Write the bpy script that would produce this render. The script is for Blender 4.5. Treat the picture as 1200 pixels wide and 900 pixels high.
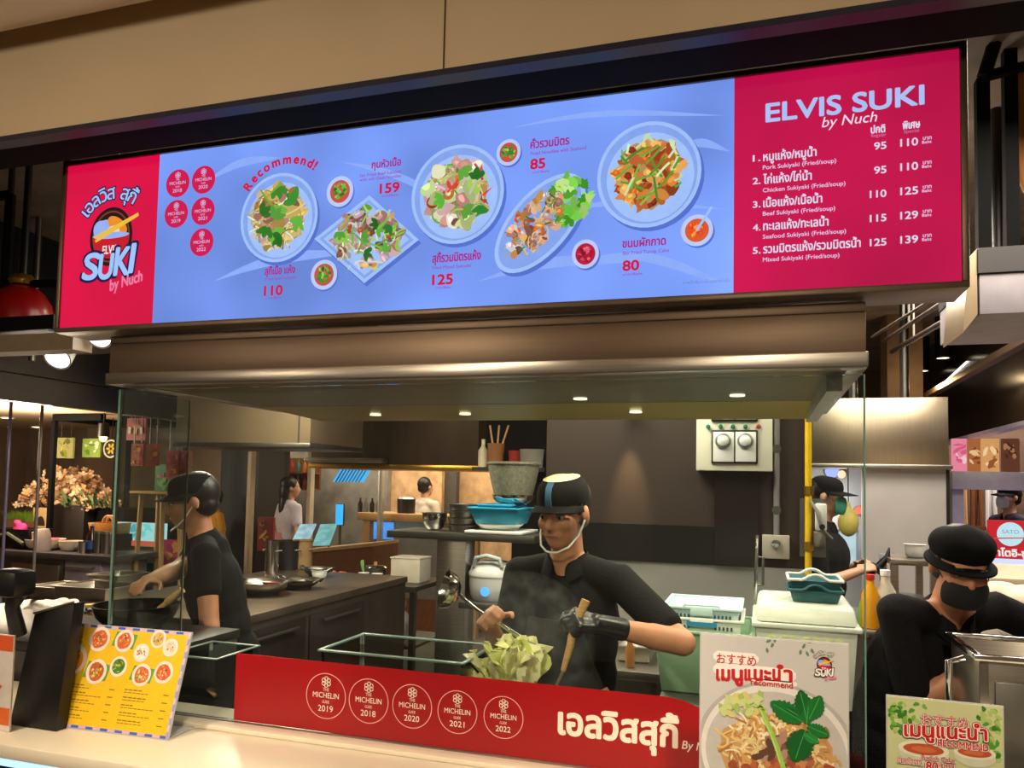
import bpy, math, random
from mathutils import Vector as V, Matrix
from mathutils.geometry import delaunay_2d_cdt
import numpy as np
from math import sin, cos, pi, radians as rad, sqrt, atan2
for o in list(bpy.data.objects): bpy.data.objects.remove(o)
SC = bpy.context.scene
COL = SC.collection

# ---------------------------------------------------------------- camera
FPX, PCX, PCY = 916.15, 600.0, 515.15
YAW, PIT, ROL = 0.309613, 0.0551547, 0.0205486
C0 = V((0, 0, 1.55))
fw = V((-sin(YAW)*cos(PIT), cos(YAW)*cos(PIT), sin(PIT)))
rt0 = V((cos(YAW), sin(YAW), 0)); up0 = rt0.cross(fw)
RT = cos(ROL)*rt0 + sin(ROL)*up0
UP = -sin(ROL)*rt0 + cos(ROL)*up0
cd = bpy.data.cameras.new('camera'); cam = bpy.data.objects.new('camera', cd); COL.objects.link(cam)
cam.matrix_world = Matrix(((RT.x, UP.x, -fw.x, C0.x), (RT.y, UP.y, -fw.y, C0.y), (RT.z, UP.z, -fw.z, C0.z), (0, 0, 0, 1)))
cd.sensor_fit = 'HORIZONTAL'; cd.sensor_width = 36; cd.lens = 36*FPX/1200
cd.shift_y = (PCY-450)/1200; cd.clip_start = 0.05; cd.clip_end = 60
SC.camera = cam

# ---------------------------------------------------------------- world, lights, exposure
SC.view_settings.view_transform = 'Standard'; SC.view_settings.look = 'None'
SC.view_settings.exposure = 0.0; SC.view_settings.gamma = 1.0; SC.view_settings.use_curve_mapping = False
SC.cycles.max_bounces = 8; SC.cycles.transparent_max_bounces = 24; SC.cycles.caustics_reflective = False
wd = bpy.data.worlds.new('hall'); SC.world = wd; wd.use_nodes = True
wd.node_tree.nodes['Background'].inputs[0].default_value = (1.0, 0.74, 0.50, 1)
wd.node_tree.nodes['Background'].inputs[1].default_value = 0.16

def light(name, kind, loc, energy, col=(1, .8, .58), size=.5, size_y=None, aim=None, spot=None, blend=.5):
    d = bpy.data.lights.new(name, kind); d.energy = energy; d.color = col
    if kind == 'AREA':
        d.size = size
        if size_y: d.shape = 'RECTANGLE'; d.size_y = size_y
    else: d.shadow_soft_size = size
    if kind == 'SPOT': d.spot_size = rad(spot); d.spot_blend = blend
    o = bpy.data.objects.new(name, d); COL.objects.link(o); o.location = loc
    if aim is not None: o.rotation_euler = (V(aim)-V(loc)).to_track_quat('-Z', 'Y').to_euler()
    return o
for x, e in ((-2.3, 9), (-1.1, 11), (.3, 8)): light('front_fill_light', 'POINT', (x, .25, 2.10), e*1.15, (1, .82, .60), .05)  # added fill lights without fixtures, brightening the stall front
for x in (-1.75, -.75, .25): light('mall_downlight', 'SPOT', (x, .55, 2.30), 80, (1, .84, .62), .05, None, (x, 1.5, .93), 70, .7)
light('kitchen_ceiling_light', 'AREA', (-.9, 3.2, 2.7), 90, (1, .88, .70), 1.6, 1.0, (-.8, 3.2, 0))
light('aisle_ceiling_light', 'AREA', (1.2, 4.4, 2.75), 105, (1, .88, .74), 1.2, 2.2, (1.0, 4.4, 0))
light('aisle_near_light', 'AREA', (.9, 2.3, 2.75), 30, (1, .88, .74), .8, .8, (.8, 2.5, 0))
light('sign_stall_light', 'AREA', (2.4, 7.8, 2.6), 60, (1, .86, .80), 1.6, 1.0, (2.4, 7.6, 0))
light('flower_stall_light', 'POINT', (-6.0, 5.0, 1.80), 75, (1, .80, .58), .25)
light('next_stall_light', 'AREA', (-2.75, 3.7, 2.3), 60, (1, .84, .62), .6, .6, (-2.7, 3.6, 0))
light('far_hall_light', 'AREA', (-4.0, 7.0, 2.7), 170, (1, .82, .62), 3.0, 2.4, (-4.0, 7.0, 0))
light('void_fill', 'POINT', (.45, 3.6, 2.6), 9, (1, .86, .70), .05)  # added fill to brighten the ceiling void right of the sign
light('void_fill', 'POINT', (-2.5, 3.6, 2.6), 9, (1, .84, .64), .05)  # added fill to brighten the ceiling void left of the sign
light('far_stall_light', 'POINT', (-3.0, 8.0, 2.0), 22, (1, .78, .52), .2)

# ---------------------------------------------------------------- pixel rays onto real planes
def ray(px, py): return fw + RT*((px-PCX)/FPX) - UP*((py-PCY)/FPX)
def AY(px, py, y): d = ray(px, py); return C0 + d*(y/d.y)
def AZ(px, py, z): d = ray(px, py); return C0 + d*((z-C0.z)/d.z)
def AX(px, py, x): d = ray(px, py); return C0 + d*(x/d.x)
def AD(px, py, t): return C0 + ray(px, py)*t
class PL:
    """a real plane with axes u, v and outward normal n"""
    def __init__(s, O, u, v):
        s.O = V(O); s.u = V(u).normalized(); s.v = V(v).normalized(); s.n = s.u.cross(s.v).normalized()
    def at(s, px, py):
        d = ray(px, py); t = (s.O-C0).dot(s.n)/d.dot(s.n); p = C0+d*t-s.O
        return p.dot(s.u), p.dot(s.v)
    def pt(s, a, b, d=0): return s.O + s.u*a + s.v*b + s.n*d

# ---------------------------------------------------------------- materials
def lin(c):
    r = []
    for x in c[:3]:
        x = x/255
        r.append(x/12.92 if x <= .04045 else ((x+.055)/1.055)**2.4)
    return tuple(r)+(1,)
MC = {}
def mat(name, rgb, rough=.5, metal=0., var=.10, scale=14, bump=0., stretch=None, spec=.5, wave=None, coat=0):
    if name in MC: return MC[name]
    m = bpy.data.materials.new(name); m.use_nodes = True; nt = m.node_tree; N = nt.nodes; L = nt.links
    b = N['Principled BSDF']; b.inputs['Roughness'].default_value = rough; b.inputs['Metallic'].default_value = metal
    b.inputs['Specular IOR Level'].default_value = spec; b.inputs['Coat Weight'].default_value = coat
    c = lin(rgb); tc = N.new('ShaderNodeTexCoord'); mp = N.new('ShaderNodeMapping'); L.new(tc.outputs['Object'], mp.inputs[0])
    if stretch: mp.inputs['Scale'].default_value = stretch
    if wave:
        nz = N.new('ShaderNodeTexWave'); nz.inputs['Scale'].default_value = scale; nz.inputs['Distortion'].default_value = wave; nz.inputs['Detail'].default_value = 3
    else:
        nz = N.new('ShaderNodeTexNoise'); nz.inputs['Scale'].default_value = scale; nz.inputs['Detail'].default_value = 4
    L.new(mp.outputs[0], nz.inputs['Vector'])
    fac = nz.outputs[1] if wave else nz.outputs[0]
    rp = N.new('ShaderNodeValToRGB'); rp.color_ramp.elements[0].position = .3; rp.color_ramp.elements[1].position = .7
    rp.color_ramp.elements[0].color = tuple(x*(1-var) for x in c[:3])+(1,)
    rp.color_ramp.elements[1].color = tuple(min(1, x*(1+var)) for x in c[:3])+(1,)
    L.new(fac, rp.inputs[0]); L.new(rp.outputs[0], b.inputs['Base Color'])
    if bump:
        bp = N.new('ShaderNodeBump'); bp.inputs['Strength'].default_value = bump; bp.inputs['Distance'].default_value = .01
        L.new(fac, bp.inputs['Height']); L.new(bp.outputs[0], b.inputs['Normal'])
    MC[name] = m; return m
def emit(name, rgb, s=1.0, var=.05, scale=3):
    if name in MC: return MC[name]
    m = bpy.data.materials.new(name); m.use_nodes = True; nt = m.node_tree; N = nt.nodes; L = nt.links
    b = N['Principled BSDF']; c = lin(rgb); b.inputs['Base Color'].default_value = (.02, .02, .02, 1); b.inputs['Roughness'].default_value = .6
    b.inputs['Specular IOR Level'].default_value = .04
    tc = N.new('ShaderNodeTexCoord'); nz = N.new('ShaderNodeTexNoise'); nz.inputs['Scale'].default_value = scale; L.new(tc.outputs['Object'], nz.inputs['Vector'])
    rp = N.new('ShaderNodeValToRGB'); rp.color_ramp.elements[0].position = .3; rp.color_ramp.elements[1].position = .7
    rp.color_ramp.elements[0].color = tuple(x*(1-var) for x in c[:3])+(1,); rp.color_ramp.elements[1].color = tuple(x*(1+var) for x in c[:3])+(1,)
    L.new(nz.outputs[0], rp.inputs[0]); L.new(rp.outputs[0], b.inputs['Emission Color']); b.inputs['Emission Strength'].default_value = s
    MC[name] = m; return m
def ink(rgb, lit): # a printed colour: backlit film, or ink on paper
    k = ('lit_ink_' if lit else 'ink_')+'%d_%d_%d' % tuple(int(x) for x in rgb)
    return emit(k, rgb, 1, .04, 40) if lit else mat(k, rgb, .45, 0, .05, 60)
def glass(name, tint=(.93, .97, .95), refl=1.0, ior=1.35):
    if name in MC: return MC[name]
    m = bpy.data.materials.new(name); m.use_nodes = True; nt = m.node_tree; N = nt.nodes; L = nt.links
    N.remove(N['Principled BSDF']); o = N['Material Output']
    t = N.new('ShaderNodeBsdfTransparent'); t.inputs[0].default_value = tint+(1,)
    g = N.new('ShaderNodeBsdfGlossy'); g.inputs['Roughness'].default_value = .02; g.inputs[0].default_value = (refl, refl, refl, 1)
    fr = N.new('ShaderNodeFresnel'); fr.inputs[0].default_value = ior
    mx = N.new('ShaderNodeMixShader'); L.new(fr.outputs[0], mx.inputs[0]); L.new(t.outputs[0], mx.inputs[1]); L.new(g.outputs[0], mx.inputs[2]); L.new(mx.outputs[0], o.inputs[0])
    MC[name] = m; return m
def frosted(name, rgb, trans=.5, rough=.3):
    if name in MC: return MC[name]
    m = bpy.data.materials.new(name); m.use_nodes = True; nt = m.node_tree; N = nt.nodes; L = nt.links
    b = N['Principled BSDF']; b.inputs['Base Color'].default_value = lin(rgb); b.inputs['Roughness'].default_value = rough
    t = N.new('ShaderNodeBsdfTransparent'); mx = N.new('ShaderNodeMixShader'); nz = N.new('ShaderNodeTexNoise'); nz.inputs['Scale'].default_value = 9
    mr = N.new('ShaderNodeMapRange'); mr.inputs[3].default_value = max(0, trans-.1); mr.inputs[4].default_value = min(1, trans+.1)
    L.new(nz.outputs[0], mr.inputs[0]); L.new(mr.outputs[0], mx.inputs[0]); L.new(b.outputs[0], mx.inputs[1]); L.new(t.outputs[0], mx.inputs[2]); L.new(mx.outputs[0], N['Material Output'].inputs[0])
    MC[name] = m; return m

STEEL = mat('brushed_steel', (176, 170, 160), .32, 1, .12, 6, .02, (1, 1, 40))
STEELB = mat('bronze_toned_steel', (132, 114, 98), .46, 1, .04, 5, .01, (1, 1, 30))
STEELD = mat('dull_steel', (120, 118, 112), .42, 1, .15, 8)
CHROME = mat('polished_steel', (205, 203, 198), .14, 1, .05, 9)
BLACK = mat('black_satin', (14, 13, 14), .4, 0, .2, 10)
BLACKM = mat('black_matte', (9, 9, 10), .85, 0, .2, 10, spec=.15)
CLOTHB = mat('black_cotton', (15, 15, 17), .9, 0, .35, 160, .25, spec=.2)
PANTS = mat('black_trouser', (12, 12, 14), .9, 0, .3, 120, .2, spec=.2)
CREAM = mat('cream_laminate', (226, 214, 192), .28, 0, .03, 5)
BEIGE = mat('beige_paint', (206, 186, 154), .6, 0, .04, 3)
WHITEP = mat('white_plastic', (226, 226, 220), .4, 0, .03, 20)
WOOD = mat('pale_wood', (196, 152, 98), .5, 0, .16, 30, .05, (1, 1, 8))
DWOOD = mat('brown_wood', (120, 72, 40), .45, 0, .22, 14, .05, (8, 1, 1))
BROWNW = mat('dark_brown_wall', (48, 35, 28), .55, 0, .08, 3)
SKIN = mat('skin', (186, 128, 96), .5, 0, .06, 30)
SKIN2 = mat('skin_light', (205, 152, 122), .5, 0, .05, 30)
HAIR = mat('black_hair', (16, 13, 12), .45, 0, .3, 60, .3, (1, 1, .2))
RED = mat('red_film', (150, 8, 18), .35, 0, .05, 5)
WHITEI = mat('white_ink', (232, 226, 214), .5, 0, .03, 30)

# ---------------------------------------------------------------- meshes
W = {}
class MB:
    def __init__(s, M=None): s.v = []; s.f = []; s.mi = []; s.mats = []; s.cur = 0; s.M = M
    def m(s, material):
        if material not in s.mats: s.mats.append(material)
        s.cur = s.mats.index(material); return s
    def add(s, vs, fs):
        b = len(s.v); s.v += [s.M @ V(p) if s.M else V(p) for p in vs]
        for f in fs: s.f.append([i+b for i in f]); s.mi.append(s.cur)
        return s
    def box(s, x0, x1, y0, y1, z0, z1):
        return s.add([(x, y, z) for z in (z0, z1) for y in (y0, y1) for x in (x0, x1)], [(0, 2, 3, 1), (4, 5, 7, 6), (0, 1, 5, 4), (2, 6, 7, 3), (0, 4, 6, 2), (1, 3, 7, 5)])
    def boxc(s, c, sz, R=None):
        c = V(c); R = R or Matrix.Identity(3)
        vs = [c + R @ V((x*sz[0]/2, y*sz[1]/2, z*sz[2]/2)) for z in (-1, 1) for y in (-1, 1) for x in (-1, 1)]
        return s.add(vs, [(0, 2, 3, 1), (4, 5, 7, 6), (0, 1, 5, 4), (2, 6, 7, 3), (0, 4, 6, 2), (1, 3, 7, 5)])
    def frus(s, c, s0, s1, h, th=0, floor=None):
        """box that widens upwards; with th an open tub with walls of that thickness"""
        c = V(c); q = lambda w, z: [c+V((x*w[0]/2, y*w[1]/2, z)) for x, y in ((-1, -1), (1, -1), (1, 1), (-1, 1))]
        vs = q(s0, 0)+q(s1, h); fs = [(3, 2, 1, 0)]+[(i, (i+1) % 4, 4+(i+1) % 4, 4+i) for i in range(4)]
        if not th: return s.add(vs, fs+[(4, 5, 6, 7)])
        vs += q((s1[0]-2*th, s1[1]-2*th), h)+q((s0[0]-2*th, s0[1]-2*th), floor or th)
        for i in range(4):
            j = (i+1) % 4; fs += [(4+i, 4+j, 8+j, 8+i), (8+i, 8+j, 12+j, 12+i)]
        return s.add(vs, fs+[(12, 13, 14, 15)])
    def rings(s, R, closed=False, cap=True):
        n = len(R[0]); vs = [p for r in R for p in r]; fs = []; k = len(R)
        for i in range(k if closed else k-1):
            for j in range(n):
                a, b = i*n, ((i+1) % k)*n; fs.append((a+j, a+(j+1) % n, b+(j+1) % n, b+j))
        if cap and not closed: fs += [tuple(reversed(range(n))), tuple(range((k-1)*n, k*n))]
        return s.add(vs, fs)
    def tube(s, pts, r, n=10, closed=False, flat=1.0):
        pts = [V(p) for p in pts]; k = len(pts); rr = r if isinstance(r, (list, tuple)) else [r]*k; R = []; pn = None
        for i, p in enumerate(pts):
            a = pts[(i-1) % k] if (i or closed) else p; b = pts[(i+1) % k] if (i < k-1 or closed) else p
            t = (b-a).normalized() if (b-a).length > 1e-9 else V((0, 0, 1))
            if pn is None: x = t.orthogonal().normalized()
            else: x = (pn - t*pn.dot(t)); x = x.normalized() if x.length > 1e-6 else t.orthogonal().normalized()
            pn = x; y = t.cross(x)
            R.append([p+x*(cos(2*pi*j/n)*rr[i])+y*(sin(2*pi*j/n)*rr[i]*flat) for j in range(n)])
        return s.rings(R, closed)
    def cyl(s, p0, p1, r0, r1=None, n=20): return s.tube([p0, p1], [r0, r0 if r1 is None else r1], n)
    def lathe(s, prof, c=(0, 0, 0), n=32, R=None, sx=1, sy=1, closed=False):
        c = V(c); R = R or Matrix.Identity(3)
        rg = [[c + R @ V((r*cos(2*pi*j/n)*sx, r*sin(2*pi*j/n)*sy, z)) for j in range(n)] for r, z in [(max(r, 1e-5), z) for r, z in prof]]
        return s.rings(rg, closed)
    def ell(s, c, r, R=None, n=16, m=10):
        prof = [(sin(pi*i/m), -cos(pi*i/m)) for i in range(m+1)]
        c = V(c); R = R or Matrix.Identity(3)
        rg = [[c + R @ V((a*cos(2*pi*j/n)*r[0], a*sin(2*pi*j/n)*r[1], z*r[2])) for j in range(n)] for a, z in [(max(a, 1e-4), z) for a, z in prof]]
        return s.rings(rg)
    def caps(s, p0, p1, r0, r1, n=14):
        p0 = V(p0); p1 = V(p1); d = (p1-p0); d = d.normalized() if d.length > 1e-6 else V((0, 0, 1))
        pts = []; rr = []
        for a in (-80, -50, -20): pts.append(p0+d*(sin(rad(a))*r0)); rr.append(r0*cos(rad(a)))
        for a in (20, 50, 80): pts.append(p1+d*(sin(rad(a))*r1)); rr.append(r1*cos(rad(a)))
        return s.tube(pts, rr, n)
    def prism(s, poly, f, d0, d1):
        n = len(poly)
        return s.add([f(a, b, d0) for a, b in poly]+[f(a, b, d1) for a, b in poly], [tuple(reversed(range(n))), tuple(range(n, 2*n))]+[(i, (i+1) % n, n+(i+1) % n, n+i) for i in range(n)])
    def poly(s, pl, pts, d): return s.add([pl.pt(a, b, d) for a, b in pts], [tuple(range(len(pts)))])
    def build(s, name, material=None, parent=None, bevel=0, sub=0, remesh=0, smooth=38, sm=0, solid=0):
        me = bpy.data.meshes.new(name); base = W[parent.name] if parent else V((0, 0, 0))
        me.from_pydata([p-base for p in s.v], [], s.f)
        ms = s.mats or [material]
        for x in ms: me.materials.append(x)
        if len(ms) > 1: me.polygons.foreach_set('material_index', s.mi)
        o = bpy.data.objects.new(name, me); COL.objects.link(o)
        if parent: o.parent = parent
        W[o.name] = base
        def md(kind, **k):
            x = o.modifiers.new(kind.lower(), kind)
            for a, b in k.items(): setattr(x, a, b)
        if solid: md('SOLIDIFY', thickness=solid, offset=0)
        if remesh: md('REMESH', mode='VOXEL', voxel_size=remesh)
        if sm: md('SMOOTH', factor=.5, iterations=sm)
        if bevel: md('BEVEL', width=bevel, segments=2, limit_method='ANGLE', angle_limit=rad(40), harden_normals=False)
        if sub: md('SUBSURF', levels=sub, render_levels=sub)
        if remesh or sub or sm or bevel or solid:
            dg = bpy.context.evaluated_depsgraph_get(); m2 = bpy.data.meshes.new_from_object(o.evaluated_get(dg)); o.modifiers.clear(); o.data = m2
            bpy.data.meshes.remove(me); me = m2; me.name = name
            if remesh:
                me.materials.clear(); me.materials.append(material)
        if smooth:
            me.polygons.foreach_set('use_smooth', [True]*len(me.polygons))
            me.set_sharp_from_angle(angle=rad(179 if remesh else smooth))
        me.update(); return o
def thing(name, label, cat, loc=(0, 0, 0), group=None):
    o = bpy.data.objects.new(name, None); COL.objects.link(o); o.location = loc; o.empty_display_size = .05
    o['label'] = label; o['category'] = cat
    if group: o['group'] = group
    W[o.name] = V(loc); return o
def tag(o, label, cat, group=None, kind=None):
    """a one-mesh thing: its origin goes to its own base"""
    vs = o.data.vertices; xs = [v.co for v in vs]
    c = V(((min(p.x for p in xs)+max(p.x for p in xs))/2, (min(p.y for p in xs)+max(p.y for p in xs))/2, min(p.z for p in xs)))
    o.data.transform(Matrix.Translation(-c)); o.location = c; W[o.name] = c
    o['label'] = label; o['category'] = cat
    if group: o['group'] = group
    if kind: o['kind'] = kind
    return o
def struct(o): o['kind'] = 'structure'; return o
def copy_thing(r, loc, label=None, rot=None):
    c = r.copy(); COL.objects.link(c); c.location = loc
    if rot is not None: c.rotation_euler = (0, 0, rot)
    if label: c['label'] = label
    W[c.name] = V(loc)
    for ch in [x for x in COL.objects if x.parent == r]:
        k = ch.copy(); COL.objects.link(k); k.parent = c; W[k.name] = V(loc)
        for g in [x for x in COL.objects if x.parent == ch]:
            q = g.copy(); COL.objects.link(q); q.parent = k; W[q.name] = V(loc)
    return c

# ---------------------------------------------------------------- lettering and printed pictures
GC = {}
def glyphs(body, bold=0., shear=0.):
    """the filled outline of a line of lettering: contours triangulated together, kept where the winding number is not zero"""
    k = (body, bold, shear)
    if k in GC: return GC[k]
    cu = bpy.data.curves.new('lettering', 'FONT'); cu.body = body; cu.size = 1; cu.shear = shear; cu.resolution_u = 4; cu.fill_mode = 'NONE'
    ob = bpy.data.objects.new('lettering', cu); COL.objects.link(ob)
    dg = bpy.context.evaluated_depsgraph_get(); dg.update()
    me = bpy.data.meshes.new_from_object(ob.evaluated_get(dg))
    P = [(v.co.x, v.co.y) for v in me.vertices]; nb = {}
    for e in me.edges:
        a, b = e.vertices; nb.setdefault(a, []).append(b); nb.setdefault(b, []).append(a)
    bpy.data.objects.remove(ob); bpy.data.curves.remove(cu); bpy.data.meshes.remove(me)
    E = []; seen = set()
    for st in sorted(nb):
        if st in seen: continue
        c = st; seen.add(c); loop = [c]
        while True:
            nx = [q for q in nb[c] if q not in seen]
            if not nx: break
            c = c+1 if c+1 in nx else nx[0]; seen.add(c); loop.append(c)
        E += [(loop[q], loop[(q+1) % len(loop)]) for q in range(len(loop))]
    vo, _, fo, _, _, _ = delaunay_2d_cdt([V(p) for p in P], E, [], 0, 1e-5)
    ea = np.array([P[a] for a, b in E]); eb = np.array([P[b] for a, b in E]); fs = []
    for f in fo:
        cx = sum(vo[q].x for q in f)/3; cy = sum(vo[q].y for q in f)/3
        up_ = (ea[:, 1] <= cy) & (eb[:, 1] > cy); dn = (ea[:, 1] > cy) & (eb[:, 1] <= cy)
        left = (eb[:, 0]-ea[:, 0])*(cy-ea[:, 1])-(cx-ea[:, 0])*(eb[:, 1]-ea[:, 1])
        if int((up_ & (left > 0)).sum())-int((dn & (left < 0)).sum()): fs.append(tuple(f))
    used = sorted({q for f in fs for q in f}); ix = {q: n for n, q in enumerate(used)}
    GC[k] = ([(vo[q].x, vo[q].y) for q in used], [tuple(ix[q] for q in f) for f in fs]); return GC[k]
def text(mb, pl, body, a, b, w, h, d=.0008, bold=0., shear=0., cap=.727, rot=0., center=False):
    fat = bold if bold > .009 else 0; nk = 12 if fat > .03 else 6; vs, fs = glyphs(body, 0, shear)
    x0 = min(p[0] for p in vs); x1 = max(p[0] for p in vs); sy = h/cap; sx = w/(x1-x0) if w else sy
    if center: a -= (x1-x0)*sx/2*cos(rot); b -= (x1-x0)*sx/2*sin(rot)
    cr, sr = cos(rot), sin(rot)
    for k in range(nk if fat else 1):                                  # heavy strokes: the outline swept round a small circle
        ox, oy = (fat*sy*cos(k*2*pi/nk), fat*sy*sin(k*2*pi/nk)) if fat else (0, 0); out = []
        for x, y in vs:
            X = (x-x0)*sx+ox; Y = y*sy+oy; out.append(pl.pt(a+X*cr-Y*sr, b+X*sr+Y*cr, d+k*1.2e-5))
        mb.add(out, fs)
    return mb
def ptext(mb, pl, body, x0, y0, x1, h, **k):
    a, b = pl.at(x0, y0); w = pl.at(x1, y0)[0]-a; hh = pl.at(x0, y0-h)[1]-b
    return text(mb, pl, body, a, b, w, hh, **k)
def arc(mb, pl, body, c, r, a0, a1, h, d=.0008, bold=0., cap=.727, grp=None):
    """letters set one by one along an arc, degrees counter-clockwise"""
    items = grp or list(body); ws = []
    for ch in items:
        g = glyphs(ch)[0] if ch != ' ' else [(0, 0), (.3, 0)]; ws.append(max(.12, max(p[0] for p in g)-min(p[0] for p in g))+.09)
    tot = sum(ws); acc = 0
    for ch, w in zip(items, ws):
        t = rad(a0+(a1-a0)*(acc+w/2)/tot); acc += w
        if ch != ' ': text(mb, pl, ch, c[0]+r*cos(t), c[1]+r*sin(t), 0, h, d, bold, 0, cap, t-pi/2, True)
def ellp(c, rx, ry, n=40, rot=0.): return [(c[0]+cos(rot)*rx*cos(t)-sin(rot)*ry*sin(t), c[1]+sin(rot)*rx*cos(t)+cos(rot)*ry*sin(t)) for t in [2*pi*i/n for i in range(n)]]
def ring(mb, pl, c, rx, ry, wd_, d, n=48):
    A = ellp(c, rx, ry, n); B = ellp(c, rx-wd_, ry-wd_, n)
    return mb.add([pl.pt(a, b, d) for a, b in A+B], [(i, (i+1) % n, n+(i+1) % n, n+i) for i in range(n)])
def blob(R, c, rx, ry, rot=0., rough=.2, n=16):
    k = [1+rough*(R.random()-.5)*2 for _ in range(n)]; k = [(k[i]+k[i-1])/2 for i in range(n)]; out = []
    for i in range(n):
        t = 2*pi*i/n; x = rx*cos(t)*k[i]; y = ry*sin(t)*k[i]; out.append((c[0]+cos(rot)*x-sin(rot)*y, c[1]+sin(rot)*x+cos(rot)*y))
    return out
def strip(mb, pl, p, ang, ln, w, bend, d, n=8, cl=None):
    L_, R_ = [], []; x, y = p; t = ang
    for i in range(n+1):
        L_.append((x-sin(t)*w/2, y+cos(t)*w/2)); R_.append((x+sin(t)*w/2, y-cos(t)*w/2)); x += cos(t)*ln/n; y += sin(t)*ln/n; t += bend/n
    if cl: L_ = [cl(q) for q in L_]; R_ = [cl(q) for q in R_]
    mb.add([pl.pt(a, b, d) for a, b in L_+R_], [(i, n+1+i, n+2+i, i+1) for i in range(n)])
def food(mb, pl, c, rx, ry, spec, d, lit, seed=1, rot=0., step=3e-5):
    """scatter the printed pieces of a dish: (kind, count, colours, size)"""
    R = random.Random(seed); u = min(rx, ry)*.66; cr, sr = cos(rot), sin(rot)
    def cl(p):
        x, y = p[0]-c[0], p[1]-c[1]; X = (cr*x+sr*y)/rx; Y = (-sr*x+cr*y)/ry; k = sqrt(X*X+Y*Y); f = 1.0 if k < 1.0 else (1.0+.12*sin(9*atan2(Y, X)))/k
        return c[0]+x*f, c[1]+y*f
    jobs = [(kd, cols, sz) for kd, n, cols, sz in spec for _ in range(int(n*2.3))]
    head = [q for q in jobs if q[0] in ('blob', 'noodle', 'curl')]; tail = [q for q in jobs if q[0] not in ('blob', 'noodle', 'curl')]; R.shuffle(head); R.shuffle(tail); tail = tail[:max(1, int(len(tail)*.62))]
    for kind, cols, sz in head+tail:
        q = sqrt(R.random())*.92; t = R.random()*2*pi; x = q*rx*cos(t); y = q*ry*sin(t)
        p = (c[0]+cr*x-sr*y, c[1]+sr*x+cr*y); d += step; k_ = R.choice(cols); g_ = R.uniform(.86, 1.1); mb.m(ink([min(255, round(v*g_/12)*12) for v in k_], lit)); a = R.random()*6.28
        if kind == 'noodle': strip(mb, pl, p, a, u*sz*(.6+R.random()), u*.075, R.uniform(-3, 3), d, 8, cl)
        elif kind == 'stick': strip(mb, pl, p, R.uniform(.3, 1.3) if R.random() < .6 else R.uniform(1.7, 2.6), u*sz*(1.0+.7*R.random()), u*.10, R.uniform(-.4, .4), d, 5, cl)
        elif kind == 'curl': strip(mb, pl, p, a, u*sz*1.8, u*sz*.42, R.choice((-3.6, 3.6)), d, 10, cl)
        elif kind == 'leaf':
            for s_ in (-.8, 0, .8): mb.poly(pl, [cl(v) for v in blob(R, (p[0]+cos(a+s_)*u*sz*.5, p[1]+sin(a+s_)*u*sz*.5), u*sz*.5, u*sz*.26, a+s_, .3)], d)
        else:
            r1, r2 = u*sz*(.7+.5*R.random()), u*sz*(.45+.4*R.random()); mb.poly(pl, [cl(v) for v in blob(R, p, r1, r2, a, .25)], d)
            if R.random() < .5: mb.m(ink([min(255, round(v*1.22/12)*12) for v in k_], lit)).poly(pl, [cl(v) for v in blob(R, (p[0]-r1*.15, p[1]+r2*.2), r1*.5, r2*.4, a, .3, 10)], d+step*.5)
    return d
# ---------------------------------------------------------------- room shell
YS, YH, YG, YW = 1.55, 1.60, 1.70, 3.80
def bx(name, m, x0, x1, y0, y1, z0, z1, **k): return struct(MB().box(x0, x1, y0, y1, z0, z1).build(name, m, **k))
bx('floor', mat('floor_tile', (120, 108, 96), .35, 0, .15, 3), -9, 5, -3.5, 12, -.06, 0)
YB = 1.30
zb0 = AY(525, 81, YB).z; zb1 = 3.05
bx('wall_bulkhead', BEIGE, -6, 4, YB, YB+.03, zb0, 3.06)
YE = 1.22; zE = AY(0, 56, YE).z-.01; prof = [(YE-.09+.09*sin(rad(t)), zE+.09-.09*cos(rad(t))) for t in range(0, 91, 10)]+[(YE, 3.06), (-3.4, 3.06), (-3.4, zE)]
m_ = MB(); m_.add([(x, a, b) for x in (-6, 4) for a, b in prof], [tuple(range(len(prof))), tuple(reversed(range(len(prof), 2*len(prof))))]+[(i+len(prof), (i+1) % len(prof)+len(prof), (i+1) % len(prof), i) for i in range(len(prof))])
struct(m_.build('ceiling_front', BEIGE))
xj = AY(521, 40, YB).x
bx('trim_1', mat('panel_joint', (70, 56, 40), .7), xj-.0012, xj+.0012, YB-.0015, YB, zb0, 3.0)
bx('trim_2', mat('navy_metal_edge', (30, 28, 52), .4), -6, 4, YB-.004, YB+.03, zb0-.012, zb0)
bx('trim_3', BLACKM, -6, 4, YB+.031, 1.44, zb0-.002, zb0+.12)         # dark slot over the sign
bx('trim_4', BLACKM, -6, 4, 1.4405, 1.54, zb0+.055, zb0+.22)                  # black beam the sign hangs on
bx('ceiling', mat('grey_plaster', (118, 106, 96), .9, 0, .25, 7, .2), -9, 5, YB+.1, 12, 3.05, 3.15)
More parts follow.
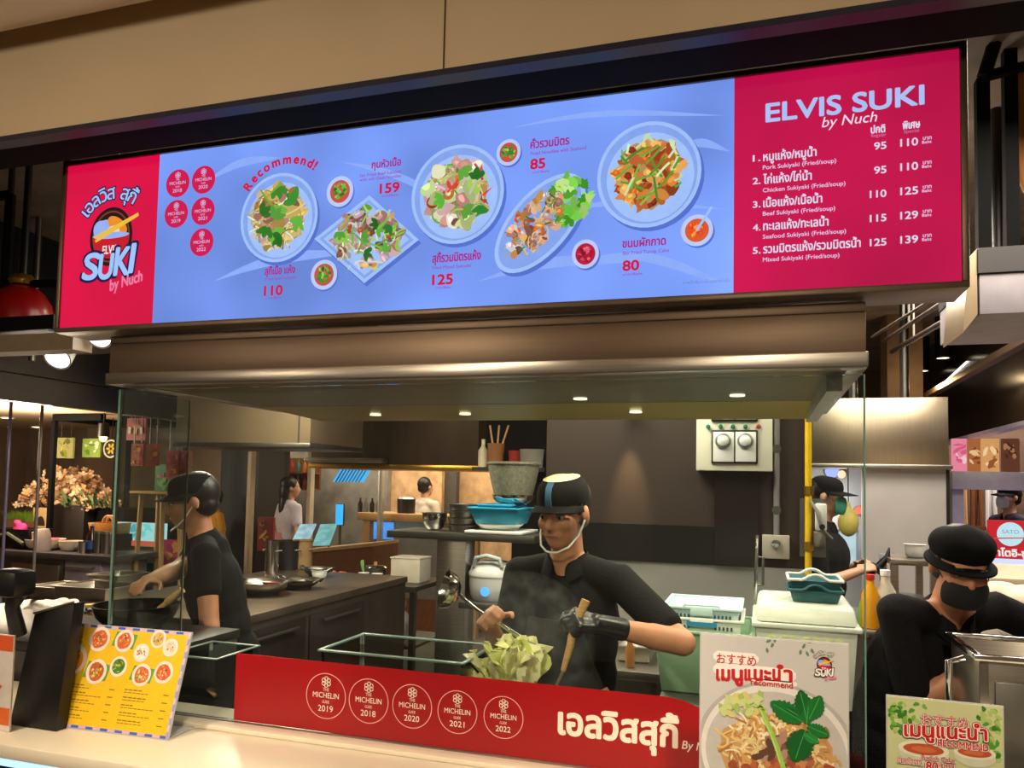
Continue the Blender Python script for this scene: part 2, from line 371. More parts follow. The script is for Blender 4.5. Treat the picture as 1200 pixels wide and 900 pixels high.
# rear wall of the kitchen, steel splashback at its foot
xw0, xw1 = AY(640, 560, YW).x, AY(945, 560, YW).x
zs = AY(780, 659, YW).z
bx('wall_kitchen', BROWNW, xw0, xw1, YW, YW+.12, 0, 3.05)
bx('trim_5', mat('steel_splashback', (172, 172, 168), .45, .6, .05, 3), xw0, xw1, YW-.012, YW, .4, zs)
bx('trim_6', BLACK, xw0, AY(838, 640, YW).x, YW-.02, YW, zs, AY(780, 615, YW).z)
bx('trim_7', mat('near_black_panel', (30, 24, 22), .25, 0, .1, 4), AY(838, 600, YW).x, AY(888, 600, YW).x, YW-.03, YW, zs, AY(838, 540, YW).z)
bx('wall_rear', mat('hall_rear_wall', (96, 74, 56), .7, 0, .2, 2), -9, 5, 10.6, 10.7, 0, 3.05)
bx('wall_left', mat('hall_side_wall', (120, 98, 78), .7, 0, .2, 2), -9, -8.9, -3.4, 10.6, 0, 3.05)
bx('wall_right', mat('hall_side_wall', (120, 98, 78)), 4.9, 5, -3.4, 10.6, 0, 3.05)

# ---------------------------------------------------------------- menu lightbox over the hood
SG = PL((0, YS, 0), (1, 0, 0), (0, 0, 1))
q = [SG.at(*p) for p in ((78, 197), (1125, 55), (1126, 331), (72, 384))]
sx0, sx1 = (q[0][0]+q[3][0])/2, (q[1][0]+q[2][0])/2; sz1 = (q[0][1]+q[1][1])/2; sz0 = (q[2][1]+q[3][1])/2
sign = thing('menu_sign', 'long backlit menu lightbox with red ends and dishes on blue above the steel hood', 'sign', ((sx0+sx1)/2, YS+.06, sz0-.01))
fr = MB()
for x0, x1, z0, z1 in ((sx0-.012, sx1+.012, sz1, sz1+.012), (sx0-.012, sx1+.012, sz0-.012, sz0), (sx0-.012, sx0, sz0, sz1), (sx1, sx1+.012, sz0, sz1)): fr.box(x0, x1, YS-.006, YS+.115, z0, z1)
fr.box(sx0-.01, sx1+.01, YS+.10, YS+.115, sz0, sz1)
fr.build('frame', mat('sign_frame_bronze', (120, 104, 90), .4, .7), sign, bevel=.0015)
blue = emit('blue_backlit_film', (118, 152, 241), 1, .36, 2.2)
xr0 = SG.at(183, 280)[0]; xr1 = SG.at(860, 220)[0]
MB().box(xr0, xr1, YS, YS+.004, sz0, sz1).build('picture_panel', blue, sign)
MB().box(sx0, xr0, YS, YS+.004, sz0, sz1).build('emblem_panel', emit('red_backlit_film', (214, 10, 66), 1, .14, 2.5), sign)
MB().box(xr1, sx1, YS, YS+.004, sz0, sz1).build('price_panel', emit('crimson_backlit_film', (192, 14, 74), 1, .2, 2.6), sign)
LB = ink((176, 196, 250), True); PUR = ink((168, 34, 140), True); PUR2 = ink((150, 80, 190), True); WLT = ink((226, 196, 236), True)
# pale printed ribbons across the blue picture
rb = MB().m(ink((140, 172, 248), True)); R_ = random.Random(4)
for (x0, y0, x1, y1, w) in ((250, 330, 420, 290, 10), (400, 190, 560, 250, 7), (600, 150, 850, 130, 5), (560, 330, 760, 300, 9), (700, 300, 856, 330, 8), (240, 215, 330, 180, 8), (790, 180, 856, 172, 7), (640, 250, 856, 240, 5)):
    a = SG.at(x0, y0); b = SG.at(x1, y1); h = w*.0018; n = 14; U = []; D_ = []
    for i in range(n+1):
        t = i/n; x = a[0]+(b[0]-a[0])*t; z = a[1]+(b[1]-a[1])*t+.012*sin(t*4); k = sin(pi*t); U.append((x, z+h*k)); D_.append((x, z-h*k*.4))
    rb.poly(SG, D_+U[::-1], .0003)
rb.build('printed_ribbons', None, sign)
def sp(*p): return SG.at(*p)
def srad(px, py, rx, ry): a = SG.at(px-rx, py); b = SG.at(px+rx, py); c = SG.at(px, py-ry); d = SG.at(px, py+ry); return (b[0]-a[0])/2, (c[1]-d[1])/2
PLT = ink((160, 192, 250), True); PLT2 = ink((132, 164, 236), True); PLSH = ink((84, 112, 206), True)
TAN = [(206, 178, 96), (222, 196, 120), (184, 148, 76), (214, 190, 140), (164, 120, 66)]
MEAT = [(150, 104, 92), (176, 132, 120), (120, 78, 66), (190, 160, 160)]
GRN = [(52, 132, 46), (96, 170, 60), (36, 104, 40), (140, 190, 80)]
PALE = [(206, 214, 180), (186, 206, 140), (224, 226, 200)]
ORG = [(206, 96, 44), (226, 130, 70), (190, 70, 40), (232, 160, 110)]
BRN = [(180, 96, 40), (206, 128, 60), (150, 66, 30), (226, 168, 90)]
def plate(px, py, rx, ry, spec, fr_=.72, seed=1, name='dish_picture'):
    mb = MB(); c = sp(px, py); a, b = srad(px, py, rx, ry)
    mb.m(PLSH).poly(SG, ellp((c[0]+.006, c[1]-.008), a, b), .0004)
    mb.m(PLT).poly(SG, ellp(c, a, b), .0005); mb.m(PLT2).poly(SG, ellp(c, a*.93, b*.93), .0006); mb.m(PLT).poly(SG, ellp((c[0]+.003, c[1]-.006), a*.84, b*.84), .0007)
    R = random.Random(seed); mb.m(ink((178, 140, 84), True)).poly(SG, blob(R, c, a*fr_*.92, b*fr_*.92, 0, .14, 26), .0008)
    food(mb, SG, c, a*fr_, b*fr_, spec, .0009, True, seed); mb.build(name, None, sign)
def sauce(px, py, rx, ry, col, top=GRN, name='sauce_cup_picture', spoon=False):
    mb = MB(); c = sp(px, py); a, b = srad(px, py, rx, ry)
    mb.m(PLSH).poly(SG, ellp((c[0]+.003, c[1]-.004), a, b), .0004); mb.m(ink((186, 202, 250), True)).poly(SG, ellp(c, a, b), .0005); mb.m(ink(col, True)).poly(SG, ellp(c, a*.74, b*.74), .0006)
    food(mb, SG, c, a*.55, b*.55, [('blob', 9, top, .5)], .0007, True, int(px))
    if spoon: mb.m(PLT); strip(mb, SG, c, 1.0, a*1.7, a*.16, 0, .0016)
    mb.build(name, None, sign)
plate(326.5, 255, 45, 52, [('blob', 16, TAN, .5), ('noodle', 80, TAN+PALE, .8), ('blob', 12, MEAT, .3), ('leaf', 7, GRN[:3], .6), ('stick', 3, [(140, 190, 60)], .8)], seed=3)
plate(535.5, 227.6, 54, 58, [('blob', 12, PALE, .45), ('noodle', 30, [(120, 170, 70), (196, 190, 110)], .8), ('blob', 12, MEAT+[(206, 150, 140)], .4), ('curl', 6, ORG+[(180, 60, 60)], .4), ('leaf', 6, GRN, .5), ('stick', 4, [(206, 60, 60), (220, 190, 200)], .6)], seed=8)
plate(759.7, 204.4, 61, 62, [('blob', 34, BRN, .34), ('blob', 22, [(226, 170, 80), (206, 110, 40), (130, 44, 24)], .2), ('stick', 20, [(120, 180, 70), (200, 226, 170), (80, 150, 50)], .7)], seed=5, fr_=.68)
# square plate
mb = MB(); sq = [sp(433, 229), sp(491, 281), sp(427, 332), sp(368.5, 280)]; cc = (sum(p[0] for p in sq)/4, sum(p[1] for p in sq)/4)
def shr(P, k, c, dx=0, dz=0): return [(c[0]+(x-c[0])*k+dx, c[1]+(z-c[1])*k+dz) for x, z in P]
mb.m(PLSH).poly(SG, shr(sq, 1, cc, .006, -.008), .0004); mb.m(PLT).poly(SG, sq, .0005); mb.m(PLT2).poly(SG, shr(sq, .9, cc), .0006); mb.m(PLT).poly(SG, shr(sq, .82, cc), .0007)
a, b = srad(430, 280, 42, 36)
food(mb, SG, cc, a, b, [('blob', 26, MEAT+[(196, 170, 176)], .34), ('noodle', 26, PALE+[(170, 190, 110)], .6), ('leaf', 9, GRN, .44), ('stick', 9, [(110, 180, 60), (160, 200, 100)], .55), ('blob', 8, BRN, .2)], .0008, True, 12)
mb.build('square_dish_picture', None, sign)
# long oval plate with lettuce
mb = MB(); c = sp(632, 262); L1 = sp(678, 208); L2 = sp(585, 316); ax = atan2(L1[1]-L2[1], L1[0]-L2[0]); ln = sqrt((L1[0]-L2[0])**2+(L1[1]-L2[1])**2)/2; a, b = srad(632, 262, 36, 36)
mb.m(PLSH).poly(SG, ellp((c[0]+.006, c[1]-.008), ln, a, 40, ax), .0004); mb.m(PLT).poly(SG, ellp(c, ln, a, 40, ax), .0005); mb.m(PLT2).poly(SG, ellp(c, ln*.92, a*.88, 40, ax), .0006)
food(mb, SG, sp(667, 235), a*.75, a*.9, [('leaf', 26, [(90, 180, 50), (130, 206, 80), (60, 150, 40), (180, 220, 120)], .6)], .0007, True, 2)
food(mb, SG, sp(627, 264), ln*.7, a*.68, [('blob', 20, MEAT+BRN, .36), ('noodle', 36, TAN, .7), ('curl', 6, ORG, .45), ('blob', 8, [(226, 176, 140), (206, 196, 206)], .4), ('stick', 7, GRN, .4)], .0016, True, 21, ax)
mb.build('oval_dish_picture', None, sign)
sauce(398.5, 224.5, 15.6, 18, (196, 84, 60)); sauce(379.7, 322, 15.4, 17.5, (196, 84, 60)); sauce(596, 178.7, 14.2, 15.5, (196, 84, 60))
sauce(686, 297.7, 15.8, 17, (186, 20, 60), [(226, 90, 120), (150, 8, 40)]); sauce(816.7, 270, 19, 18.5, (216, 90, 40), [(240, 150, 60), (226, 70, 40)], spoon=True)
# dish names and prices
PRC = ink((206, 16, 70), True)
TH = .52
for s, x0, y, x1, h in (('กุนหัวเนื้อ', 436, 197.7, 470, 6.2), ('สุกี้รวมมิตรแห้ง', 507, 308, 563.4, 7.2), ('คั่วรวมมิตร', 622, 174.4, 667, 7), ('ขนมผักกาด', 729.7, 290.5, 780, 7), ('สุกี้เนื้อ แห้ง', 310.7, 322.4, 346, 6.2)):
    mb = MB().m(PUR); ptext(mb, SG, s, x0, y, x1, h, d=.0016, bold=.028, cap=TH); mb.build('dish_name', None, sign)
for s, x0, y, x1, h in (('Stir Fried Beef Sukiyaki', 422, 208, 470, 3.6), ('with soft Glass Noodles', 422, 213, 470, 3.6), ('Fried Mixed Sukiyaki', 507, 316, 552, 4), ('Fried Noodles with Seafood', 622, 182.5, 687, 4.2), ('Stir Fried Turnip Cake', 730, 299, 784, 4.2), ('Fried Beef Sukiyaki', 311, 329, 347, 3.6),
                        ('บาท/Baht', 448, 231.5, 467, 3), ('บาท/Baht', 511, 339, 529, 3), ('บาท/Baht', 624, 204, 644, 3), ('บาท/Baht', 730, 323.5, 753, 3), ('บาท/Baht', 312, 351, 330, 3)):
    mb = MB().m(PUR2); ptext(mb, SG, s, x0, y, x1, h, d=.0016, bold=.016); mb.build('small_print', None, sign)
for s, x0, y, x1, h in (('159', 445.6, 227, 468, 11.5), ('125', 507, 334, 530.4, 12), ('85', 622, 198.6, 638.7, 11.8), ('80', 730, 317.5, 748.7, 12), ('110', 310, 346.6, 331, 11.5)):
    mb = MB().m(PRC); ptext(mb, SG, s, x0, y, x1, h, d=.0016, bold=.035); mb.build('price', None, sign)
c = sp(335, 251); a, b = srad(335, 251, 60, 60)
mb = MB().m(PRC); arc(mb, SG, 'Recommend!', c, min(a, b)*.985, 150, 53, srad(335, 251, 10, 11)[1], .0016, .04); mb.build('lettering', None, sign)
ptext(t4 := MB().m(ink((120, 120, 190), True)), SG, 'ภาพใช้เพื่อการโฆษณาเท่านั้น', 800, 333.5, 855, 2.6, d=.0016, cap=TH); t4.build('lettering', None, sign)
# round guide badges
def flower(mb, pl, c, r, d):
    for k in range(6):
        t = pi/2+k*pi/3; ring(mb, pl, (c[0]+cos(t)*r*.55, c[1]+sin(t)*r*.55), r*.42, r*.42, r*.13, d, 16)
def badge(mb, pl, c, rx, ry, year, fg, d):
    mb.m(fg); flower(mb, pl, (c[0], c[1]+ry*.58), ry*.24, d)
    for s, yy, w, h in (('THE', .20, .30, .14), ('MICHELIN', -.08, 1.36, .23), ('GUIDE', -.30, .36, .12), (year, -.64, .78, .26)): text(mb, pl, s, c[0]-rx*w/2, c[1]+ry*yy, rx*w, ry*h, d, .006)
for px, py, yr in ((208.5, 215, '2018'), (238.7, 210.7, '2020'), (206.7, 250.7, '2019'), (238, 247.5, '2021'), (236.5, 284, '2022')):
    mb = MB(); c = sp(px, py); rx, ry = srad(px, py, 13.6, 16.2); mb.m(ink((206, 20, 80), True)).poly(SG, ellp(c, rx, ry), .0006)
    badge(mb, SG, c, rx, ry, yr, ink((206, 196, 246), True), .0012); mb.build('guide_badge', None, sign)
# shop emblem: bowl with chopsticks, lettering
def emblem(mb, pl, c, u, lit, d, light=(160, 196, 250), dark=(22, 20, 70), arch=True):
    P = lambda x, y: (c[0]+x*u, c[1]+y*u)
    mb.m(ink((36, 10, 16), lit)).poly(pl, ellp(P(0, .12), .98*u, 1.1*u), d)
    mb.m(ink((110, 60, 40), lit)); ring(mb, pl, P(0, .12), .86*u, .97*u, .07*u, d+.0002)
    mb.m(ink((150, 176, 240), lit)).poly(pl, blob(random.Random(2), P(-.42, .42), .42*u, .36*u, .4, .12), d+.0004)
    mb.m(ink((236, 140, 40), lit)).poly(pl, ellp(P(.28, .52), .52*u, .26*u, 24, -.6), d+.0005)
    mb.m(ink((240, 210, 190), lit)).poly(pl, ellp(P(.1, .3), .3*u, .22*u, 24), d+.0006)
    mb.m(ink((200, 20, 40), lit)).poly(pl, [P(.84*cos(t), .16+.86*sin(t)) for t in [pi+pi*i/20 for i in range(21)]], d+.0008)
    mb.m(ink((150, 176, 240), lit)).poly(pl, ellp(P(0, .16), .84*u, .12*u), d+.0009)
    mb.m(ink((236, 190, 60), lit)); strip(mb, pl, P(-.74, .12), .36, 2.1*u, .11*u, 0, d+.0011, 2); strip(mb, pl, P(-.70, -.02), .42, 2.1*u, .11*u, 0, d+.0012, 2)
    text(mb.m(ink((240, 230, 240), lit)), pl, 'ELVIS', *P(-.34, -.52), .66*u, .32*u, d+.0013, .02)
    for k, ch in enumerate('SUKI'):
        x, y, w, h = (-1.22, -1.42, .74, 1.0), (-.46, -1.44, .66, .96), (.24, -1.34, .66, 1.06), (.94, -1.3, .22, 1.1)
        x, y, w, h = ((-1.22, -1.42, .74, 1.0), (-.46, -1.44, .66, .96), (.24, -1.34, .66, 1.06), (.92, -1.28, .26, 1.1))[k]
        text(mb.m(ink(dark, lit)), pl, ch, *P(x-.06, y-.05), (w+.12)*u, (h+.10)*u, d+.0014, .055, .12)
        text(mb.m(ink(light, lit)), pl, ch, *P(x, y), w*u, h*u, d+.0016, .03, .12)
    text(mb.m(ink((236, 120, 160), lit)), pl, 'by Nuch', *P(.1, -1.92), 1.5*u, .42*u, d+.0016, .03, .25, rot=.2)
    if arch:
        G = ['เ', 'อ', 'ล', 'วิ', 'ส', ' ', 'สุ', 'กี้']
        arc(mb.m(ink(dark, lit)), pl, G, P(.06, .1), 1.42*u, 146, 52, .40*u, d+.0006, .06, TH, G)
        arc(mb.m(ink(light, lit)), pl, G, P(.06, .1), 1.43*u, 146, 52, .38*u, d+.0008, .012, TH, G)
mb = MB(); a, b = srad(130, 281, 27, 29); emblem(mb, SG, sp(130, 281), (a+b)/2, True, .0004); mb.build('shop_emblem', None, sign)
# price list
t1 = MB().m(ink((170, 192, 244), True)); ptext(t1, SG, 'ELVIS SUKI', 898, 143, 1082.5, 22, d=.0008, bold=.03)
t1.build('lettering', None, sign)
ptext(t4 := MB().m(ink((232, 220, 240), True)), SG, 'by Nuch', 963, 149.5, 1028, 12.5, d=.0008, shear=.22); t4.build('lettering', None, sign)
W2_ = ink((222, 214, 240), True)
def line(m_, *a, **k): mb = MB().m(m_); ptext(mb, SG, *a, **k); return mb
line(W2_, 'ปกติ', 1020.7, 156.5, 1037, 6.4, bold=.03, cap=TH).build('column_heading', None, sign); line(W2_, 'พิเศษ', 1058, 151.5, 1078, 6.4, bold=.03, cap=TH).build('column_heading', None, sign)
line(ink((206, 120, 170), True), 'Regular', 1021, 161.2, 1038.5, 4).build('column_heading', None, sign); line(ink((206, 120, 170), True), 'Special', 1059, 156.4, 1077, 4).build('column_heading', None, sign)
ROWS = ((('1.', 'หมูแห้ง/หมูน้ำ', 320, 'Pork Sukiyaki (Fried/soup)', 390, '95', '110'), 189.5), (('2.', 'ไก่แห้ง/ไก่น้ำ', 303, 'Chicken Sukiyaki (Fried/soup)', 422, '95', '110'), 216.2), (('3.', 'เนื้อแห้ง/เนื้อน้ำ', 340, 'Beef Sukiyaki (Fried/soup)', 386, '110', '125'), 243.6),
        (('4.', 'ทะเลแห้ง/ทะเลน้ำ', 362, 'Seafood Sukiyaki (Fried/soup)', 424, '115', '129'), 270.6), (('5.', 'รวมมิตรแห้ง/รวมมิตรน้ำ', 475, 'Mixed Sukiyaki (Fried/soup)', 401, '125', '139'), 297.5))
for i, ((n_, th, tx, en, ex, p1, p2), y) in enumerate(ROWS):
    mb = line(W2_, n_, 882.3, y, 891, 7.6, bold=.022); ptext(mb, SG, th, 894.6, y-.6, 850+tx/3, 7.2, bold=.022, cap=TH); row = mb.build('menu_line', None, sign); line(WLT, en, 894, y+9.4, 850+ex/3, 5, bold=.012).build('subtitle', None, row)
    line(W2_, p1, 1024.5 if len(p1) == 2 else 1019.5, 175.6+i*28.25, 1038.5, 8.6, bold=.022).build('price', None, row); line(W2_, p2, 1055.2, 172+i*28.4, 1075.6, 9, bold=.022).build('price', None, row)
    mb = line(WLT, 'บาท', 1081.5, 164.2+i*28.5, 1091.5, 3.2, cap=TH, bold=.02); ptext(mb, SG, 'Baht', 1080.5, 168.6+i*28.5, 1091.5, 3.4, bold=.02); mb.build('unit', None, row)

# ---------------------------------------------------------------- extractor hood
zl = AY(560, 441, YH).z; hx0 = AY(127, 449, YH).x; hx1 = AY(1015, 434, YH).x
yhb = C0.y + YH*1.0; k_ = AY(370, 489, 1.0); yhb = min(2.6, hx0/k_.x)
hood = thing('extractor_hood', 'long brushed steel extractor hood under the menu sign', 'extractor hood', ((hx0+hx1)/2, (YH+yhb)/2, zl))
zt = sz0-.036
m_ = MB(); m_.box(hx0, hx1, YH, YH+.02, zl+.03, zt); m_.box(hx0, hx0+.02, YH+.02, yhb, zl+.03, zt); m_.box(hx1-.02, hx1, YH+.02, yhb, zl+.03, zt); m_.box(hx0, hx1, yhb-.02, yhb, zl+.03, zt); m_.box(hx0, hx1, YH, yhb, zt, zt+.02)
m_.build('canopy', STEELB, hood, bevel=.002)
m_ = MB(); m_.box(hx0-.004, hx1+.004, YH-.008, YH+.035, zl, zl+.03); m_.box(hx0-.004, hx0+.03, YH+.035, yhb, zl, zl+.03); m_.box(hx1-.03, hx1+.004, YH+.035, yhb, zl, zl+.03)
m_.build('drip_rim', STEEL, hood, bevel=.003)
ym = YH+(yhb-YH)*.62
MB().box(hx0+.03, hx1-.03, YH+.035, ym, zl+.004, zl+.016).build('soffit_panel', mat('olive_tinted_steel', (120, 116, 92), .4, .85, .1, 4), hood)
m_ = MB(); m_.add([(x, y, z) for x in (hx0+.03, hx1-.03) for y, z in ((ym, zl+.003), (yhb-.02, zl-.014), (yhb, zl-.014), (yhb, zl+.03), (ym, zl+.016))], [(0, 1, 6, 5), (1, 2, 7, 6), (2, 3, 8, 7), (3, 4, 9, 8), (4, 0, 5, 9), (4, 3, 2, 1, 0), (5, 6, 7, 8, 9)])
m_.build('grease_baffle', mat('brass_reflection_steel', (168, 150, 70), .42, .8, .1, 4), hood)  # yellow in the base colour paints a brassy reflection
for i, (px, py) in enumerate(((864, 463), (680, 467), (745, 482.5), (545, 485), (440, 486))):
    p = AZ(px, py, zl+.003)
    if p.y > ym: p = AZ(px, py, zl-.009)
    MB().lathe([(.0, .003), (.017, .003), (.019, 0), (.019, -.003), (.014, -.003), (.0, -.002)], p, 24).build('downlight', emit('hood_lamp', (255, 240, 205), 1.6), hood)
    light('hood_lamp_light', 'SPOT', (p.x, p.y, p.z-.03), 10, (1, .86, .62), .02, None, (p.x, p.y+.12, 0), 130, .8)
m_ = MB(); pa = AY(983, 452, YH+.1)
m_.boxc((hx1-.045, (YH+yhb)/2+.03, zl+.005), (.03, (yhb-YH)*.8, .07)); m_.build('end_filter', mat('pale_mesh_filter', (206, 210, 206), .4, .3, .2, 60, .2), hood)

# ---------------------------------------------------------------- counter, glass screen, red banner
ZC = .927
GL = PL((0, YG, 0), (1, 0, 0), (0, 0, 1))
gx0 = AY(139, 520, YG).x; gx1 = AY(1014, 520, YG).x
zcb = .985                                                            # top of the curb the glass stands on
y0c = AZ(0, 872, ZC).y
def counter_box(name, x0, x1, y0, y1, z0, z1, m, **k): return MB().box(x0, x1, y0, y1, z0, z1).build(name, m, **k)
ct = thing('service_counter', 'cream laminate service counter running along the front of the stall', 'counter', (-1, 1.5, 0))
MB().box(-3.4, 2.6, y0c, 1.82, ZC-.032, ZC).build('worktop', CREAM, ct, bevel=.003)
MB().box(-3.4, 2.6, y0c+.06, 1.78, .0, ZC-.032).build('base', mat('dark_counter_front', (52, 46, 44), .5), ct)
MB().box(-3.4, 2.6, y0c+.004, y0c+.02, ZC-.050, ZC-.0325).build('light_strip', emit('cool_led_strip', (170, 205, 255), 1.6), ct, bevel=.002)
MB().box(gx0+.12, gx1, YG-.055, YG-.012, ZC+.0005, ZC+.012).build('curb', CREAM, ct, bevel=.002)

gp = thing('glass_screen', 'clear glass sneeze screen standing on the counter under the steel hood', 'glass screen', ((gx0+gx1)/2, YG, ZC))
GLS = glass('clear_glass'); EDG = mat('green_glass_edge', (96, 132, 120), .15, 0, .1, 30)
zg1 = zl
yr = YG+.27
MB().box(gx0+.004, gx1-.003, YG-.003, YG+.003, ZC+.014, zg1).build('front_pane', GLS, gp)
MB().box(gx0-.003, gx0+.003, YG+.006, yr, ZC+.006, zg1).build('return_pane', glass('return_glass', (.86, .93, .90), .8, 1.16), gp)
MB().box(gx0-.004, gx0+.0035, YG-.004, YG+.005, ZC+.004, zg1).build('corner_edge', EDG, gp)
MB().box(gx0-.003, gx0+.003, yr, yr+.003, ZC+.004, zg1).build('pane_edge', mat('pale_glass_edge', (170, 190, 150), .2), gp)
MB().box(gx1-.003, gx1, YG-.003, YG+.003, ZC+.004, zg1).build('pane_edge', EDG, gp)
MB().box(gx0-.004, gx1+.01, YG-.011, YG+.011, ZC+.0005, ZC+.0135).build('bottom_track', STEEL, gp, bevel=.001)

# banner film stuck on the glass
bn = thing('glass_banner', 'red film banner with round award badges along the foot of the glass screen', 'banner', (-.5, YG-.004, ZC+.03))
BP = PL((0, YG-.0036, 0), (1, 0, 0), (0, 0, 1))
zb = ZC+.0145
tl = BP.at(277, 766.4); tr = BP.at(775, 814); ztop = (tl[1]+tr[1])/2
xb = BP.at(834, 880)[0]; zr = BP.at(834, 850)[1]; xa = tr[0]
pts = [(tl[0], zb), (xb, zb), (xb, zr)]+[(xa+(xb-xa)*cos(rad(t)), zr+(ztop-zr)*sin(rad(t))) for t in range(12, 91, 13)]+[(tl[0], ztop)]
MB().prism(pts, lambda a, b, d: BP.pt(a, b, d), -.0003, .0003).build('film', RED, bn)
for px, py, yr_ in ((382, 815.5, '2019'), (432, 821.4, '2018'), (483, 827.6, '2020'), (536, 834.4, '2021'), (590, 840.6, '2022')):
    mb = MB().m(mat('pale_pink_ink', (226, 170, 160), .5, 0, .03)); c = BP.at(px, py); a = BP.at(px+23.5, py)[0]-c[0]
    ring(mb, BP, c, a, a, a*.035, .0009); badge(mb, BP, c, a*.96, a*1.06, yr_, mat('cream_ink', (236, 222, 206), .5, 0, .03), .0009); mb.build('guide_badge', None, bn)
mb = MB().m(mat('cream_ink', (236, 222, 206)))
a0 = BP.at(655, 859); hh = BP.at(700, 838)[1]-BP.at(700, 861)[1]
text(mb, BP, 'เอลวิสสุกี้', a0[0], a0[1], BP.at(794, 870)[0]-a0[0], hh, .0009, .034, .0, TH)
text(mb, BP, 'By Nuch', BP.at(799, 877)[0], BP.at(799, 877)[1], BP.at(845, 877)[0]-BP.at(799, 877)[0], BP.at(799, 867)[1]-BP.at(799, 877)[1], .0009, .012, .2)
mb.build('lettering', None, bn)

# ---------------------------------------------------------------- table signs on the counter
def stand(name, label, pl, W_, H_, foot, paper, thick=.003):
    """print in an L-shaped acrylic holder; pl origin is the lower left corner"""
    base = pl.pt(W_/2, 0)
    t = thing(name, label, 'sign', (base.x, base.y, ZC))
    MB().prism([(0, 0), (W_, 0), (W_, H_), (0, H_)], lambda a, b, d: pl.pt(a, b, d), -.0015, 0).build('print_sheet', paper, t)
    MB().prism([(-.002, 0), (W_+.002, 0), (W_+.002, H_+.002), (-.002, H_+.002)], lambda a, b, d: pl.pt(a, b, d), -thick-.0015, -.0016).build('acrylic_back', frosted('acrylic_back', (214, 216, 216), .35, .1), t)
    bk = V((-pl.u.y, pl.u.x, 0)); p0 = pl.pt(0, 0); p0.z = ZC+.0005; f = [p0, p0+pl.u*W_, p0+pl.u*W_+bk*foot, p0+bk*foot]
    m_ = MB(); m_.add(f+[p+V((0, 0, .003)) for p in f], [(3, 2, 1, 0), (4, 5, 6, 7), (0, 1, 5, 4), (1, 2, 6, 5), (2, 3, 7, 6), (3, 0, 4, 7)]); m_.build('foot', frosted('acrylic_back', (214, 216, 216)), t)
    return t
# noodle poster
Y1 = 1.47; pa = AY(821.5, 746, Y1); pb = AY(993.5, 757, Y1); W1 = pb.x-pa.x; H1 = pa.z-ZC
P1 = PL((pa.x, Y1, ZC+.005), (1, 0, 0), (0, 0, 1))
t = stand('table_sign', 'tall counter poster showing a bowl of glass noodles with green celery leaves', P1, W1, H1, .09, mat('grey_white_paper', (198, 196, 194), .4, 0, .05, 4))
mb = MB(); I = lambda r, g, b: ink((r, g, b), False)
hz = lambda f: f*H1; w = W1
P = lambda px, py: P1.at(px, py)
cb = P(908, 880); rbx = P(995, 880)[0]-cb[0]
def clipd(pts): return [(min(max(a, .001), w-.001), min(max(b, .001), H1-.001)) for a, b in pts]
mb.m(I(176, 172, 170)).poly(P1, clipd(ellp((cb[0], cb[1]-.004), rbx*1.12, rbx*1.02, 60)), .0003); mb.m(I(222, 218, 214)).poly(P1, clipd(ellp((cb[0], cb[1]-.004), rbx*1.05, rbx*.98, 60)), .0004); mb.m(I(190, 186, 182)).poly(P1, clipd(ellp((cb[0], cb[1]-.006), rbx*.98, rbx*.90, 60)), .0005)
R = random.Random(7); mb.m(I(196, 152, 96)).poly(P1, clipd(blob(R, (cb[0]+.004, cb[1]-.006), rbx*.80, rbx*.62, 0, .10, 40)), .0006)
cf = (cb[0]+.004, cb[1]-.004)
d = .0007
for i in range(330):
    q_ = sqrt(R.random()); t_ = R.random()*2*pi; p = (cf[0]+q_*rbx*.74*cos(t_), cf[1]+q_*rbx*.54*sin(t_))
    if p[1] < .012: continue
    mb.m(I(*R.choice([(226, 190, 124), (206, 160, 90), (238, 214, 160), (190, 140, 84), (216, 196, 140), (236, 226, 196), (174, 118, 72)]))); d += 3e-6
    strip(mb, P1, p, R.random()*6.28, .016+.02*R.random(), .0026+.002*R.random(), R.uniform(-3, 3), d)
for i in range(46):
    q_ = sqrt(R.random()); t_ = R.random()*2*pi; p = (cf[0]+.012+q_*rbx*.42*cos(t_), cf[1]+.004+q_*rbx*.26*sin(t_)); d += 3e-6
    mb.m(I(*R.choice([(120, 84, 70), (150, 112, 96), (96, 64, 52), (170, 136, 118)]))).poly(P1, blob(R, p, .012, .006, R.random()*6, .3), d)
for i in range(30):
    p = P(845+R.random()*50, 815+R.random()*22); d += 3e-6; mb.m(I(*R.choice([(196, 206, 140), (160, 186, 96), (214, 196, 120)]))).poly(P1, blob(R, p, .009, .005, R.random()*6, .35), d)
for i in range(34):
    p = P(850+R.random()*135, 893+R.random()*12); d += 3e-6; mb.m(I(*R.choice([(176, 96, 60), (196, 128, 84), (150, 76, 52)]))).poly(P1, clipd(blob(R, p, .008, .006, R.random()*6, .35)), d)
for s_, (a, b, w_) in enumerate(((P(889, 825), P(925, 899), .0085), (P(884, 826), P(897, 830), .006))):
    ang = atan2(b[1]-a[1], b[0]-a[0]); mb.m(I(150, 196, 84)); strip(mb, P1, a, ang, sqrt((b[0]-a[0])**2+(b[1]-a[1])**2), w_, -.2, .0026); mb.m(I(186, 216, 120)); strip(mb, P1, (a[0]-.002, a[1]), ang, .9*sqrt((b[0]-a[0])**2+(b[1]-a[1])**2), w_*.3, -.2, .0027)
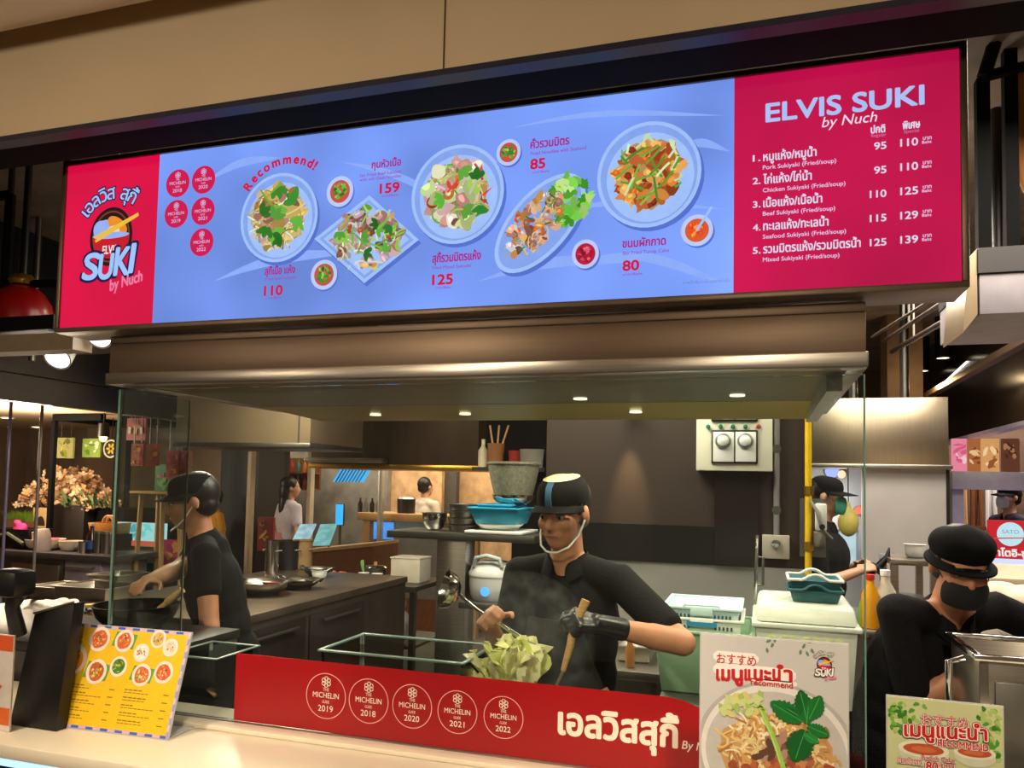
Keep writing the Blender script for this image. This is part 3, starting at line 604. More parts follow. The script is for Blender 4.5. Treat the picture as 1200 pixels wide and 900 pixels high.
for (lx, ly, ex, ey, wd_) in ((940, 845, 903, 822, .5), (945, 842, 938, 808, .5), (948, 842, 962, 815, .55), (946, 850, 972, 862, .5), (944, 855, 930, 892, .62), (942, 860, 960, 870, .5), (945, 848, 948, 826, .5), (935, 838, 920, 828, .4)):
    a = P(lx, ly); b = P(ex, ey); vx, vy = b[0]-a[0], b[1]-a[1]; n = 16; left = []; right = []
    for i in range(n+1):
        q_ = i/n; ww = wd_*sin(pi*min(1, q_*.92+.06))**.8*(1+.30*(i % 2))*.5; left.append((a[0]+vx*q_-vy*ww, a[1]+vy*q_+vx*ww)); right.append((a[0]+vx*q_+vy*ww, a[1]+vy*q_-vx*ww))
    d += 2e-5; mb.m(I(*R.choice([(22, 110, 44), (34, 130, 56), (16, 92, 36)]))).poly(P1, clipd(left+right[::-1]), .0028+d*.05); mb.m(I(70, 160, 84)); strip(mb, P1, a, atan2(vy, vx), sqrt(vx*vx+vy*vy)*.9, .0012, .05, .0031)
mb.build('bowl_picture', None, t)
mb = MB()
def sticker(poly_, d): mb.m(I(240, 232, 228)).poly(P1, poly_, d)
for x0, y0, x1, y1 in ((836, 762, 889, 779), (836, 776, 933, 800), (876, 794, 934, 804)):
    A = P(x0, y0); B = P(x1, y1); ra = abs(A[1]-B[1])*.35; x_0, x_1, y_0, y_1 = A[0], B[0], B[1]-.001, A[1]
    sticker([(x_0+ra, y_0), (x_1-ra, y_0), (x_1, y_0+ra), (x_1, y_1-ra), (x_1-ra, y_1), (x_0+ra, y_1), (x_0, y_1-ra), (x_0, y_0+ra)], .0005)
RI = I(196, 28, 34)
ptext(mb.m(RI), P1, 'おすすめ', 840, 776, 886, 11, d=.0009, bold=.01, cap=.8)
for g, xa_, xb_ in (('เ', 840, 843), ('ม', 846, 855), ('นู', 858, 870), ('แ', 873, 880), ('น', 884, 893), ('ะ', 896, 903), ('น', 906, 914), ('ำ', 911, 928)):
    ptext(mb, P1, g, xa_, 796.5+(xa_-840)*.0, xb_, 11.5, d=.0009, bold=.04, cap=TH)
ptext(mb, P1, 'recommend', 880, 802, 929, 7, d=.0014, bold=.015, cap=.7)
for px, py in ((905, 756), (899, 762), (901, 751), (908, 750), (942, 757), (948, 752), (952, 763), (946, 766), (938, 764)):
    c = P(px, py); mb.m(I(96, 130, 110)).poly(P1, clipd(blob(R, c, .0045, .0022, R.random()*6, .2)), .0006)
mb.build('lettering', None, t)
mb = MB(); emblem(mb, P1, P(966, 780), .0125, False, .0006, (236, 232, 228), (20, 18, 24)); mb.build('shop_emblem', None, t)
# recommended snack card
Y2 = 1.44; pa = AY(1040, 818, Y2); pb = AY(1174, 828, Y2); ang = rad(-1.5); W2 = pb.x-pa.x; H2 = pa.z-ZC-.002
P2 = PL((pa.x, Y2, ZC+.005), (cos(ang), sin(ang), 0), (0, 0, 1))
t = stand('table_sign', 'small counter card printed with RECOMMEND and two bowls among green leaves', P2, W2, H2, .08, mat('pale_olive_paper', (196, 200, 150), .4, 0, .10, 9))
mb = MB(); P = lambda px, py: P2.at(px, py)
def clip2(pts): return [(min(max(a, .0005), W2-.0005), min(max(b, .0005), H2-.0005)) for a, b in pts]
for i in range(90):
    if R.random() < .55: px = 1043+abs(R.gauss(0, 14)); py = 822+R.random()*36
    else: px = 1171-abs(R.gauss(0, 12)); py = 830+R.random()*66
    mb.m(I(*R.choice([(84, 150, 50), (120, 176, 70), (60, 120, 40), (170, 196, 110)]))).poly(P2, clip2(blob(R, P(px, py), .005, .003, R.random()*6, .3)), .0003+i*3e-6)
for px, py, rx in ((1082, 878, 24), (1142, 882, 20)):
    c = P(px, py); r_ = P(px+rx, py)[0]-c[0]; mb.m(I(206, 206, 180)).poly(P2, clip2(ellp((c[0], c[1]-.006), r_*1.25, r_*.7)), .0007); mb.m(I(226, 224, 200)).poly(P2, clip2(ellp(c, r_*1.25, r_*.45)), .0008); mb.m(I(186, 84, 50)).poly(P2, clip2(ellp(c, r_, r_*.30)), .0009); mb.m(I(206, 110, 70)).poly(P2, clip2(blob(R, c, r_*.6, r_*.16, 0, .2)), .0010)
mb.build('bowl_picture', None, t)
mb = MB(); DK = I(90, 40, 30); LT = I(246, 226, 216)
def otext(s, x0, y, x1, h, cap, bold, gl=None):
    for m_, bo, d in ((DK, bold+.075, .0014), (LT, bold+.045, .0017), (RI, bold, .0020)):
        ptext(mb.m(m_), P2, s, x0-(.4 if bo > bold else 0), y+(.3 if bo > bold else 0), x1+(.4 if bo > bold else 0), h, d=d, bold=bo, cap=cap)
otext('おすすめ', 1080, 848, 1134, 12, .8, .0)
for g, xa_, xb_ in (('เ', 1060, 1064), ('ม', 1067, 1078), ('นู', 1081, 1094), ('แ', 1098, 1107), ('น', 1110, 1121), ('ะ', 1124, 1131), ('น', 1134, 1144), ('ำ', 1142, 1156)): otext(g, xa_, 861.5+(xa_-1060)*.055, xb_, 12, TH, .03)
otext('RECOMMEND', 1099, 873.5, 1158, 8, .727, .015); otext('Radish Cake', 1080, 889, 1119, 5, .727, .0); otext('ขนมผักกาด', 1052, 893, 1080, 5, TH, .0); otext('80', 1085, 902, 1099, 11, .727, .02); otext('บาท', 1102, 900, 1118, 6, TH, .0)
mb.build('lettering', None, t)
# yellow menu
A = AZ(58, 849, ZC+.004); B = AZ(195, 866, ZC+.004); u = (B-A); u.z = 0; u.normalize(); nb = V((-u.y, u.x, 0)); le = rad(17); vv = V((0, 0, 1))*cos(le)+nb*sin(le)
PM = PL(A, u, vv); tl = PM.at(82, 731); tr = PM.at(215, 740); W3 = PM.at(196, 866)[0]; H3 = (tl[1]+tr[1])/2
t = stand('table_sign', 'yellow counter menu card with nine plate pictures leaning back on the cream ledge', PM, W3, H3, .10, mat('lavender_card_edge', (186, 180, 206), .5))
mb = MB(); s_ = .007
for i in range(16):
    for k in range(2): mb.m(I(70, 84, 176) if (i+k) % 2 else I(206, 170, 186)).poly(PM, [(W3*i/16, (0, H3-s_*.8)[k]), (W3*(i+1)/16, (0, H3-s_*.8)[k]), (W3*(i+1)/16, (s_*.8, H3)[k]), (W3*i/16, (s_*.8, H3)[k])], .0003)
    for k in range(2): mb.m(I(150, 150, 206) if (i+k) % 2 else I(206, 186, 200)).poly(PM, [((0, W3-s_*.8)[k], H3*i/16), ((s_*.8, W3)[k], H3*i/16), ((s_*.8, W3)[k], H3*(i+1)/16), ((0, W3-s_*.8)[k], H3*(i+1)/16)], .0004)
mb.m(I(226, 182, 24)).poly(PM, [(s_, s_), (W3-s_, s_), (W3-s_, H3-s_), (s_, H3-s_)], .0006); mb.build('yellow_field', None, t)
P = lambda px, py: PM.at(px, py)
for px, py, rx, spec, leafy in ((117, 749, 12, ORG+[(200, 60, 40)], 0), (146, 751, 11, ORG+TAN, 1), (186, 749, 9, TAN+ORG, 0), (88, 773, 14, [(236, 150, 30), (240, 170, 50)], 0), (113, 787, 12, BRN, 1), (139, 781, 10, GRN+BRN, 0), (166, 765, 9, [(240, 232, 226), (206, 96, 60)], 0), (166, 791, 11, ORG+TAN, 1), (192, 788, 11, [(226, 84, 40), (240, 150, 110)], 0), (200, 759, 9, [(236, 206, 190)], 0)):
    mb = MB(); c = P(px, py); r_ = P(px+rx, py)[0]-c[0]
    if leafy: mb.m(I(90, 150, 60)).poly(PM, [(c[0]-r_*1.25, c[1]-r_*.5), (c[0]+r_*1.1, c[1]-r_*.7), (c[0]+r_*1.3, c[1]+r_*.6), (c[0]-r_*1.0, c[1]+r_*.8)], .0007)
    mb.m(I(240, 214, 206)).poly(PM, ellp(c, r_, r_), .0009); mb.m(I(*spec[0])).poly(PM, blob(R, c, r_*.74, r_*.74, 0, .1), .0011); food(mb, PM, c, r_*.62, r_*.62, [('blob', 12, spec+[(240, 190, 120)], .3), ('leaf', 2, GRN, .4)], .0012, False, int(px)); mb.build('plate_picture', None, t)
mb = MB().m(I(120, 96, 30)); text(mb, PM, 'SULI', *P(87, 747), P(97, 747)[0]-P(87, 747)[0], .006, .0008, .02); text(mb, PM, 'GULI', *P(86.5, 753), P(97, 753)[0]-P(87, 753)[0], .006, .0008, .02)
for k in range(5):
    for col, x0 in ((0, .10), (1, .56)):
        y = H3*(.40-.072*k)
        for dy, n_, hh_ in ((0, 3+(k+col) % 3, .0026), (-.006, 5+(k*3+col) % 4, .0018)):   # unreadable dish lines, word by word
            x = W3*x0
            for q_ in range(n_):
                ww = W3*(.022+.018*R.random()); mb.poly(PM, [(x, y+dy), (x+ww, y+dy), (x+ww, y+dy+hh_), (x, y+dy+hh_)], .0008); x += ww+W3*.006
        x = W3*(x0+.33); mb.poly(PM, [(x, y-.004), (x+W3*.045, y-.004), (x+W3*.045, y-.0015), (x, y-.0015)], .0008)
mb.build('lettering', None, t)
# payment terminal at the end of the counter
Yt = 1.50; a = AY(13, 846, Yt); b = AY(71, 836, Yt); zt_ = AY(50, 714, Yt).z
t = thing('payment_terminal', 'black upright till panel with orange payment card at the end of the counter', 'payment terminal', (a.x, Yt, ZC))
pp = [(AY(13, 800, Yt).x, ZC+.001), (AY(68, 800, Yt).x, ZC+.001), (AY(71, 730, Yt).x, AY(72, 709, Yt).z), (AY(26, 730, Yt).x, AY(26, 722, Yt).z)]
MB().prism(pp, lambda x, z, d: V((x, Yt+d+(z-ZC)*.12, z)), 0, .035).build('panel', BLACK, t, bevel=.003)
e = AY(26, 722, Yt); f = AY(72, 709, Yt)
MB().tube([(e.x, Yt+(e.z-ZC)*.12, e.z+.002), (f.x, Yt+(f.z-ZC)*.12, f.z+.002)], .003, 8).build('edge_trim', STEEL, t)
hc = AY(16, 683, Yt-.02); MB().boxc(hc, (.085, .07, .068)).build('scanner_head', BLACK, t, bevel=.018)
MB().tube([hc+V((0, .01, -.03)), hc+V((-.012, .01, -.06)), V((hc.x-.01, Yt+.01, AY(20, 745, Yt).z))], [.022, .017, .02], 12).build('stalk', mat('dark_grey_plastic', (46, 44, 46), .45), t)
q0 = AY(-18, 740, Yt-.04); q1 = AY(18, 742, Yt-.04); zq = AY(0, 845, Yt-.04).z
PQ = PL((q0.x, Yt-.042, ZC+.002), (1, 0, 0), (0, 0, 1)); wq = q1.x-q0.x; hq = q0.z-ZC-.004
MB().prism([(0, 0), (wq, 0), (wq, hq), (0, hq)], lambda x, y, d: PQ.pt(x, y, d), -.004, 0).build('payment_card', mat('white_card', (206, 196, 190), .4), t)
mb = MB().m(I(206, 84, 40)).poly(PQ, [(0.002, hq*.83), (wq-.002, hq*.83), (wq-.002, hq-.002), (.002, hq-.002)], .0005); mb.m(I(214, 100, 40)).poly(PQ, [(.002, hq*.06), (wq-.002, hq*.06), (wq-.002, hq*.24), (.002, hq*.24)], .0005)
mb.m(I(206, 84, 40)); strip(mb, PQ, (wq*.55, hq*.40), .9, .02, .006, 0, .0008, 2); strip(mb, PQ, (wq*.55, hq*.40), 2.2, .02, .006, 0, .0008, 2); mb.build('card_print', None, t)
# ---------------------------------------------------------------- people
def bend(a, b, la, lb, pole):
    """two-bone joint: the elbow or knee between a and b, pushed towards pole"""
    d = b-a; L_ = min(d.length, (la+lb)*.995); u = d.normalized(); x = (la*la-lb*lb+L_*L_)/(2*L_); h = sqrt(max(0, la*la-x*x))
    w_ = pole-u*pole.dot(u); w_ = w_.normalized() if w_.length > 1e-5 else u.orthogonal().normalized()
    return a+u*x+w_*h, a+u*L_
def hand(mb, wr, d, pn, side, s, curl, grow=0., thumb=.6):
    """palm, four unequal bent fingers and a thumb from the palm's side. d: towards the knuckles, pn: out of the palm, side: +1 thumb towards pn x d"""
    d = d.normalized(); pn = (pn-d*pn.dot(d)).normalized(); ac = pn.cross(d).normalized()*side
    g = grow
    mb.caps(wr-d*.02*s, wr+d*.02*s, .026*s+g, .028*s+g)
    for i, (off, ln, r) in enumerate(((.030, .068, .0092), (.0105, .076, .0096), (-.010, .071, .0092), (-.029, .056, .0082))):
        k0 = wr+d*.012*s+ac*off*.55*s; k1 = wr+d*(.088-.006*abs(i-1))*s+ac*off*s
        mb.caps(k0, k1, .0145*s+g, .0125*s+g, 10)
        p = k1; t = curl*(.75+.12*i); ang = t*.6
        for j, f in enumerate((.46, .31, .23)):
            q = p+(d*cos(ang)+pn*sin(ang)+ac*off*.8)*(ln*f*s); mb.caps(p, q, (r-.0006*j)*s+g, (r-.0006*(j+1))*s+g, 10); p = q; ang += t
    p = wr+d*.024*s+ac*.026*s; a2 = .55
    for j, (ln, r) in enumerate(((.040, .0125), (.032, .0108), (.026, .0094))):
        q = p+(ac*cos(a2)+d*sin(a2)*1.1+pn*(.25+.35*thumb)).normalized()*(ln*s); mb.caps(p, q, r*s+g, (r-.001)*s+g, 10); p = q; a2 += .42+.2*thumb
def person(name, label, xy, H, face, lean=0., hyaw=0., hpit=0., lh=None, rh=None, skin=SKIN, shirt=CLOTHB, pants=PANTS, cap=None, mask=None, hair='short', vox=.008, sleeve=.8, polel=None, poler=None, grip=(.9, .9), apron=None, glove=None, skirt=None, tilt=0., palms=(None, None), capm=BLACKM, brim=1, cat='person', arms_len=1.0, shrug=0., girth=1.0):
    s = H/1.70; up = V((0, 0, 1)); f = V((sin(face), -cos(face), 0)); r = f.cross(up)
    base = V((xy[0], xy[1], 0)); t = thing(name, label, cat, base)
    tor = (up*cos(lean)+f*sin(lean)+r*sin(tilt)).normalized(); tf = r.cross(tor)*-1; tf = (f-tor*f.dot(tor)).normalized()
    hip = base+up*.92*s; chest = hip+tor*.33*s; neck = hip+tor*.52*s
    RM = Matrix((r, tf, tor)).transposed()
    sh = {k: hip+tor*(.465+shrug)*s+r*(.178*s*k*(1+(girth-1)*.5)) for k in (1, -1)}; gi = girth
    hf = f*cos(hyaw)+r*sin(hyaw); hd = (up*cos(hpit)+hf*sin(hpit)+tor*.35).normalized(); hf = (hf-hd*hf.dot(hd)).normalized(); hr = hf.cross(hd)
    HM = Matrix((hr, hf, hd)).transposed(); hc = neck+tor*.05*s+hd*.115*s+hf*.014*s
    hp = lambda x, y, z: hc+HM @ V((x*s, y*s, z*s))
    b = MB()
    b.ell(hip, (.160*s, .112*s, .13*s), RM); b.ell(hip+tor*.16*s, (.138*s, .098*s, .15*s), RM); b.ell(chest, (.158*s, .110*s, .165*s), RM)
    for k in (1, -1): b.caps(neck-tor*.015*s+r*.03*s*k, sh[k]-r*.015*s*k, .050*s, .056*s)
    b.caps(neck-tor*.05*s, hc-hd*.05*s-hf*.012*s, .060*s, .054*s)
    # head: skull, face, jaw, chin, brow, nose, cheeks, ears
    b.ell(hp(0, -.014, .032), (.074*s, .092*s, .088*s), HM); b.ell(hp(0, .030, -.030), (.060*s, .056*s, .082*s), HM); b.ell(hp(0, .040, -.078), (.040*s, .042*s, .034*s), HM)
    b.ell(hp(0, .070, .022), (.052*s, .018*s, .014*s), HM); b.caps(hp(0, .084, .012), hp(0, .102, -.024), .008*s, .0125*s)
    for k in (1, -1):
        b.ell(hp(.036*k, .058, -.022), (.024*s, .024*s, .026*s), HM); b.ell(hp(.077*k, -.012, -.008), (.010*s, .019*s, .031*s), HM)
        b.caps(hp(.012*k, .092, -.028), hp(.012*k, .088, -.028), .008*s, .008*s)
    b.caps(hp(-.018, .084, -.052), hp(.018, .084, -.052), .007*s, .007*s); b.caps(hp(-.014, .082, -.061), hp(.014, .082, -.061), .008*s, .008*s)
    J = {}
    for k, tgt, pole, pm in ((1, rh, poler, palms[0]), (-1, lh, polel, palms[1])):
        la, lb = .285*s*arms_len, .245*s*arms_len
        if tgt is None: tgt = sh[k]-up*.48*s+f*.10*s+r*.07*s*k
        pole = pole or (-f*.5-up*.6+r*.5*k)
        el, wr = bend(sh[k], V(tgt), la, lb, pole); J[k] = (sh[k], el, wr)
        b.caps(sh[k], el, .048*s, .040*s); b.caps(el, el.lerp(wr, .35), .042*s, .041*s); b.caps(el.lerp(wr, .3), wr, .041*s, .027*s)
        hand(b, wr, wr-el, pm or (-r*k*.6-up*.8), -k if pm is None else -k, s, grip[0 if k > 0 else 1], 0., 1.7 if grip[0 if k > 0 else 1] > 1 else .6)
    L = {}
    for k in (1, -1):
        h0 = hip+r*.088*s*k-up*.04*s; kn = base+up*.49*s+r*.095*s*k+f*.02*s; an = base+up*.09*s+r*.10*s*k-f*.02*s; L[k] = (h0, kn, an)
        b.caps(h0, kn, .082*s, .055*s); b.caps(kn, kn.lerp(an, .35), .054*s, .056*s); b.caps(kn.lerp(an, .35), an, .056*s, .036*s); b.caps(an-up*.045*s-f*.02*s, an-up*.055*s+f*.14*s, .035*s, .028*s)
    body = b.build('body', skin, t, remesh=vox, sm=3)
    # clothes follow the body
    c = MB(); g = .016*s
    c.ell(hip+tor*.02*s, (.172*s*gi, .126*s*gi, .14*s), RM); c.ell(hip+tor*.16*s, (.158*s*gi, .118*s*gi, .16*s), RM); c.ell(chest, (.172*s*gi, .126*s*gi, .172*s), RM); c.ell(hip+tor*.26*s, (.165*s*gi, .124*s*gi, .15*s), RM)
    for k in (1, -1):
        a_, e_, w_ = J[k]; c.caps(neck-tor*.022*s+r*.046*s*k, sh[k]-r*.014*s*k, .056*s, .063*s); c.caps(neck-tor*.05*s-tf*.03*s, neck-tor*.06*s-tf*.03*s, .075*s, .08*s); c.caps(a_, a_.lerp(e_, sleeve), .060*s, .057*s)
    shobj = c.build('shirt', shirt, t, remesh=max(vox, .008), sm=4)
    col = MB(); n = 18; A1 = []; A2 = []
    for i in range(n+1):
        q_ = rad(16+328*i/n); e = abs(i-n/2)/(n/2); A1.append(neck+tor*(.036-.030*e**3)*s+tf*(.064*s*cos(q_)+.012*s*e)+r*(.066*s*sin(q_))); A2.append(neck+tor*(-.012-.05*e**3)*s+tf*(.084*s*cos(q_)+.016*s*e)+r*(.088*s*sin(q_)))
    col.add(A1+A2, [(i, i+1, n+2+i, n+1+i) for i in range(n)]); col.build('collar', shirt, shobj, solid=.005, sub=1)
    tr_ = MB()
    if skirt:
        tr_.lathe([(.150*s, .20*s), (.162*s, .08*s), (.176*s, 0), (.19*s, -.2*s), (.22*s, -.55*s), (.0, -.55*s)], hip, 28, None, 1, .8); tr_.build('skirt', skirt, t)
    else:
        tr_.ell(hip-up*.02*s, (.170*s*gi, .124*s*gi, .13*s), RM)
        for k in (1, -1): h0, kn, an = L[k]; tr_.caps(h0, kn, .094*s, .070*s); tr_.caps(kn, an+up*.02*s, .070*s, .055*s)
        tr_.build('trousers', pants, t, remesh=.014, sm=3)
    sh_ = MB()
    for k in (1, -1): an = L[k][2]; sh_.caps(an-up*.05*s-f*.03*s, an-up*.055*s+f*.15*s, .040*s, .034*s)
    sh_.build('shoes', BLACK, t, remesh=.01, sm=2)
    if apron:
        a_ = MB(); n = 14; R0 = []; 
        for z, wd_, rr in ((.36, .5, .139), (.22, .75, .137), (.10, 1.05, .141), (-.02, 1.15, .146), (-.2, 1.1, .142), (-.42, 1.05, .15)):
            R0.append([hip+(tor if z > 0 else up)*z*s+tf*(rr*s*cos(q_)*.99)+r*(rr*1.34*s*sin(q_)) for q_ in [wd_*(-1+2*i/n) for i in range(n+1)]])
        vs = [p for q_ in R0 for p in q_]; m = n+1
        a_.add(vs, [(i*m+j, i*m+j+1, (i+1)*m+j+1, (i+1)*m+j) for i in range(len(R0)-1) for j in range(n)]); a_.build('apron', apron, t, solid=.004)
    if glove:
        k = glove; gm = MB(); hand(gm, J[k][2], J[k][2]-J[k][1], palms[0 if k > 0 else 1] or (-r*k*.6-up*.8), -k, s, grip[0 if k > 0 else 1], .0028, 1.7 if grip[0 if k > 0 else 1] > 1 else .6)
        gm.caps(J[k][2]-(J[k][2]-J[k][1]).normalized()*.05*s, J[k][2], .036*s, .032*s); gm.build('glove', mat('black_nitrile_glove', (16, 16, 18), .35), t, remesh=max(.005, vox*.7), sm=2)
    # face details
    for k in (1, -1):
        e = MB().m(mat('eye_white', (214, 206, 196), .3, 0, .02)).ell(hp(.030*k, .076, .004), (.0125*s, .008*s, .0065*s), HM, 12, 8); e.m(mat('eye_dark', (20, 14, 12), .2, 0, .02)).ell(hp(.030*k, .0812, .003), (.006*s, .0042*s, .006*s), HM, 10, 6); e.build('eye', None, body)
        MB().tube([hp(.014*k, .088, .020), hp(.030*k, .089, .025), hp(.047*k, .076, .021)], [.003*s, .004*s, .002*s], 8, flat=.6).build('eyebrow', HAIR, body)
    if mask != 'green': MB().tube([hp(-.022, .086, -.057), hp(0, .0915, -.0555), hp(.022, .086, -.057)], [.002*s, .0042*s, .002*s], 8).build('mouth', mat('lip', (150, 82, 72), .5), body)
    # hair
    hm = MB()
    if hair == 'long':
        hm.ell(hp(0, -.030, .040), (.088*s, .098*s, .092*s), HM, 24, 14); hm.ell(hp(0, -.070, -.05), (.082*s, .058*s, .12*s), HM); hm.ell(hp(0, -.085, -.20), (.075*s, .045*s, .15*s), HM); hm.ell(hp(0, -.090, -.33), (.05*s, .03*s, .10*s), HM)
        hm.build('hair', HAIR, t, remesh=.01, sm=3)
    else:
        hm.ell(hp(0, -.032, .036), (.081*s, .090*s, .090*s), HM, 24, 14); hm.ell(hp(0, -.05, -.02), (.074*s, .060*s, .055*s), HM)
        for k in (1, -1): hm.caps(hp(.073*k, .012, .03), hp(.073*k, .018, -.004), .008*s, .005*s)
        hm.build('hair', HAIR, t, remesh=.007, sm=2)
    # headwear
    ce = None
    if cap in ('visor', 'beret'):
        cm = MB(); n = 32
        if cap == 'visor':
            pr = [(.096, -.004), (.097, .018), (.094, .036), (.086, .058), (.068, .075), (.038, .085), (.004, .088)]
            pr = [(a*.94, z*.94) for a, z in pr]; cm.lathe([(a*s, z*s) for a, z in pr]+[(.004*s, .078*s), (.06*s, .064*s), (.085*s, .032*s), (.087*s, -.004*s)], hp(0, -.012, .040), n, HM, .90, 1.08)
            ce = cm.build('cap', capm, t)
            bm = MB(); top = []; bot = []
            for i in range(15):
                a_ = rad(-72+144*i/14); inn = (.088*sin(a_), -.012+.104*cos(a_)); out = (.094*sin(a_)*1.02, -.012+.104*cos(a_)+.078*max(0, cos(a_*1.2))**.7*brim)
                dz = -.012*(abs(sin(a_))**2)
                top += [hp(inn[0], inn[1]-.004, .042+dz), hp(out[0], out[1], .030+dz*1.4)]; bot += [hp(inn[0], inn[1]-.004, .038+dz), hp(out[0], out[1], .026+dz*1.4)]
            N_ = 30; bm.add(top+bot, [(2*i, 2*i+1, 2*i+3, 2*i+2) for i in range(14)]+[(N_+2*i, N_+2*i+2, N_+2*i+3, N_+2*i+1) for i in range(14)]+[(2*i+1, N_+2*i+1, N_+2*i+3, 2*i+3) for i in range(14)]+[(2*i, 2*i+2, N_+2*i+2, N_+2*i) for i in range(14)]+[(0, N_, N_+1, 1), (28, 29, N_+29, N_+28)])
            bm.build('brim', capm, ce)
        else:
            pr = [(.097, -.010), (.112, .004), (.122, .026), (.118, .052), (.100, .076), (.070, .092), (.036, .099), (.004, .101)]
            pr = [(a*.86, z*.9) for a, z in pr]; rg = []
            for a_, z in pr: rg.append([hp((a_*s/s)*cos(2*pi*j/48)*(1+.012*sin(11*2*pi*j/48+z*60))*.88, -.016+a_*sin(2*pi*j/48)*1.10*(1+.012*sin(9*2*pi*j/48+z*40)), .036+z+(.012*sin(2*pi*j/48) if z > .02 else 0)) for j in range(48)])
            cm.rings(rg); ce = cm.build('cap', capm, t, sub=1)
            bm = MB(); n = 40; A1 = []; 
            for rr, zz in ((.084, .028), (.108, .014), (.109, .008), (.084, .022)): A1.append([hp(rr*cos(2*pi*j/n)*.90, -.010+rr*sin(2*pi*j/n)*1.12, zz) for j in range(n)])
            bm.rings(A1, closed=True); bm.build('brim', capm, ce)
    if mask == 'shield':
        MB().tube([hp(-.079, -.005, -.014), hp(-.070, .035, -.062), hp(-.050, .072, -.092), hp(-.022, .092, -.104), hp(0, .096, -.107), hp(.022, .092, -.104), hp(.050, .072, -.092), hp(.070, .035, -.062), hp(.079, -.005, -.014)], .0034*s, 8, flat=1).build('mouth_shield', WHITEP, t)
    elif mask:
        mk = MB(); n = 12; rows = []
        for z, k in ((-.022, .6), (-.036, .92), (-.056, 1.0), (-.080, .92), (-.100, .55)) if mask == 'black' else ((.006, .6), (-.012, .92), (-.040, 1.0), (-.070, .92), (-.096, .55)):
            rows.append([hp(.074*sin(q_)*(.55+.45*k), .010+(.088+.014*k)*cos(q_*.92)*(1 if k > .7 else .95), z) for q_ in [1.18*(-1+2*i/n) for i in range(n+1)]])
        m = n+1; mk.add([p for q_ in rows for p in q_], [(i*m+j, i*m+j+1, (i+1)*m+j+1, (i+1)*m+j) for i in range(4) for j in range(n)])
        mc = mat('green_face_mask', (60, 150, 126), .8) if mask == 'green' else (mat('black_face_mask', (18, 18, 20), .9) if mask == 'black' else mat('pale_face_mask', (196, 206, 204), .8))
        mko = mk.build('face_mask', mc, t, solid=.003, sub=1)
        for k in (1, -1): MB().tube([hp(.064*k, .05, -.02), hp(.078*k, .005, .006), hp(.082*k, -.02, -.004)], .0016*s, 6).build('ear_loop', mc, mko)
    return t, dict(hip=hip, tor=tor, r=r, f=f, J=J, hp=hp, s=s, HM=HM, tf=tf, chest=chest, cap=ce, shirt=shobj)

# the cook at the wok behind the glass
YC = 2.32
hx = AY(664, 600, YC); tgl = AY(575, 735, YC-.26); tgr = AY(708, 733, YC-.27)
chef, J0 = person('person', 'cook in black cap, polo shirt and apron holding a ladle behind the glass screen', (AY(670, 690, YC).x, YC+.03), 1.56, rad(-10), lean=.10, hyaw=rad(4), hpit=.26, lh=tgr, rh=tgl,
    cap='visor', mask='shield', vox=.0065, sleeve=.72, polel=V((.8, .75, -.10)), poler=V((-.12, .7, -.7)), brim=.45, grip=(1.25, 1.25), apron=mat('black_apron', (24, 24, 27), .7, 0, .2, 60, .1), glove=-1, palms=(V((.5, .2, -.6)), V((-.5, .2, -.6))))
hp = J0['hp']; s_ = J0['s']
# crest on the shirt, pale patch and blue band laid over the cap
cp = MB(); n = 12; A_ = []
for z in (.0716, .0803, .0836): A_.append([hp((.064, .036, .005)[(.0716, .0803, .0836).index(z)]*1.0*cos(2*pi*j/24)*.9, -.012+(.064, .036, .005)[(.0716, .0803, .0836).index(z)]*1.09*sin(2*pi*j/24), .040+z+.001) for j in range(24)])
cp.rings(A_); cp.build('crown_patch', mat('matte_cream', (206, 200, 150), .8), J0['cap'])
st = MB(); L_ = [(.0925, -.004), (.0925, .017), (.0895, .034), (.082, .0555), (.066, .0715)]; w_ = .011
st.add([hp(x, -.012+1.085*a+.002, .040+z) for a, z in L_ for x in (-w_, w_)], [(2*i, 2*i+1, 2*i+3, 2*i+2) for i in range(4)]); st.build('blue_band', mat('matte_steel_blue', (52, 92, 120), .8), J0['cap'], solid=.002)
cq = J0['chest']+J0['tf']*.139*s_-J0['r']*.075*s_+J0['tor']*.04*s_
PQ2 = PL(cq, -J0['r'], J0['tor']); mb = MB()
mb.m(ink((196, 120, 50), False)).prism(ellp((0, .012), .010, .020, 16), lambda a, b, d: PQ2.pt(a, b, d), -.016, .010); mb.m(ink((170, 40, 30), False)).poly(PQ2, ellp((0, .002), .008, .008, 16), .0105); mb.m(ink((226, 210, 190), False)).poly(PQ2, ellp((.001, .022), .005, .006, 12), .0105)
mb.m(ink((214, 210, 200), False)); text(mb, PQ2, 'by Nuch', -.012, -.024, .034, .009, .011, .02, .2, rot=.25); mb.build('shirt_crest', None, J0['shirt'])
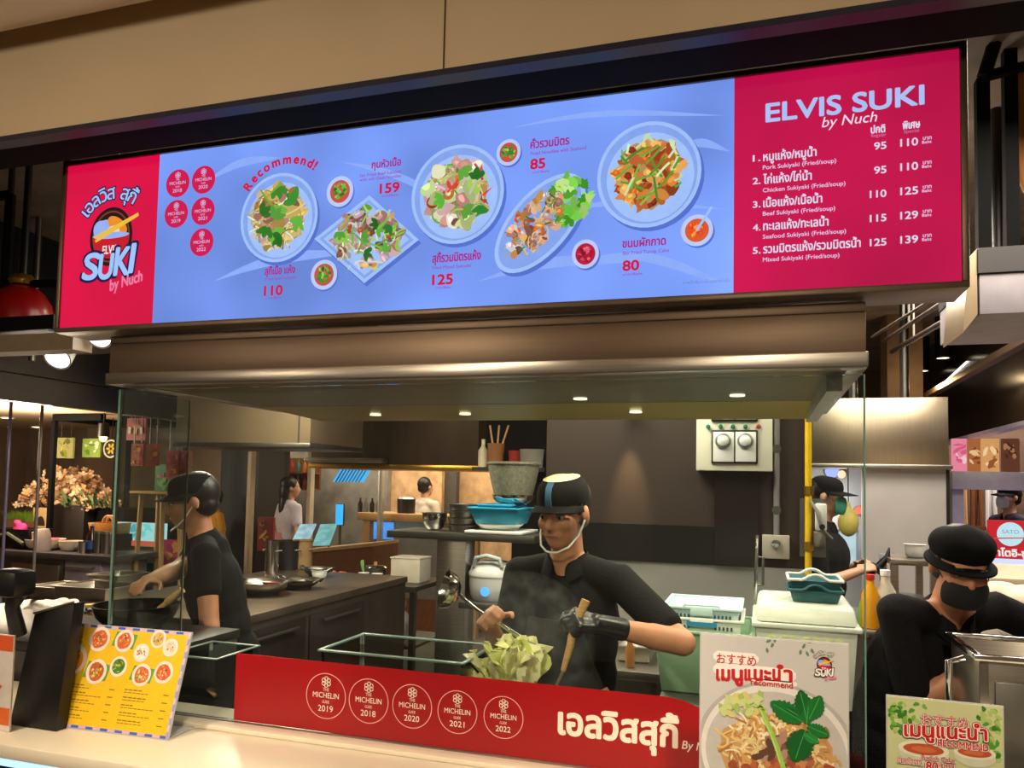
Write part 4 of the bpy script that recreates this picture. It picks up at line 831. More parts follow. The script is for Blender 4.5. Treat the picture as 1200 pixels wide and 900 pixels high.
# ladle and wooden spatula in his hands
def palm_c(J, k, d=.075):
    a, e, w = J['J'][k]; return w+(w-e).normalized()*d
pr = palm_c(J0, 1); lc = AY(523, 691, pr.y-.05); dd = (lc-pr).normalized()
ld = thing('ladle', 'steel ladle with a deep round bowl raised in the hand of the cook', 'ladle', pr)
MB().tube([pr-dd*.16, pr-dd*.05, pr+dd*.03, pr.lerp(lc, .55)+V((0, 0, .006)), lc.lerp(pr, .22)+V((0, 0, .016)), lc+V((.022, 0, .008))], [.006, .006, .0055, .005, .005, .007], 10).build('handle', CHROME, ld)
Rl = (V((-.72, -.45, .25))).to_track_quat('Z', 'Y').to_matrix()
MB(Matrix.Translation(lc) @ Matrix.Scale(1.25, 4) @ Matrix.Translation(-lc)).lathe([(.001, -.030), (.022, -.026), (.037, -.012), (.043, .006), (.0415, .006), (.035, -.010), (.020, -.0235), (.001, -.027)], lc, 32, Rl).build('bowl', CHROME, ld)
pl_ = palm_c(J0, -1); hb = AY(660, 786, pl_.y-.02); ht = AY(690, 718, pl_.y+.0); dd = (ht-hb).normalized()
sp_ = thing('spatula', 'long wooden handled spatula in the black gloved hand of the cook', 'spatula', hb)
MB().tube([pl_+dd*.055, pl_+dd*.02, pl_-dd*.03, hb.lerp(pl_, .5), hb], [.012, .0105, .0105, .010, .007], 12).build('handle', WOOD, sp_)
e_ = hb-dd*.16; MB().tube([hb+dd*.01, hb-dd*.08, e_], [.0045, .004, .004], 8).build('shaft', STEEL, sp_)
m_ = MB(); m_.boxc(e_-dd*.04, (.07, .003, .08), Matrix.Rotation(.2, 3, 'Y')); m_.build('blade', STEEL, sp_, bevel=.001)

# cook with the cloth cap beyond the right end of the glass
YR = 2.62
q = AY(1095, 770, YR)
hl = AY(1152, 772, YR-.20); hr_ = AY(1168, 756, YR+.10)
cook2, J1 = person('person', 'cook in a loose black cap and mask bending over the steel pan beside the glass', (AY(1046, 790, YR).x, YR+.03), 1.50, rad(32), lean=.50, hyaw=rad(24), hpit=.22, lh=hr_, rh=hl, cap='beret', mask='black', vox=.008, sleeve=.80, shrug=.06, girth=1.15, poler=V((-.9, -.15, -.2)), polel=V((.6, .5, -.5)), grip=(.8, .8))
# cook with green mask behind the yellow pipe
YK = 4.75
hl = AY(1017, 668, YK-.05)
cook3, J2 = person('person', 'cook in a black cap and green mask standing in profile behind the yellow pipe', (AY(957, 660, YK).x, YK), 1.60, rad(78), lean=.06, hyaw=0, hpit=.12, lh=hl+V((-.04, .12, .01)), rh=hl+V((-.06, -.10, 0)), skin=SKIN2, cap='visor', mask='green', vox=.009, girth=1.35, sleeve=.9, grip=(.9, .9))
w_ = J2['J'][1][2].lerp(J2['J'][-1][2], .5)+V((.11, 0, .02))
gd = thing('utensil', 'black tool held in both hands of the cook with the green mask', 'tool', w_)
MB().tube([w_+V((-.06, -.03, -.05)), w_, w_+V((.04, 0, .05)), w_+V((.05, .01, .10))], [.012, .022, .016, .004], 10).build('grip', BLACK, gd); MB().boxc(w_+V((-.01, 0, -.02)), (.09, .05, .04), Matrix.Rotation(.6, 3, 'Y')).build('head', mat('dark_teal_plastic', (36, 60, 62), .4), gd, bevel=.006)
# neighbouring cook seen through the glass return
YL = 2.62
hl = AY(172, 682, YL-.42)
cook4, J3 = person('person', 'cook in dark clothes behind the glass corner reaching toward the pan', (AY(274, 680, YL).x, YL), 1.56, rad(-50), lean=.26, hyaw=0, hpit=.16, rh=hl, lh=None, cap='visor', mask='shield', vox=.009, sleeve=.45, poler=V((-.2, .4, -.8)), grip=(.5, .6), brim=.6)
# people further off in the hall
YF = 6.8
customer, J4 = person('person', 'woman with long black hair in white blouse and pink skirt beyond the kitchen', (AY(338, 620, YF).x, YF), 1.54, rad(150), lean=0, hyaw=rad(20), skin=SKIN2, shirt=mat('white_blouse', (206, 196, 206), .8), skirt=mat('dusty_pink_skirt', (190, 130, 130), .8), hair='long', vox=.012, sleeve=.6)
YF2 = 8.1
staff2, J5 = person('person', 'person in a white shirt with black hair at the far wooden counter', (AY(497, 620, YF2).x, YF2), 1.57, rad(160), skin=SKIN2, shirt=mat('white_shirt', (206, 190, 172), .8), vox=.012, sleeve=.6)
YF3 = 7.75
staff3, J6 = person('person', 'worker in black cap and pale mask behind the round white sign', (AY(1184, 620, YF3).x, YF3), 1.60, rad(-62), skin=SKIN2, shirt=mat('dark_purple_shirt', (40, 30, 48), .8), cap='visor', mask='pale', vox=.012)
# ---------------------------------------------------------------- kitchen behind the glass
def wpx(x0, x1, y, Y): return AY(x1, y, Y).x-AY(x0, y, Y).x
def bowl(mb, c, r, h, th=.003, foot=.5, n=32, flare=1.0, lip=.004, R=None, sy=1):
    o = [(r*foot*.98, 0), (r*foot, .002)]+[(r*(foot+(1-foot)*sin(rad(a))**flare), h*(1-cos(rad(a)))) for a in (20, 40, 60, 78)]+[(r, h), (r+lip, h), (r+lip, h+.002)]
    i = [(r-th, h+.002)]+[(max(.001, a-th), z+th) for a, z in reversed(o[2:6])]+[(r*foot*.9, th), (.0005, th)]
    return mb.lathe([(.0005, 0)]+o+i, c, n, R, 1, sy)
def simple(name, label, cat, mb, m, group=None, **k): return tag(mb.build(name, m, **k), label, cat, group)
# fan and light control box
a = AY(818, 480, YW); b = AY(905, 553, YW); x0, x1, z0 = a.x, b.x, b.z; z1 = z0+(x1-x0)*1.25; yb_ = YW-.09
t = thing('control_box', 'cream wall control box with two round dials and green lamps', 'control box', ((x0+x1)/2, YW, z0))
MB().box(x0, x1, yb_, YW-.001, z0, z1).build('case', mat('cream_metal', (226, 222, 200), .4, 0, .03), t, bevel=.004)
CP = PL((0, yb_, 0), (1, 0, 0), (0, 0, 1))
def cbox(mb, p, q_, d0, d1):
    A = CP.at(*p); B = CP.at(*q_); return mb.box(A[0], B[0], yb_-d1, yb_-d0, B[1], A[1])
cbox(MB(), (834, 504), (888, 543.5), 0, .012).build('dial_frame', BLACK, t, bevel=.003); cbox(MB(), (834, 470), (888, 494), 0, .012).build('switch_frame', BLACK, t, bevel=.003)
for q0, q1, py in ((836, 860.2, 517), (862, 886, 517)):
    dpl = cbox(MB(), (q0, 506.5), (q1, 541.5), .012, .022).build('dial_plate', WHITEP, t, bevel=.003)
    c = CP.at((q0+q1)/2-.5, py); c = V((c[0], yb_-.022, c[1])); Rm = Matrix.Rotation(pi/2, 3, 'X')
    dl = MB().lathe([(.0005, .0), (.036, .0), (.036, .006), (.031, .008), (.031, .005), (.0005, .005)], c, 32, Rm).build('dial_collar', mat('grey_dial', (150, 150, 146), .35, .4), dpl)
    MB().lathe([(.0005, .0), (.026, 0), (.025, .020), (.018, .026), (.0005, .027)], c+V((0, -.004, 0)), 32, Rm).build('dial', WHITEP, dpl)
    cbox(MB(), (q0, 472), (q1, 492), .012, .020).build('rocker_switch', WHITEP, t, bevel=.003)
for px, m_ in ((830, 'g'), (844.5, 'g'), (859, 'g'), (873.5, 'g'), (889, 'r')):
    c = CP.at(px, 500); MB().lathe([(.0005, 0), (.010, 0), (.010, .012), (.006, .018), (.0005, .019)], V((c[0], yb_, c[1])), 20, Matrix.Rotation(pi/2, 3, 'X')).build('indicator_lamp', mat('green_lens', (30, 130, 92), .2) if m_ == 'g' else mat('red_lens', (170, 60, 36), .2), t)
# conduit with isolator switch
c0 = AY(908, 470, YW-.03); c1 = AY(910, 627, YW-.03); zi = AY(910, 654, YW).z
t = thing('isolator_switch', 'grey metal isolator switch at the foot of a straight conduit on the brown wall', 'switch', (c1.x, YW, zi))
MB().cyl((c1.x, YW-.02, c1.z-.004), (c1.x, YW-.02, 2.9), .014).build('conduit', mat('galvanised_steel', (176, 176, 180), .35, .7), t)
MB().box(c1.x-.062, c1.x+.056, YW-.045, YW-.001, zi, c1.z).build('plate', mat('pale_satin_metal', (196, 186, 172), .4, .3), t, bevel=.004); MB().lathe([(.0005, 0), (.022, 0), (.018, .02), (.0005, .022)], (c1.x-.003, YW-.045, zi+.07), 20, Matrix.Rotation(pi/2, 3, 'X')).build('knob', CHROME, t)
for k in range(3): MB().cyl((c1.x, YW-.036, 1.45+.28*k), (c1.x, YW-.001, 1.45+.28*k), .02, .02, 12).build('clip', STEELD, t)
# yellow gas pipe with valve
xg = AY(947, 600, YW-.05).x
t = thing('gas_pipe', 'yellow upright gas pipe at the end of the brown kitchen wall', 'pipe', (xg, YW-.06, 0))
MB().cyl((xg, YW-.06, .0), (xg, YW-.06, 2.9), .0145).build('pipe', mat('yellow_gas_paint', (236, 190, 20), .4), t)
for pz in (575, 640): p = AY(948, pz, YW-.06); MB().cyl(p-V((0, 0, .02)), p+V((0, 0, .02)), .021).build('coupling', mat('brass', (190, 150, 60), .3, .9), t)
p = AY(948, 585, YW-.06); MB().tube([p, p+V((.03, -.05, -.05)), p+V((.05, -.06, -.13)), p+V((.09, -.04, -.17))], .008, 10).build('hose', mat('grey_rubber_hose', (110, 108, 100), .6), t)
p = AY(962, 590, 3.74); q_ = AY(956, 640, 3.74)
t = thing('dispenser', 'white plastic wall dispenser fixed beside the yellow pipe', 'dispenser', (p.x, 3.74, q_.z))
MB().box(p.x-.025, p.x+.022, 3.70, 3.76, p.z-.12, p.z+.0).build('tank', WHITEP, t, bevel=.008); MB().box(q_.x-.01, p.x+.015, 3.69, 3.77, q_.z, p.z-.122).build('case', STEEL, t, bevel=.004); MB().cyl((p.x, 3.69, p.z-.1), (p.x, 3.66, p.z-.1), .012).build('nozzle', BLACK, t)
MB().box(xw1-.03, xw1+.08, 3.762, 3.79, q_.z-.05, p.z+.02).build('bracket', STEELD, t)

# table under the tubs
zt2 = .92
ta, tb = AY(772, 790, 2.4).x, AY(994, 800, 2.4).x
t = thing('utility_table', 'black low table carrying the green tub and the white container', 'table', ((ta+tb)/2, 2.6, 0))
MB().box(ta, tb, 2.35, 2.82, zt2-.03, zt2).build('top', STEELD, t, bevel=.003)
for x in (ta+.03, tb-.03):
    for y in (2.38, 2.79): MB().cyl((x, y, 0), (x, y, zt2-.03), .02).build('leg', BLACK, t)
MB().box(ta+.02, tb-.02, 2.37, 2.80, .40, .42).build('lower_shelf', STEELD, t)
for i, (dx, c_) in enumerate(((.06, BLACK), (.17, STEELD))):
    m_ = MB(); m_.lathe([(.0005, 0), (.05, 0), (.052, .01), (.052, .36), (.048, .37), (.0005, .372)], (ta+dx, 2.5, .42)); simple('canister', ('black upright canister under the green tub', 'grey metal canister under the green tub')[i], 'canister', m_, c_)
def tub(name, label, cat, x0, x1, yc, dy, z0, z1, m, lip=.012, taper=.86, th=.004, group=None, slots=0):
    w = x1-x0; t = thing(name, label, cat, ((x0+x1)/2, yc, z0), group)
    MB().frus(((x0+x1)/2, yc, z0), (w*taper, dy*taper), (w, dy), z1-z0, th).build('body', m, t, bevel=.004)
    r = MB(); xm = (x0+x1)/2
    for a0, a1, b0, b1 in ((x0-lip, x1+lip, yc-dy/2-lip, yc-dy/2+th), (x0-lip, x1+lip, yc+dy/2-th, yc+dy/2+lip), (x0-lip, x0+th, yc-dy/2+th, yc+dy/2-th), (x1-th, x1+lip, yc-dy/2+th, yc+dy/2-th)): r.box(a0, a1, b0, b1, z1-.002, z1+.006)
    r.build('rim', m, t, bevel=.002)
    if slots:
        s_ = MB(); n = int(w/.014); sk = mat('slot_shadow', (60, 84, 90), .8)
        for i in range(n):
            x = x0+w*(.10+.80*(i+.5)/n)
            if abs(x-xm) > w*.17: s_.boxc((x, yc-dy/2+.0005+dy*(1-taper)*.25*0, z1-.022), (.006, .006, .010))
        s_.build('slots', sk, t); s_ = MB(); s_.box(xm-w*.15, xm+w*.15, yc-dy/2-lip-.004, yc-dy/2-lip+.003, z1-.020, z1+.008); s_.build('grip', m, t, bevel=.003)
    return t
x0, x1 = AY(768, 745, 2.50).x, AY(880, 750, 2.50).x; ztub = AY(820, 743, 2.44).z
t = tub('green_tub', 'pale green plastic tub with white baskets stacked inside it', 'tub', x0, x1, 2.62, .34, zt2+.001, ztub, frosted('green_plastic', (150, 184, 150), .12, .35), taper=.84)
MBK = mat('pale_aqua_plastic', (196, 220, 222), .4, 0, .03)
for i, (ya, yb2, lab, c_) in enumerate(((726, 738, 'white perforated basket in the green tub with a blue label, lower of its stack', WHITEP), (713, 724, 'pale aqua perforated basket, top of the stack in the green tub', MBK))):
    xa_, xb_ = AY(778+i*1, 730, 2.50).x, AY(869-i*2, 730, 2.50).x; zz = AY(820, ya, 2.5).z
    zlo = zt2+.012 if i == 0 else AY(820, 732, 2.5).z
    t = tub('perforated_basket', lab, 'basket', xa_, xb_, 2.62, .26, zlo, zz, c_, lip=.008, taper=.80 if i == 0 else .93, slots=1, group='baskets stacked in the green tub')
    xm = (xa_+xb_)/2
    if i == 0: MB().box(xm-.045, xm+.045, 2.62-.13-.013, 2.62-.13-.0085, zz-.018, zz-.004).build('blue_label', mat('blue_label', (40, 130, 176), .4), t)
    else: MB().tube([(xm-.06, 2.487, zz-.004), (xm-.05, 2.484, zz+.012), (xm+.05, 2.484, zz+.012), (xm+.06, 2.487, zz-.004)], .0035, 8).build('handle', MBK, t)
# white translucent container with lid, green teal trays on top
x0, x1 = AY(886, 735, 2.46).x, AY(1004, 735, 2.46).x; z1 = AY(945, 738, 2.40).z; z2 = AY(945, 708, 2.45).z
WCON = frosted('milky_plastic', (222, 226, 214), .18, .3)
t = thing('storage_container', 'milky white lidded storage container on the black table behind the noodle poster', 'container', ((x0+x1)/2, 2.6, zt2))
MB().frus(((x0+x1)/2, 2.60, zt2+.001), ((x1-x0)*.90, .30), (x1-x0, .34), z1-zt2, .004).build('body', WCON, t, bevel=.008)
MB().box(x0-.012, x1+.012, 2.42, 2.78, z1-.006, z1+.008).build('rim', WCON, t, bevel=.004)
MB().frus(((x0+x1)/2, 2.60, z1+.0085), ((x1-x0)*1.02, .345), ((x1-x0)*.95, .30), z2-z1-.01).build('lid', frosted('milky_lid', (226, 230, 216), .1, .3), t, bevel=.014)
lf = MB(); R = random.Random(3); yf_ = 2.60-.17
for i in range(7):
    for k in range(2):
        cx = x0+.03+(x1-x0-.06)*(i+.5)/7; cz = z1-.035-.024*k; pl_ = PL((cx, yf_+.001-.0025+(.02*(z1-cz)/(z1-zt2)), cz), (1, 0, 0), (0, 0, 1)); lf.prism(ellp((0, 0), .012, .0065, 14, .5 if (i+k) % 2 else -.5), lambda a, b, d: pl_.pt(a, b, d), -.001, .002)
lf.build('printed_leaves', mat('pale_yellow_print', (220, 224, 140), .5), t)
TEAL = mat('dark_teal_tray', (30, 92, 100), .4); zt3 = z2+.001
for i in range(2):
    xa_, xb_ = AY(925, 712, 2.5).x, AY(986, 712, 2.5).x; w = xb_-xa_; xm = (xa_+xb_)/2; zz = zt3+i*.030
    t = thing('carry_tray', ('teal carry tray with a white rim under another on the milky container', 'teal and white carry tray, topmost on the milky container')[i], 'tray', (xm, 2.56, zz), 'carry trays stacked on the container')
    MB().frus((xm, 2.56, zz), (w*.86, .14), (w, .17), .034, .003).build('body', TEAL, t, bevel=.004)
    r = MB(); N_ = 16
    for yy in (2.56-.087, 2.56+.087):
        r.tube([(xa_-.004+(w+.008)*j/N_, yy, zz+.036+.016*max(0, 1-abs((j/N_-.5)/.22)**2)*(1 if abs(j/N_-.5) < .22 else 0)) for j in range(N_+1)], .0045, 8)
    for xx in (xa_-.003, xb_+.003): r.tube([(xx, 2.473, zz+.036), (xx, 2.647, zz+.036)], .0045, 8)
    r.build('rim', WHITEP if i else TEAL, t)
# steel sheet on edge
p = AY(879, 745, 2.95); q_ = AY(884, 628, 2.95)
t = thing('steel_sheet', 'upright polished steel sheet seen edge on between the baskets and the milky container', 'sheet', (p.x, 3.0, .8)); m_ = MB(); m_.prism([(2.95, .80), (3.2, .80), (3.2, q_.z-.03), (3.1, q_.z), (2.95, q_.z)], lambda a, b, d: V((p.x+(b-.8)*(q_.x-p.x)/(q_.z-p.z)*.8+d, a, b)), 0, .012); m_.build('sheet', CHROME, t, bevel=.003); MB().tube([(q_.x+.012, 2.98, 1.2), (q_.x+.03, 2.98, 1.2), (q_.x+.03, 2.98, 1.3), (q_.x+.012, 2.98, 1.3)], .005, 8).build('handle', STEELD, t)
# steel prep table behind the cook
xa_, xb_ = AY(600, 788, 3.05).x, AY(768, 788, 3.05).x; zk = AY(740, 787, 3.05).z
t = thing('steel_table', 'steel prep table standing against the kitchen wall behind the cook', 'table', ((xa_+xb_)/2, 3.4, 0))
MB().box(xa_, xw1-.02, 3.05, YW-.02, zk-.035, zk).build('top', STEEL, t, bevel=.003)
for x in (xa_+.04, xb_-.02, xw1-.06):
    for y in (3.09, YW-.08): MB().cyl((x, y, 0), (x, y, zk-.035), .02).build('leg', STEELD, t)
MB().box(xa_+.02, xw1-.04, 3.07, YW-.05, .3, .32).build('lower_shelf', STEELD, t)
t = tub('steel_pan', 'shallow steel pan on the table between the cook and the green tub', 'pan', AY(722, 765, 3.2).x, AY(762, 765, 3.2).x, 3.35, .3, zk+.001, zk+.06, STEEL, taper=.9)
p = AY(738, 785, 3.12); m_ = MB().lathe([(.0005, 0), (.017, 0), (.018, .01), (.018, .07), (.011, .09), (.010, .105), (.0005, .106)], (p.x, 3.12, zk+.001)); t = thing('sauce_bottle', 'small brown sauce bottle on the steel table corner', 'bottle', (p.x, 3.12, zk)); m_.build('body', mat('amber_plastic', (150, 100, 50), .3), t); MB().cyl((p.x, 3.12, zk+.107), (p.x, 3.12, zk+.122), .011).build('cap', DWOOD, t)

# wall rack with bowls
YR1 = 3.55; zr1 = AY(540, 625, YR1).z; xa_, xb_ = AY(453, 628, YR1).x, AY(626, 632, YR1).x
t = thing('steel_rack', 'steel rack shelf on a square post stacked with bowls and basins', 'rack', ((xa_+xb_)/2, YR1+.15, 0))
MB().box(xa_, xb_, YR1, YR1+.34, zr1-.035, zr1).build('shelf', STEELD, t, bevel=.003)
xp0, xp1 = AY(511, 680, YR1+.04).x, AY(545, 680, YR1+.04).x; MB().box(xp0, xp1, YR1+.04, YR1+.17, 0, zr1-.036).build('post', STEEL, t, bevel=.003)
zl2 = .98; MB().box(xp1+.002, AY(640, 700, YR1).x, YR1-.05, YR1+.30, zl2-.03, zl2).build('lower_shelf', STEELD, t, bevel=.003); MB().cyl((AY(632, 700, YR1).x, YR1-.02, 0), (AY(632, 700, YR1).x, YR1-.02, zl2-.03), .015).build('leg', STEELD, t)
def onpx(px, Y, z): p = AY(px, 620, Y); return V((p.x, Y, z))
Yb = YR1+.16
c = onpx(509, Yb, zr1+.001); m_ = MB(); bowl(m_, c, wpx(495, 522, 620, Yb)/2, .085, .002, .42); simple('mixing_bowl', 'shiny steel mixing bowl alone on the rack shelf', 'bowl', m_, CHROME)
z = zr1+.001; c = onpx(544, Yb, z)
for i in range(4):
    m_ = MB(); r_ = wpx(526, 562, 620, Yb)/2; m_.lathe([(.0005, 0), (r_*.88, 0), (r_, .030), (r_+.006, .030), (r_+.006, .033), (r_-.003, .033), (r_*.86, .003), (.0005, .003)], (c.x, c.y, z), 32); simple('round_pan', 'round steel pan %s the stack beside the blue basins' % ('at the bottom of', 'second from the bottom of', 'third from the bottom of', 'on top of')[i], 'pan', m_, STEELD, 'round pans stacked on the rack'); z += .0345
z = zr1+.001; xm = AY(588, 620, Yb-.02).x; c = V((xm, Yb-.02, z)); w = wpx(556, 621, 625, Yb)
simple('white_tray', 'flat white plastic tray under the blue basins on the rack', 'tray', MB().box(xm-w/2, xm+w/2, Yb-.16, Yb+.14, z, z+.015), WHITEP, bevel=.005); z += .016
m_ = MB(); r_ = wpx(562, 614, 620, Yb)/2; m_.lathe([(.0005, 0), (r_*.7, 0), (r_, .026), (r_+.002, .029), (r_-.004, .029), (r_*.68, .004), (.0005, .004)], (xm-.01, c.y, z), 32); simple('white_dish', 'white dish between the tray and the lower blue basin', 'dish', m_, WHITEP); z += .0305
BLU = mat('sky_blue_plastic', (50, 170, 206), .35, 0, .04)
for i in range(2):
    w = wpx(560, 619, 600, Yb) if i == 0 else wpx(566, 606, 590, Yb); h = .078 if i == 0 else .060
    t = thing('blue_basin', ('larger sky blue plastic basin resting on the white dish', 'smaller sky blue plastic basin stacked inside the larger one')[i], 'basin', (xm, c.y, z), 'blue basins on the rack')
    MB().frus((xm-.004*i, c.y, z), (w*(.76-.06*i), .20-.03*i), (w*.96, .26-.03*i), h, .004).build('body', BLU, t, bevel=.012)
    r = MB(); hw, hd = w/2, .14-.016*i
    r.box(xm-hw, xm+hw, c.y-hd, c.y-hd+.012, z+h-.006, z+h+.003); r.box(xm-hw, xm+hw, c.y+hd-.012, c.y+hd, z+h-.006, z+h+.003); r.box(xm-hw, xm-hw+.012, c.y-hd+.012, c.y+hd-.012, z+h-.006, z+h+.003); r.box(xm+hw-.012, xm+hw, c.y-hd+.012, c.y+hd-.012, z+h-.006, z+h+.003); r.build('rim', BLU, t, bevel=.004)
    z += .034 if i == 0 else h+.004
r_ = wpx(576, 634, 575, Yb)/2; xm2 = AY(603, 575, Yb).x
m_ = MB(); bowl(m_, (xm2, c.y, z), r_*.80, .042, .002, .5); simple('mixing_bowl', 'steel mixing bowl under the tall woven colander', 'bowl', m_, CHROME); z += .045
t = thing('colander', 'tall grey ribbed colander basket topping the pile of basins', 'colander', (xm2, c.y, z)); m_ = MB(); hcl = AY(603, 543, Yb).z-z
rows = []
for a, zz in ((.0005, 0), (.74, 0), (.78, .02), (.86, hcl*.4), (.96, hcl*.8), (1.0, hcl)): rows.append([V((xm2+a*r_*(1+.012*(j % 2))*cos(2*pi*j/72), c.y+a*r_*(1+.012*(j % 2))*sin(2*pi*j/72), z+zz)) for j in range(72)])
for a, zz in ((.97, hcl), (.92, hcl*.8), (.74, .03), (.0005, .012)): rows.append([V((xm2+a*r_*cos(2*pi*j/72), c.y+a*r_*sin(2*pi*j/72), z+zz)) for j in range(72)])
m_.rings(rows); m_.build('basket', mat('grey_green_wicker', (136, 134, 112), .6, 0, .25, 60, .3), t); MB().lathe([(r_-.004, hcl-.006), (r_+.006, hcl-.006), (r_+.007, hcl+.004), (r_-.004, hcl+.005)], (xm2, c.y, z), 48, closed=True).build('rim', mat('grey_green_wicker', (136, 134, 112)), t)
# small jars standing in a shelf box beyond the colander
# rice cooker
p = AY(577, 720, YR1+.1); r_ = wpx(550, 603, 700, YR1+.1)/2
t = thing('rice_cooker', 'white rice cooker with a small blue light behind the ladle', 'rice cooker', (p.x, YR1+.1, zl2)); hb_ = .115
MB().lathe([(.0005, 0), (r_*.86, 0), (r_*.95, .02), (r_, hb_*.6), (r_, hb_), (.0005, hb_)], (p.x, YR1+.1, zl2+.001), 40).build('body', WHITEP, t)
MB().lathe([(r_+.003, 0), (r_+.003, .012), (r_*.9, .045), (r_*.6, .068), (.0005, .074), (.0005, 0)][::-1], (p.x, YR1+.1, zl2+hb_+.002), 40).build('lid', WHITEP, t)
MB().tube([(p.x-r_*.6, YR1+.02, zl2+hb_+.05), (p.x-r_*.5, YR1+.01, zl2+hb_+.09), (p.x, YR1, zl2+hb_+.105), (p.x+r_*.5, YR1+.01, zl2+hb_+.09), (p.x+r_*.6, YR1+.02, zl2+hb_+.05)], .011, 10).build('handle', mat('grey_white_plastic', (190, 200, 196), .4), t)
MB().lathe([(.0005, 0), (.022, 0), (.020, .006), (.0005, .007)], (p.x+.0, YR1+.1-r_, zl2+.05), 24, Matrix.Rotation(pi/2, 3, 'X')).build('lamp', emit('blue_indicator', (80, 170, 255), 1.5), t)

# range with wok and cabbage
xr0_, xr1_ = gx0+.06, AY(720, 860, 2.0).x
t = thing('cooking_range', 'low steel cooking range between the glass screen and the cook', 'cooking range', ((xr0_+xr1_)/2, 1.98, 0))
MB().box(xr0_, xr1_, 1.83, 2.14, .06, .84).build('body', STEELD, t, bevel=.004); MB().box(xr0_-.005, xr1_+.005, 1.825, 2.15, .841, .86).build('hob', mat('dark_stained_steel', (60, 60, 58), .4, .8), t, bevel=.003)
wc = V((AY(603, 800, 2.0).x, 1.99, .861))
MB().lathe([(.09, 0), (.10, 0), (.10, .03), (.09, .03)], wc, 32, closed=True).build('burner_ring', BLACK, t)
for x in (xr0_+.05, xr1_-.05): MB().cyl((x, 1.9, 0), (x, 1.9, .06), .02).build('foot', BLACK, t)
t = thing('wok', 'black steel wok of tossed cabbage on the range behind the red banner', 'wok', wc); m_ = MB(); bowl(m_, wc+V((0, 0, .031)), .15, .07, .003, .25, 40); m_.build('pan', mat('blackened_steel', (34, 32, 30), .4, .8), t); hd = wc+V((.14, .03, .1)); MB().tube([hd, hd+V((.06, .02, .03)), hd+V((.10, .04, .05))], [.009, .011, .012], 10).build('handle', DWOOD, t)
R = random.Random(11); cz = wc.z+.036
def leafmesh(mb, c, d, up_, L_, w, curl, ruff, n=10, m=7):
    """a ruffled cabbage leaf with a thick pale rib"""
    d = d.normalized(); sd = d.cross(up_).normalized(); nn = sd.cross(d); rows = []
    ph = R.random()*6
    for i in range(n+1):
        q_ = i/n; cen = c+d*(L_*q_)+nn*(curl*q_*q_*L_); ww = w*(.28+.72*sin(min(1, q_*.95+.05)*pi*.62))*(1 if q_ < .92 else 1-.35*((q_-.92)/.08)**2)
        rows.append([cen+sd*(ww*(j/m-.5)*2*(1+.12*sin(4*q_+ph*3)))+nn*(ruff*L_*sin(9*q_+ph+5*j)*abs(j/m-.5)*2*q_+.25*ww*(abs(j/m-.5)*2)**2) for j in range(m+1)])
    k = m+1; mb.add([p for r in rows for p in r], [(i*k+j, i*k+j+1, (i+1)*k+j+1, (i+1)*k+j) for i in range(n) for j in range(m)])
cab = thing('cabbage', 'heap of pale yellow green cabbage leaves being tossed in the wok', 'cabbage', wc+V((0, 0, .04)))
LC = [mat('cabbage_leaf_a', (232, 230, 160), .5, 0, .15, 25, .1), mat('cabbage_leaf_b', (212, 216, 130), .5, 0, .2, 25, .1), mat('cabbage_leaf_c', (240, 236, 184), .5, 0, .15, 25, .1)]
ztop = AY(605, 742, 1.99).z
for i in range(84):
    a_ = R.random()*2*pi; rr = sqrt(R.random())*.060; up_ = V((cos(a_), sin(a_), .2)); hgt = R.uniform(.35, 1.0)*(1-.12*(rr/.060)**2)
    b0 = V((wc.x+rr*cos(a_)*.9, wc.y+rr*sin(a_)*.9, cz+R.random()*.10)); L_ = max(.05, (ztop-b0.z)*hgt)
    m_ = MB(); leafmesh(m_, b0, V((R.uniform(-.18, .18), R.uniform(-.25, .25), 1)), up_, L_, R.uniform(.016, .028), R.uniform(-.3, .3), R.uniform(.10, .18)); m_.build('leaf', LC[i % 3], cab, solid=.0018)
m_ = MB(); m_.tube([wc+V((.035, -.05, .13)), wc+V((.045, -.05, .17)), wc+V((.04, -.04, .20))], [.008, .011, .008], 8); m_.build('carrot_slice', mat('carrot_orange', (206, 120, 50), .5), cab)
# clear tub of sauce tools left of the wok
x0, x1 = AY(385, 780, 1.92).x, AY(548, 790, 1.92).x
t = thing('clear_tub', 'wide clear rectangular tub behind the award badges of the banner', 'tub', ((x0+x1)/2, 2.0, .861))
zz = AY(450, 770, 1.88).z; CLR = glass('clear_plastic', (.80, .88, .86), 1, 1.5)
MB().frus(((x0+x1)/2, 2.0, .862), ((x1-x0)*.92, .20), (x1-x0, .24), zz-.862, .004).build('body', CLR, t); r = MB()
for a0, a1, b0, b1 in ((x0-.008, x1+.008, 1.872, 1.884), (x0-.008, x1+.008, 2.116, 2.128), (x0-.008, x0+.004, 1.884, 2.116), (x1-.004, x1+.008, 1.884, 2.116)): r.box(a0, a1, b0, b1, zz, zz+.006)
r.build('rim', mat('grey_green_rim', (120, 140, 134), .3), t, bevel=.002)
x0, x1 = AY(206, 790, 1.93).x, AY(262, 800, 1.93).x; zz = AY(230, 770, 1.9).z; ym_ = 1.99
t = thing('clear_tub', 'small clear tub of pink and brown chopped toppings in the glass corner', 'tub', ((x0+x1)/2, ym_, .861))
MB().frus(((x0+x1)/2, ym_, .862), ((x1-x0)*.9, .16), (x1-x0, .2), zz-.862, .003).build('body', CLR, t); r = MB()
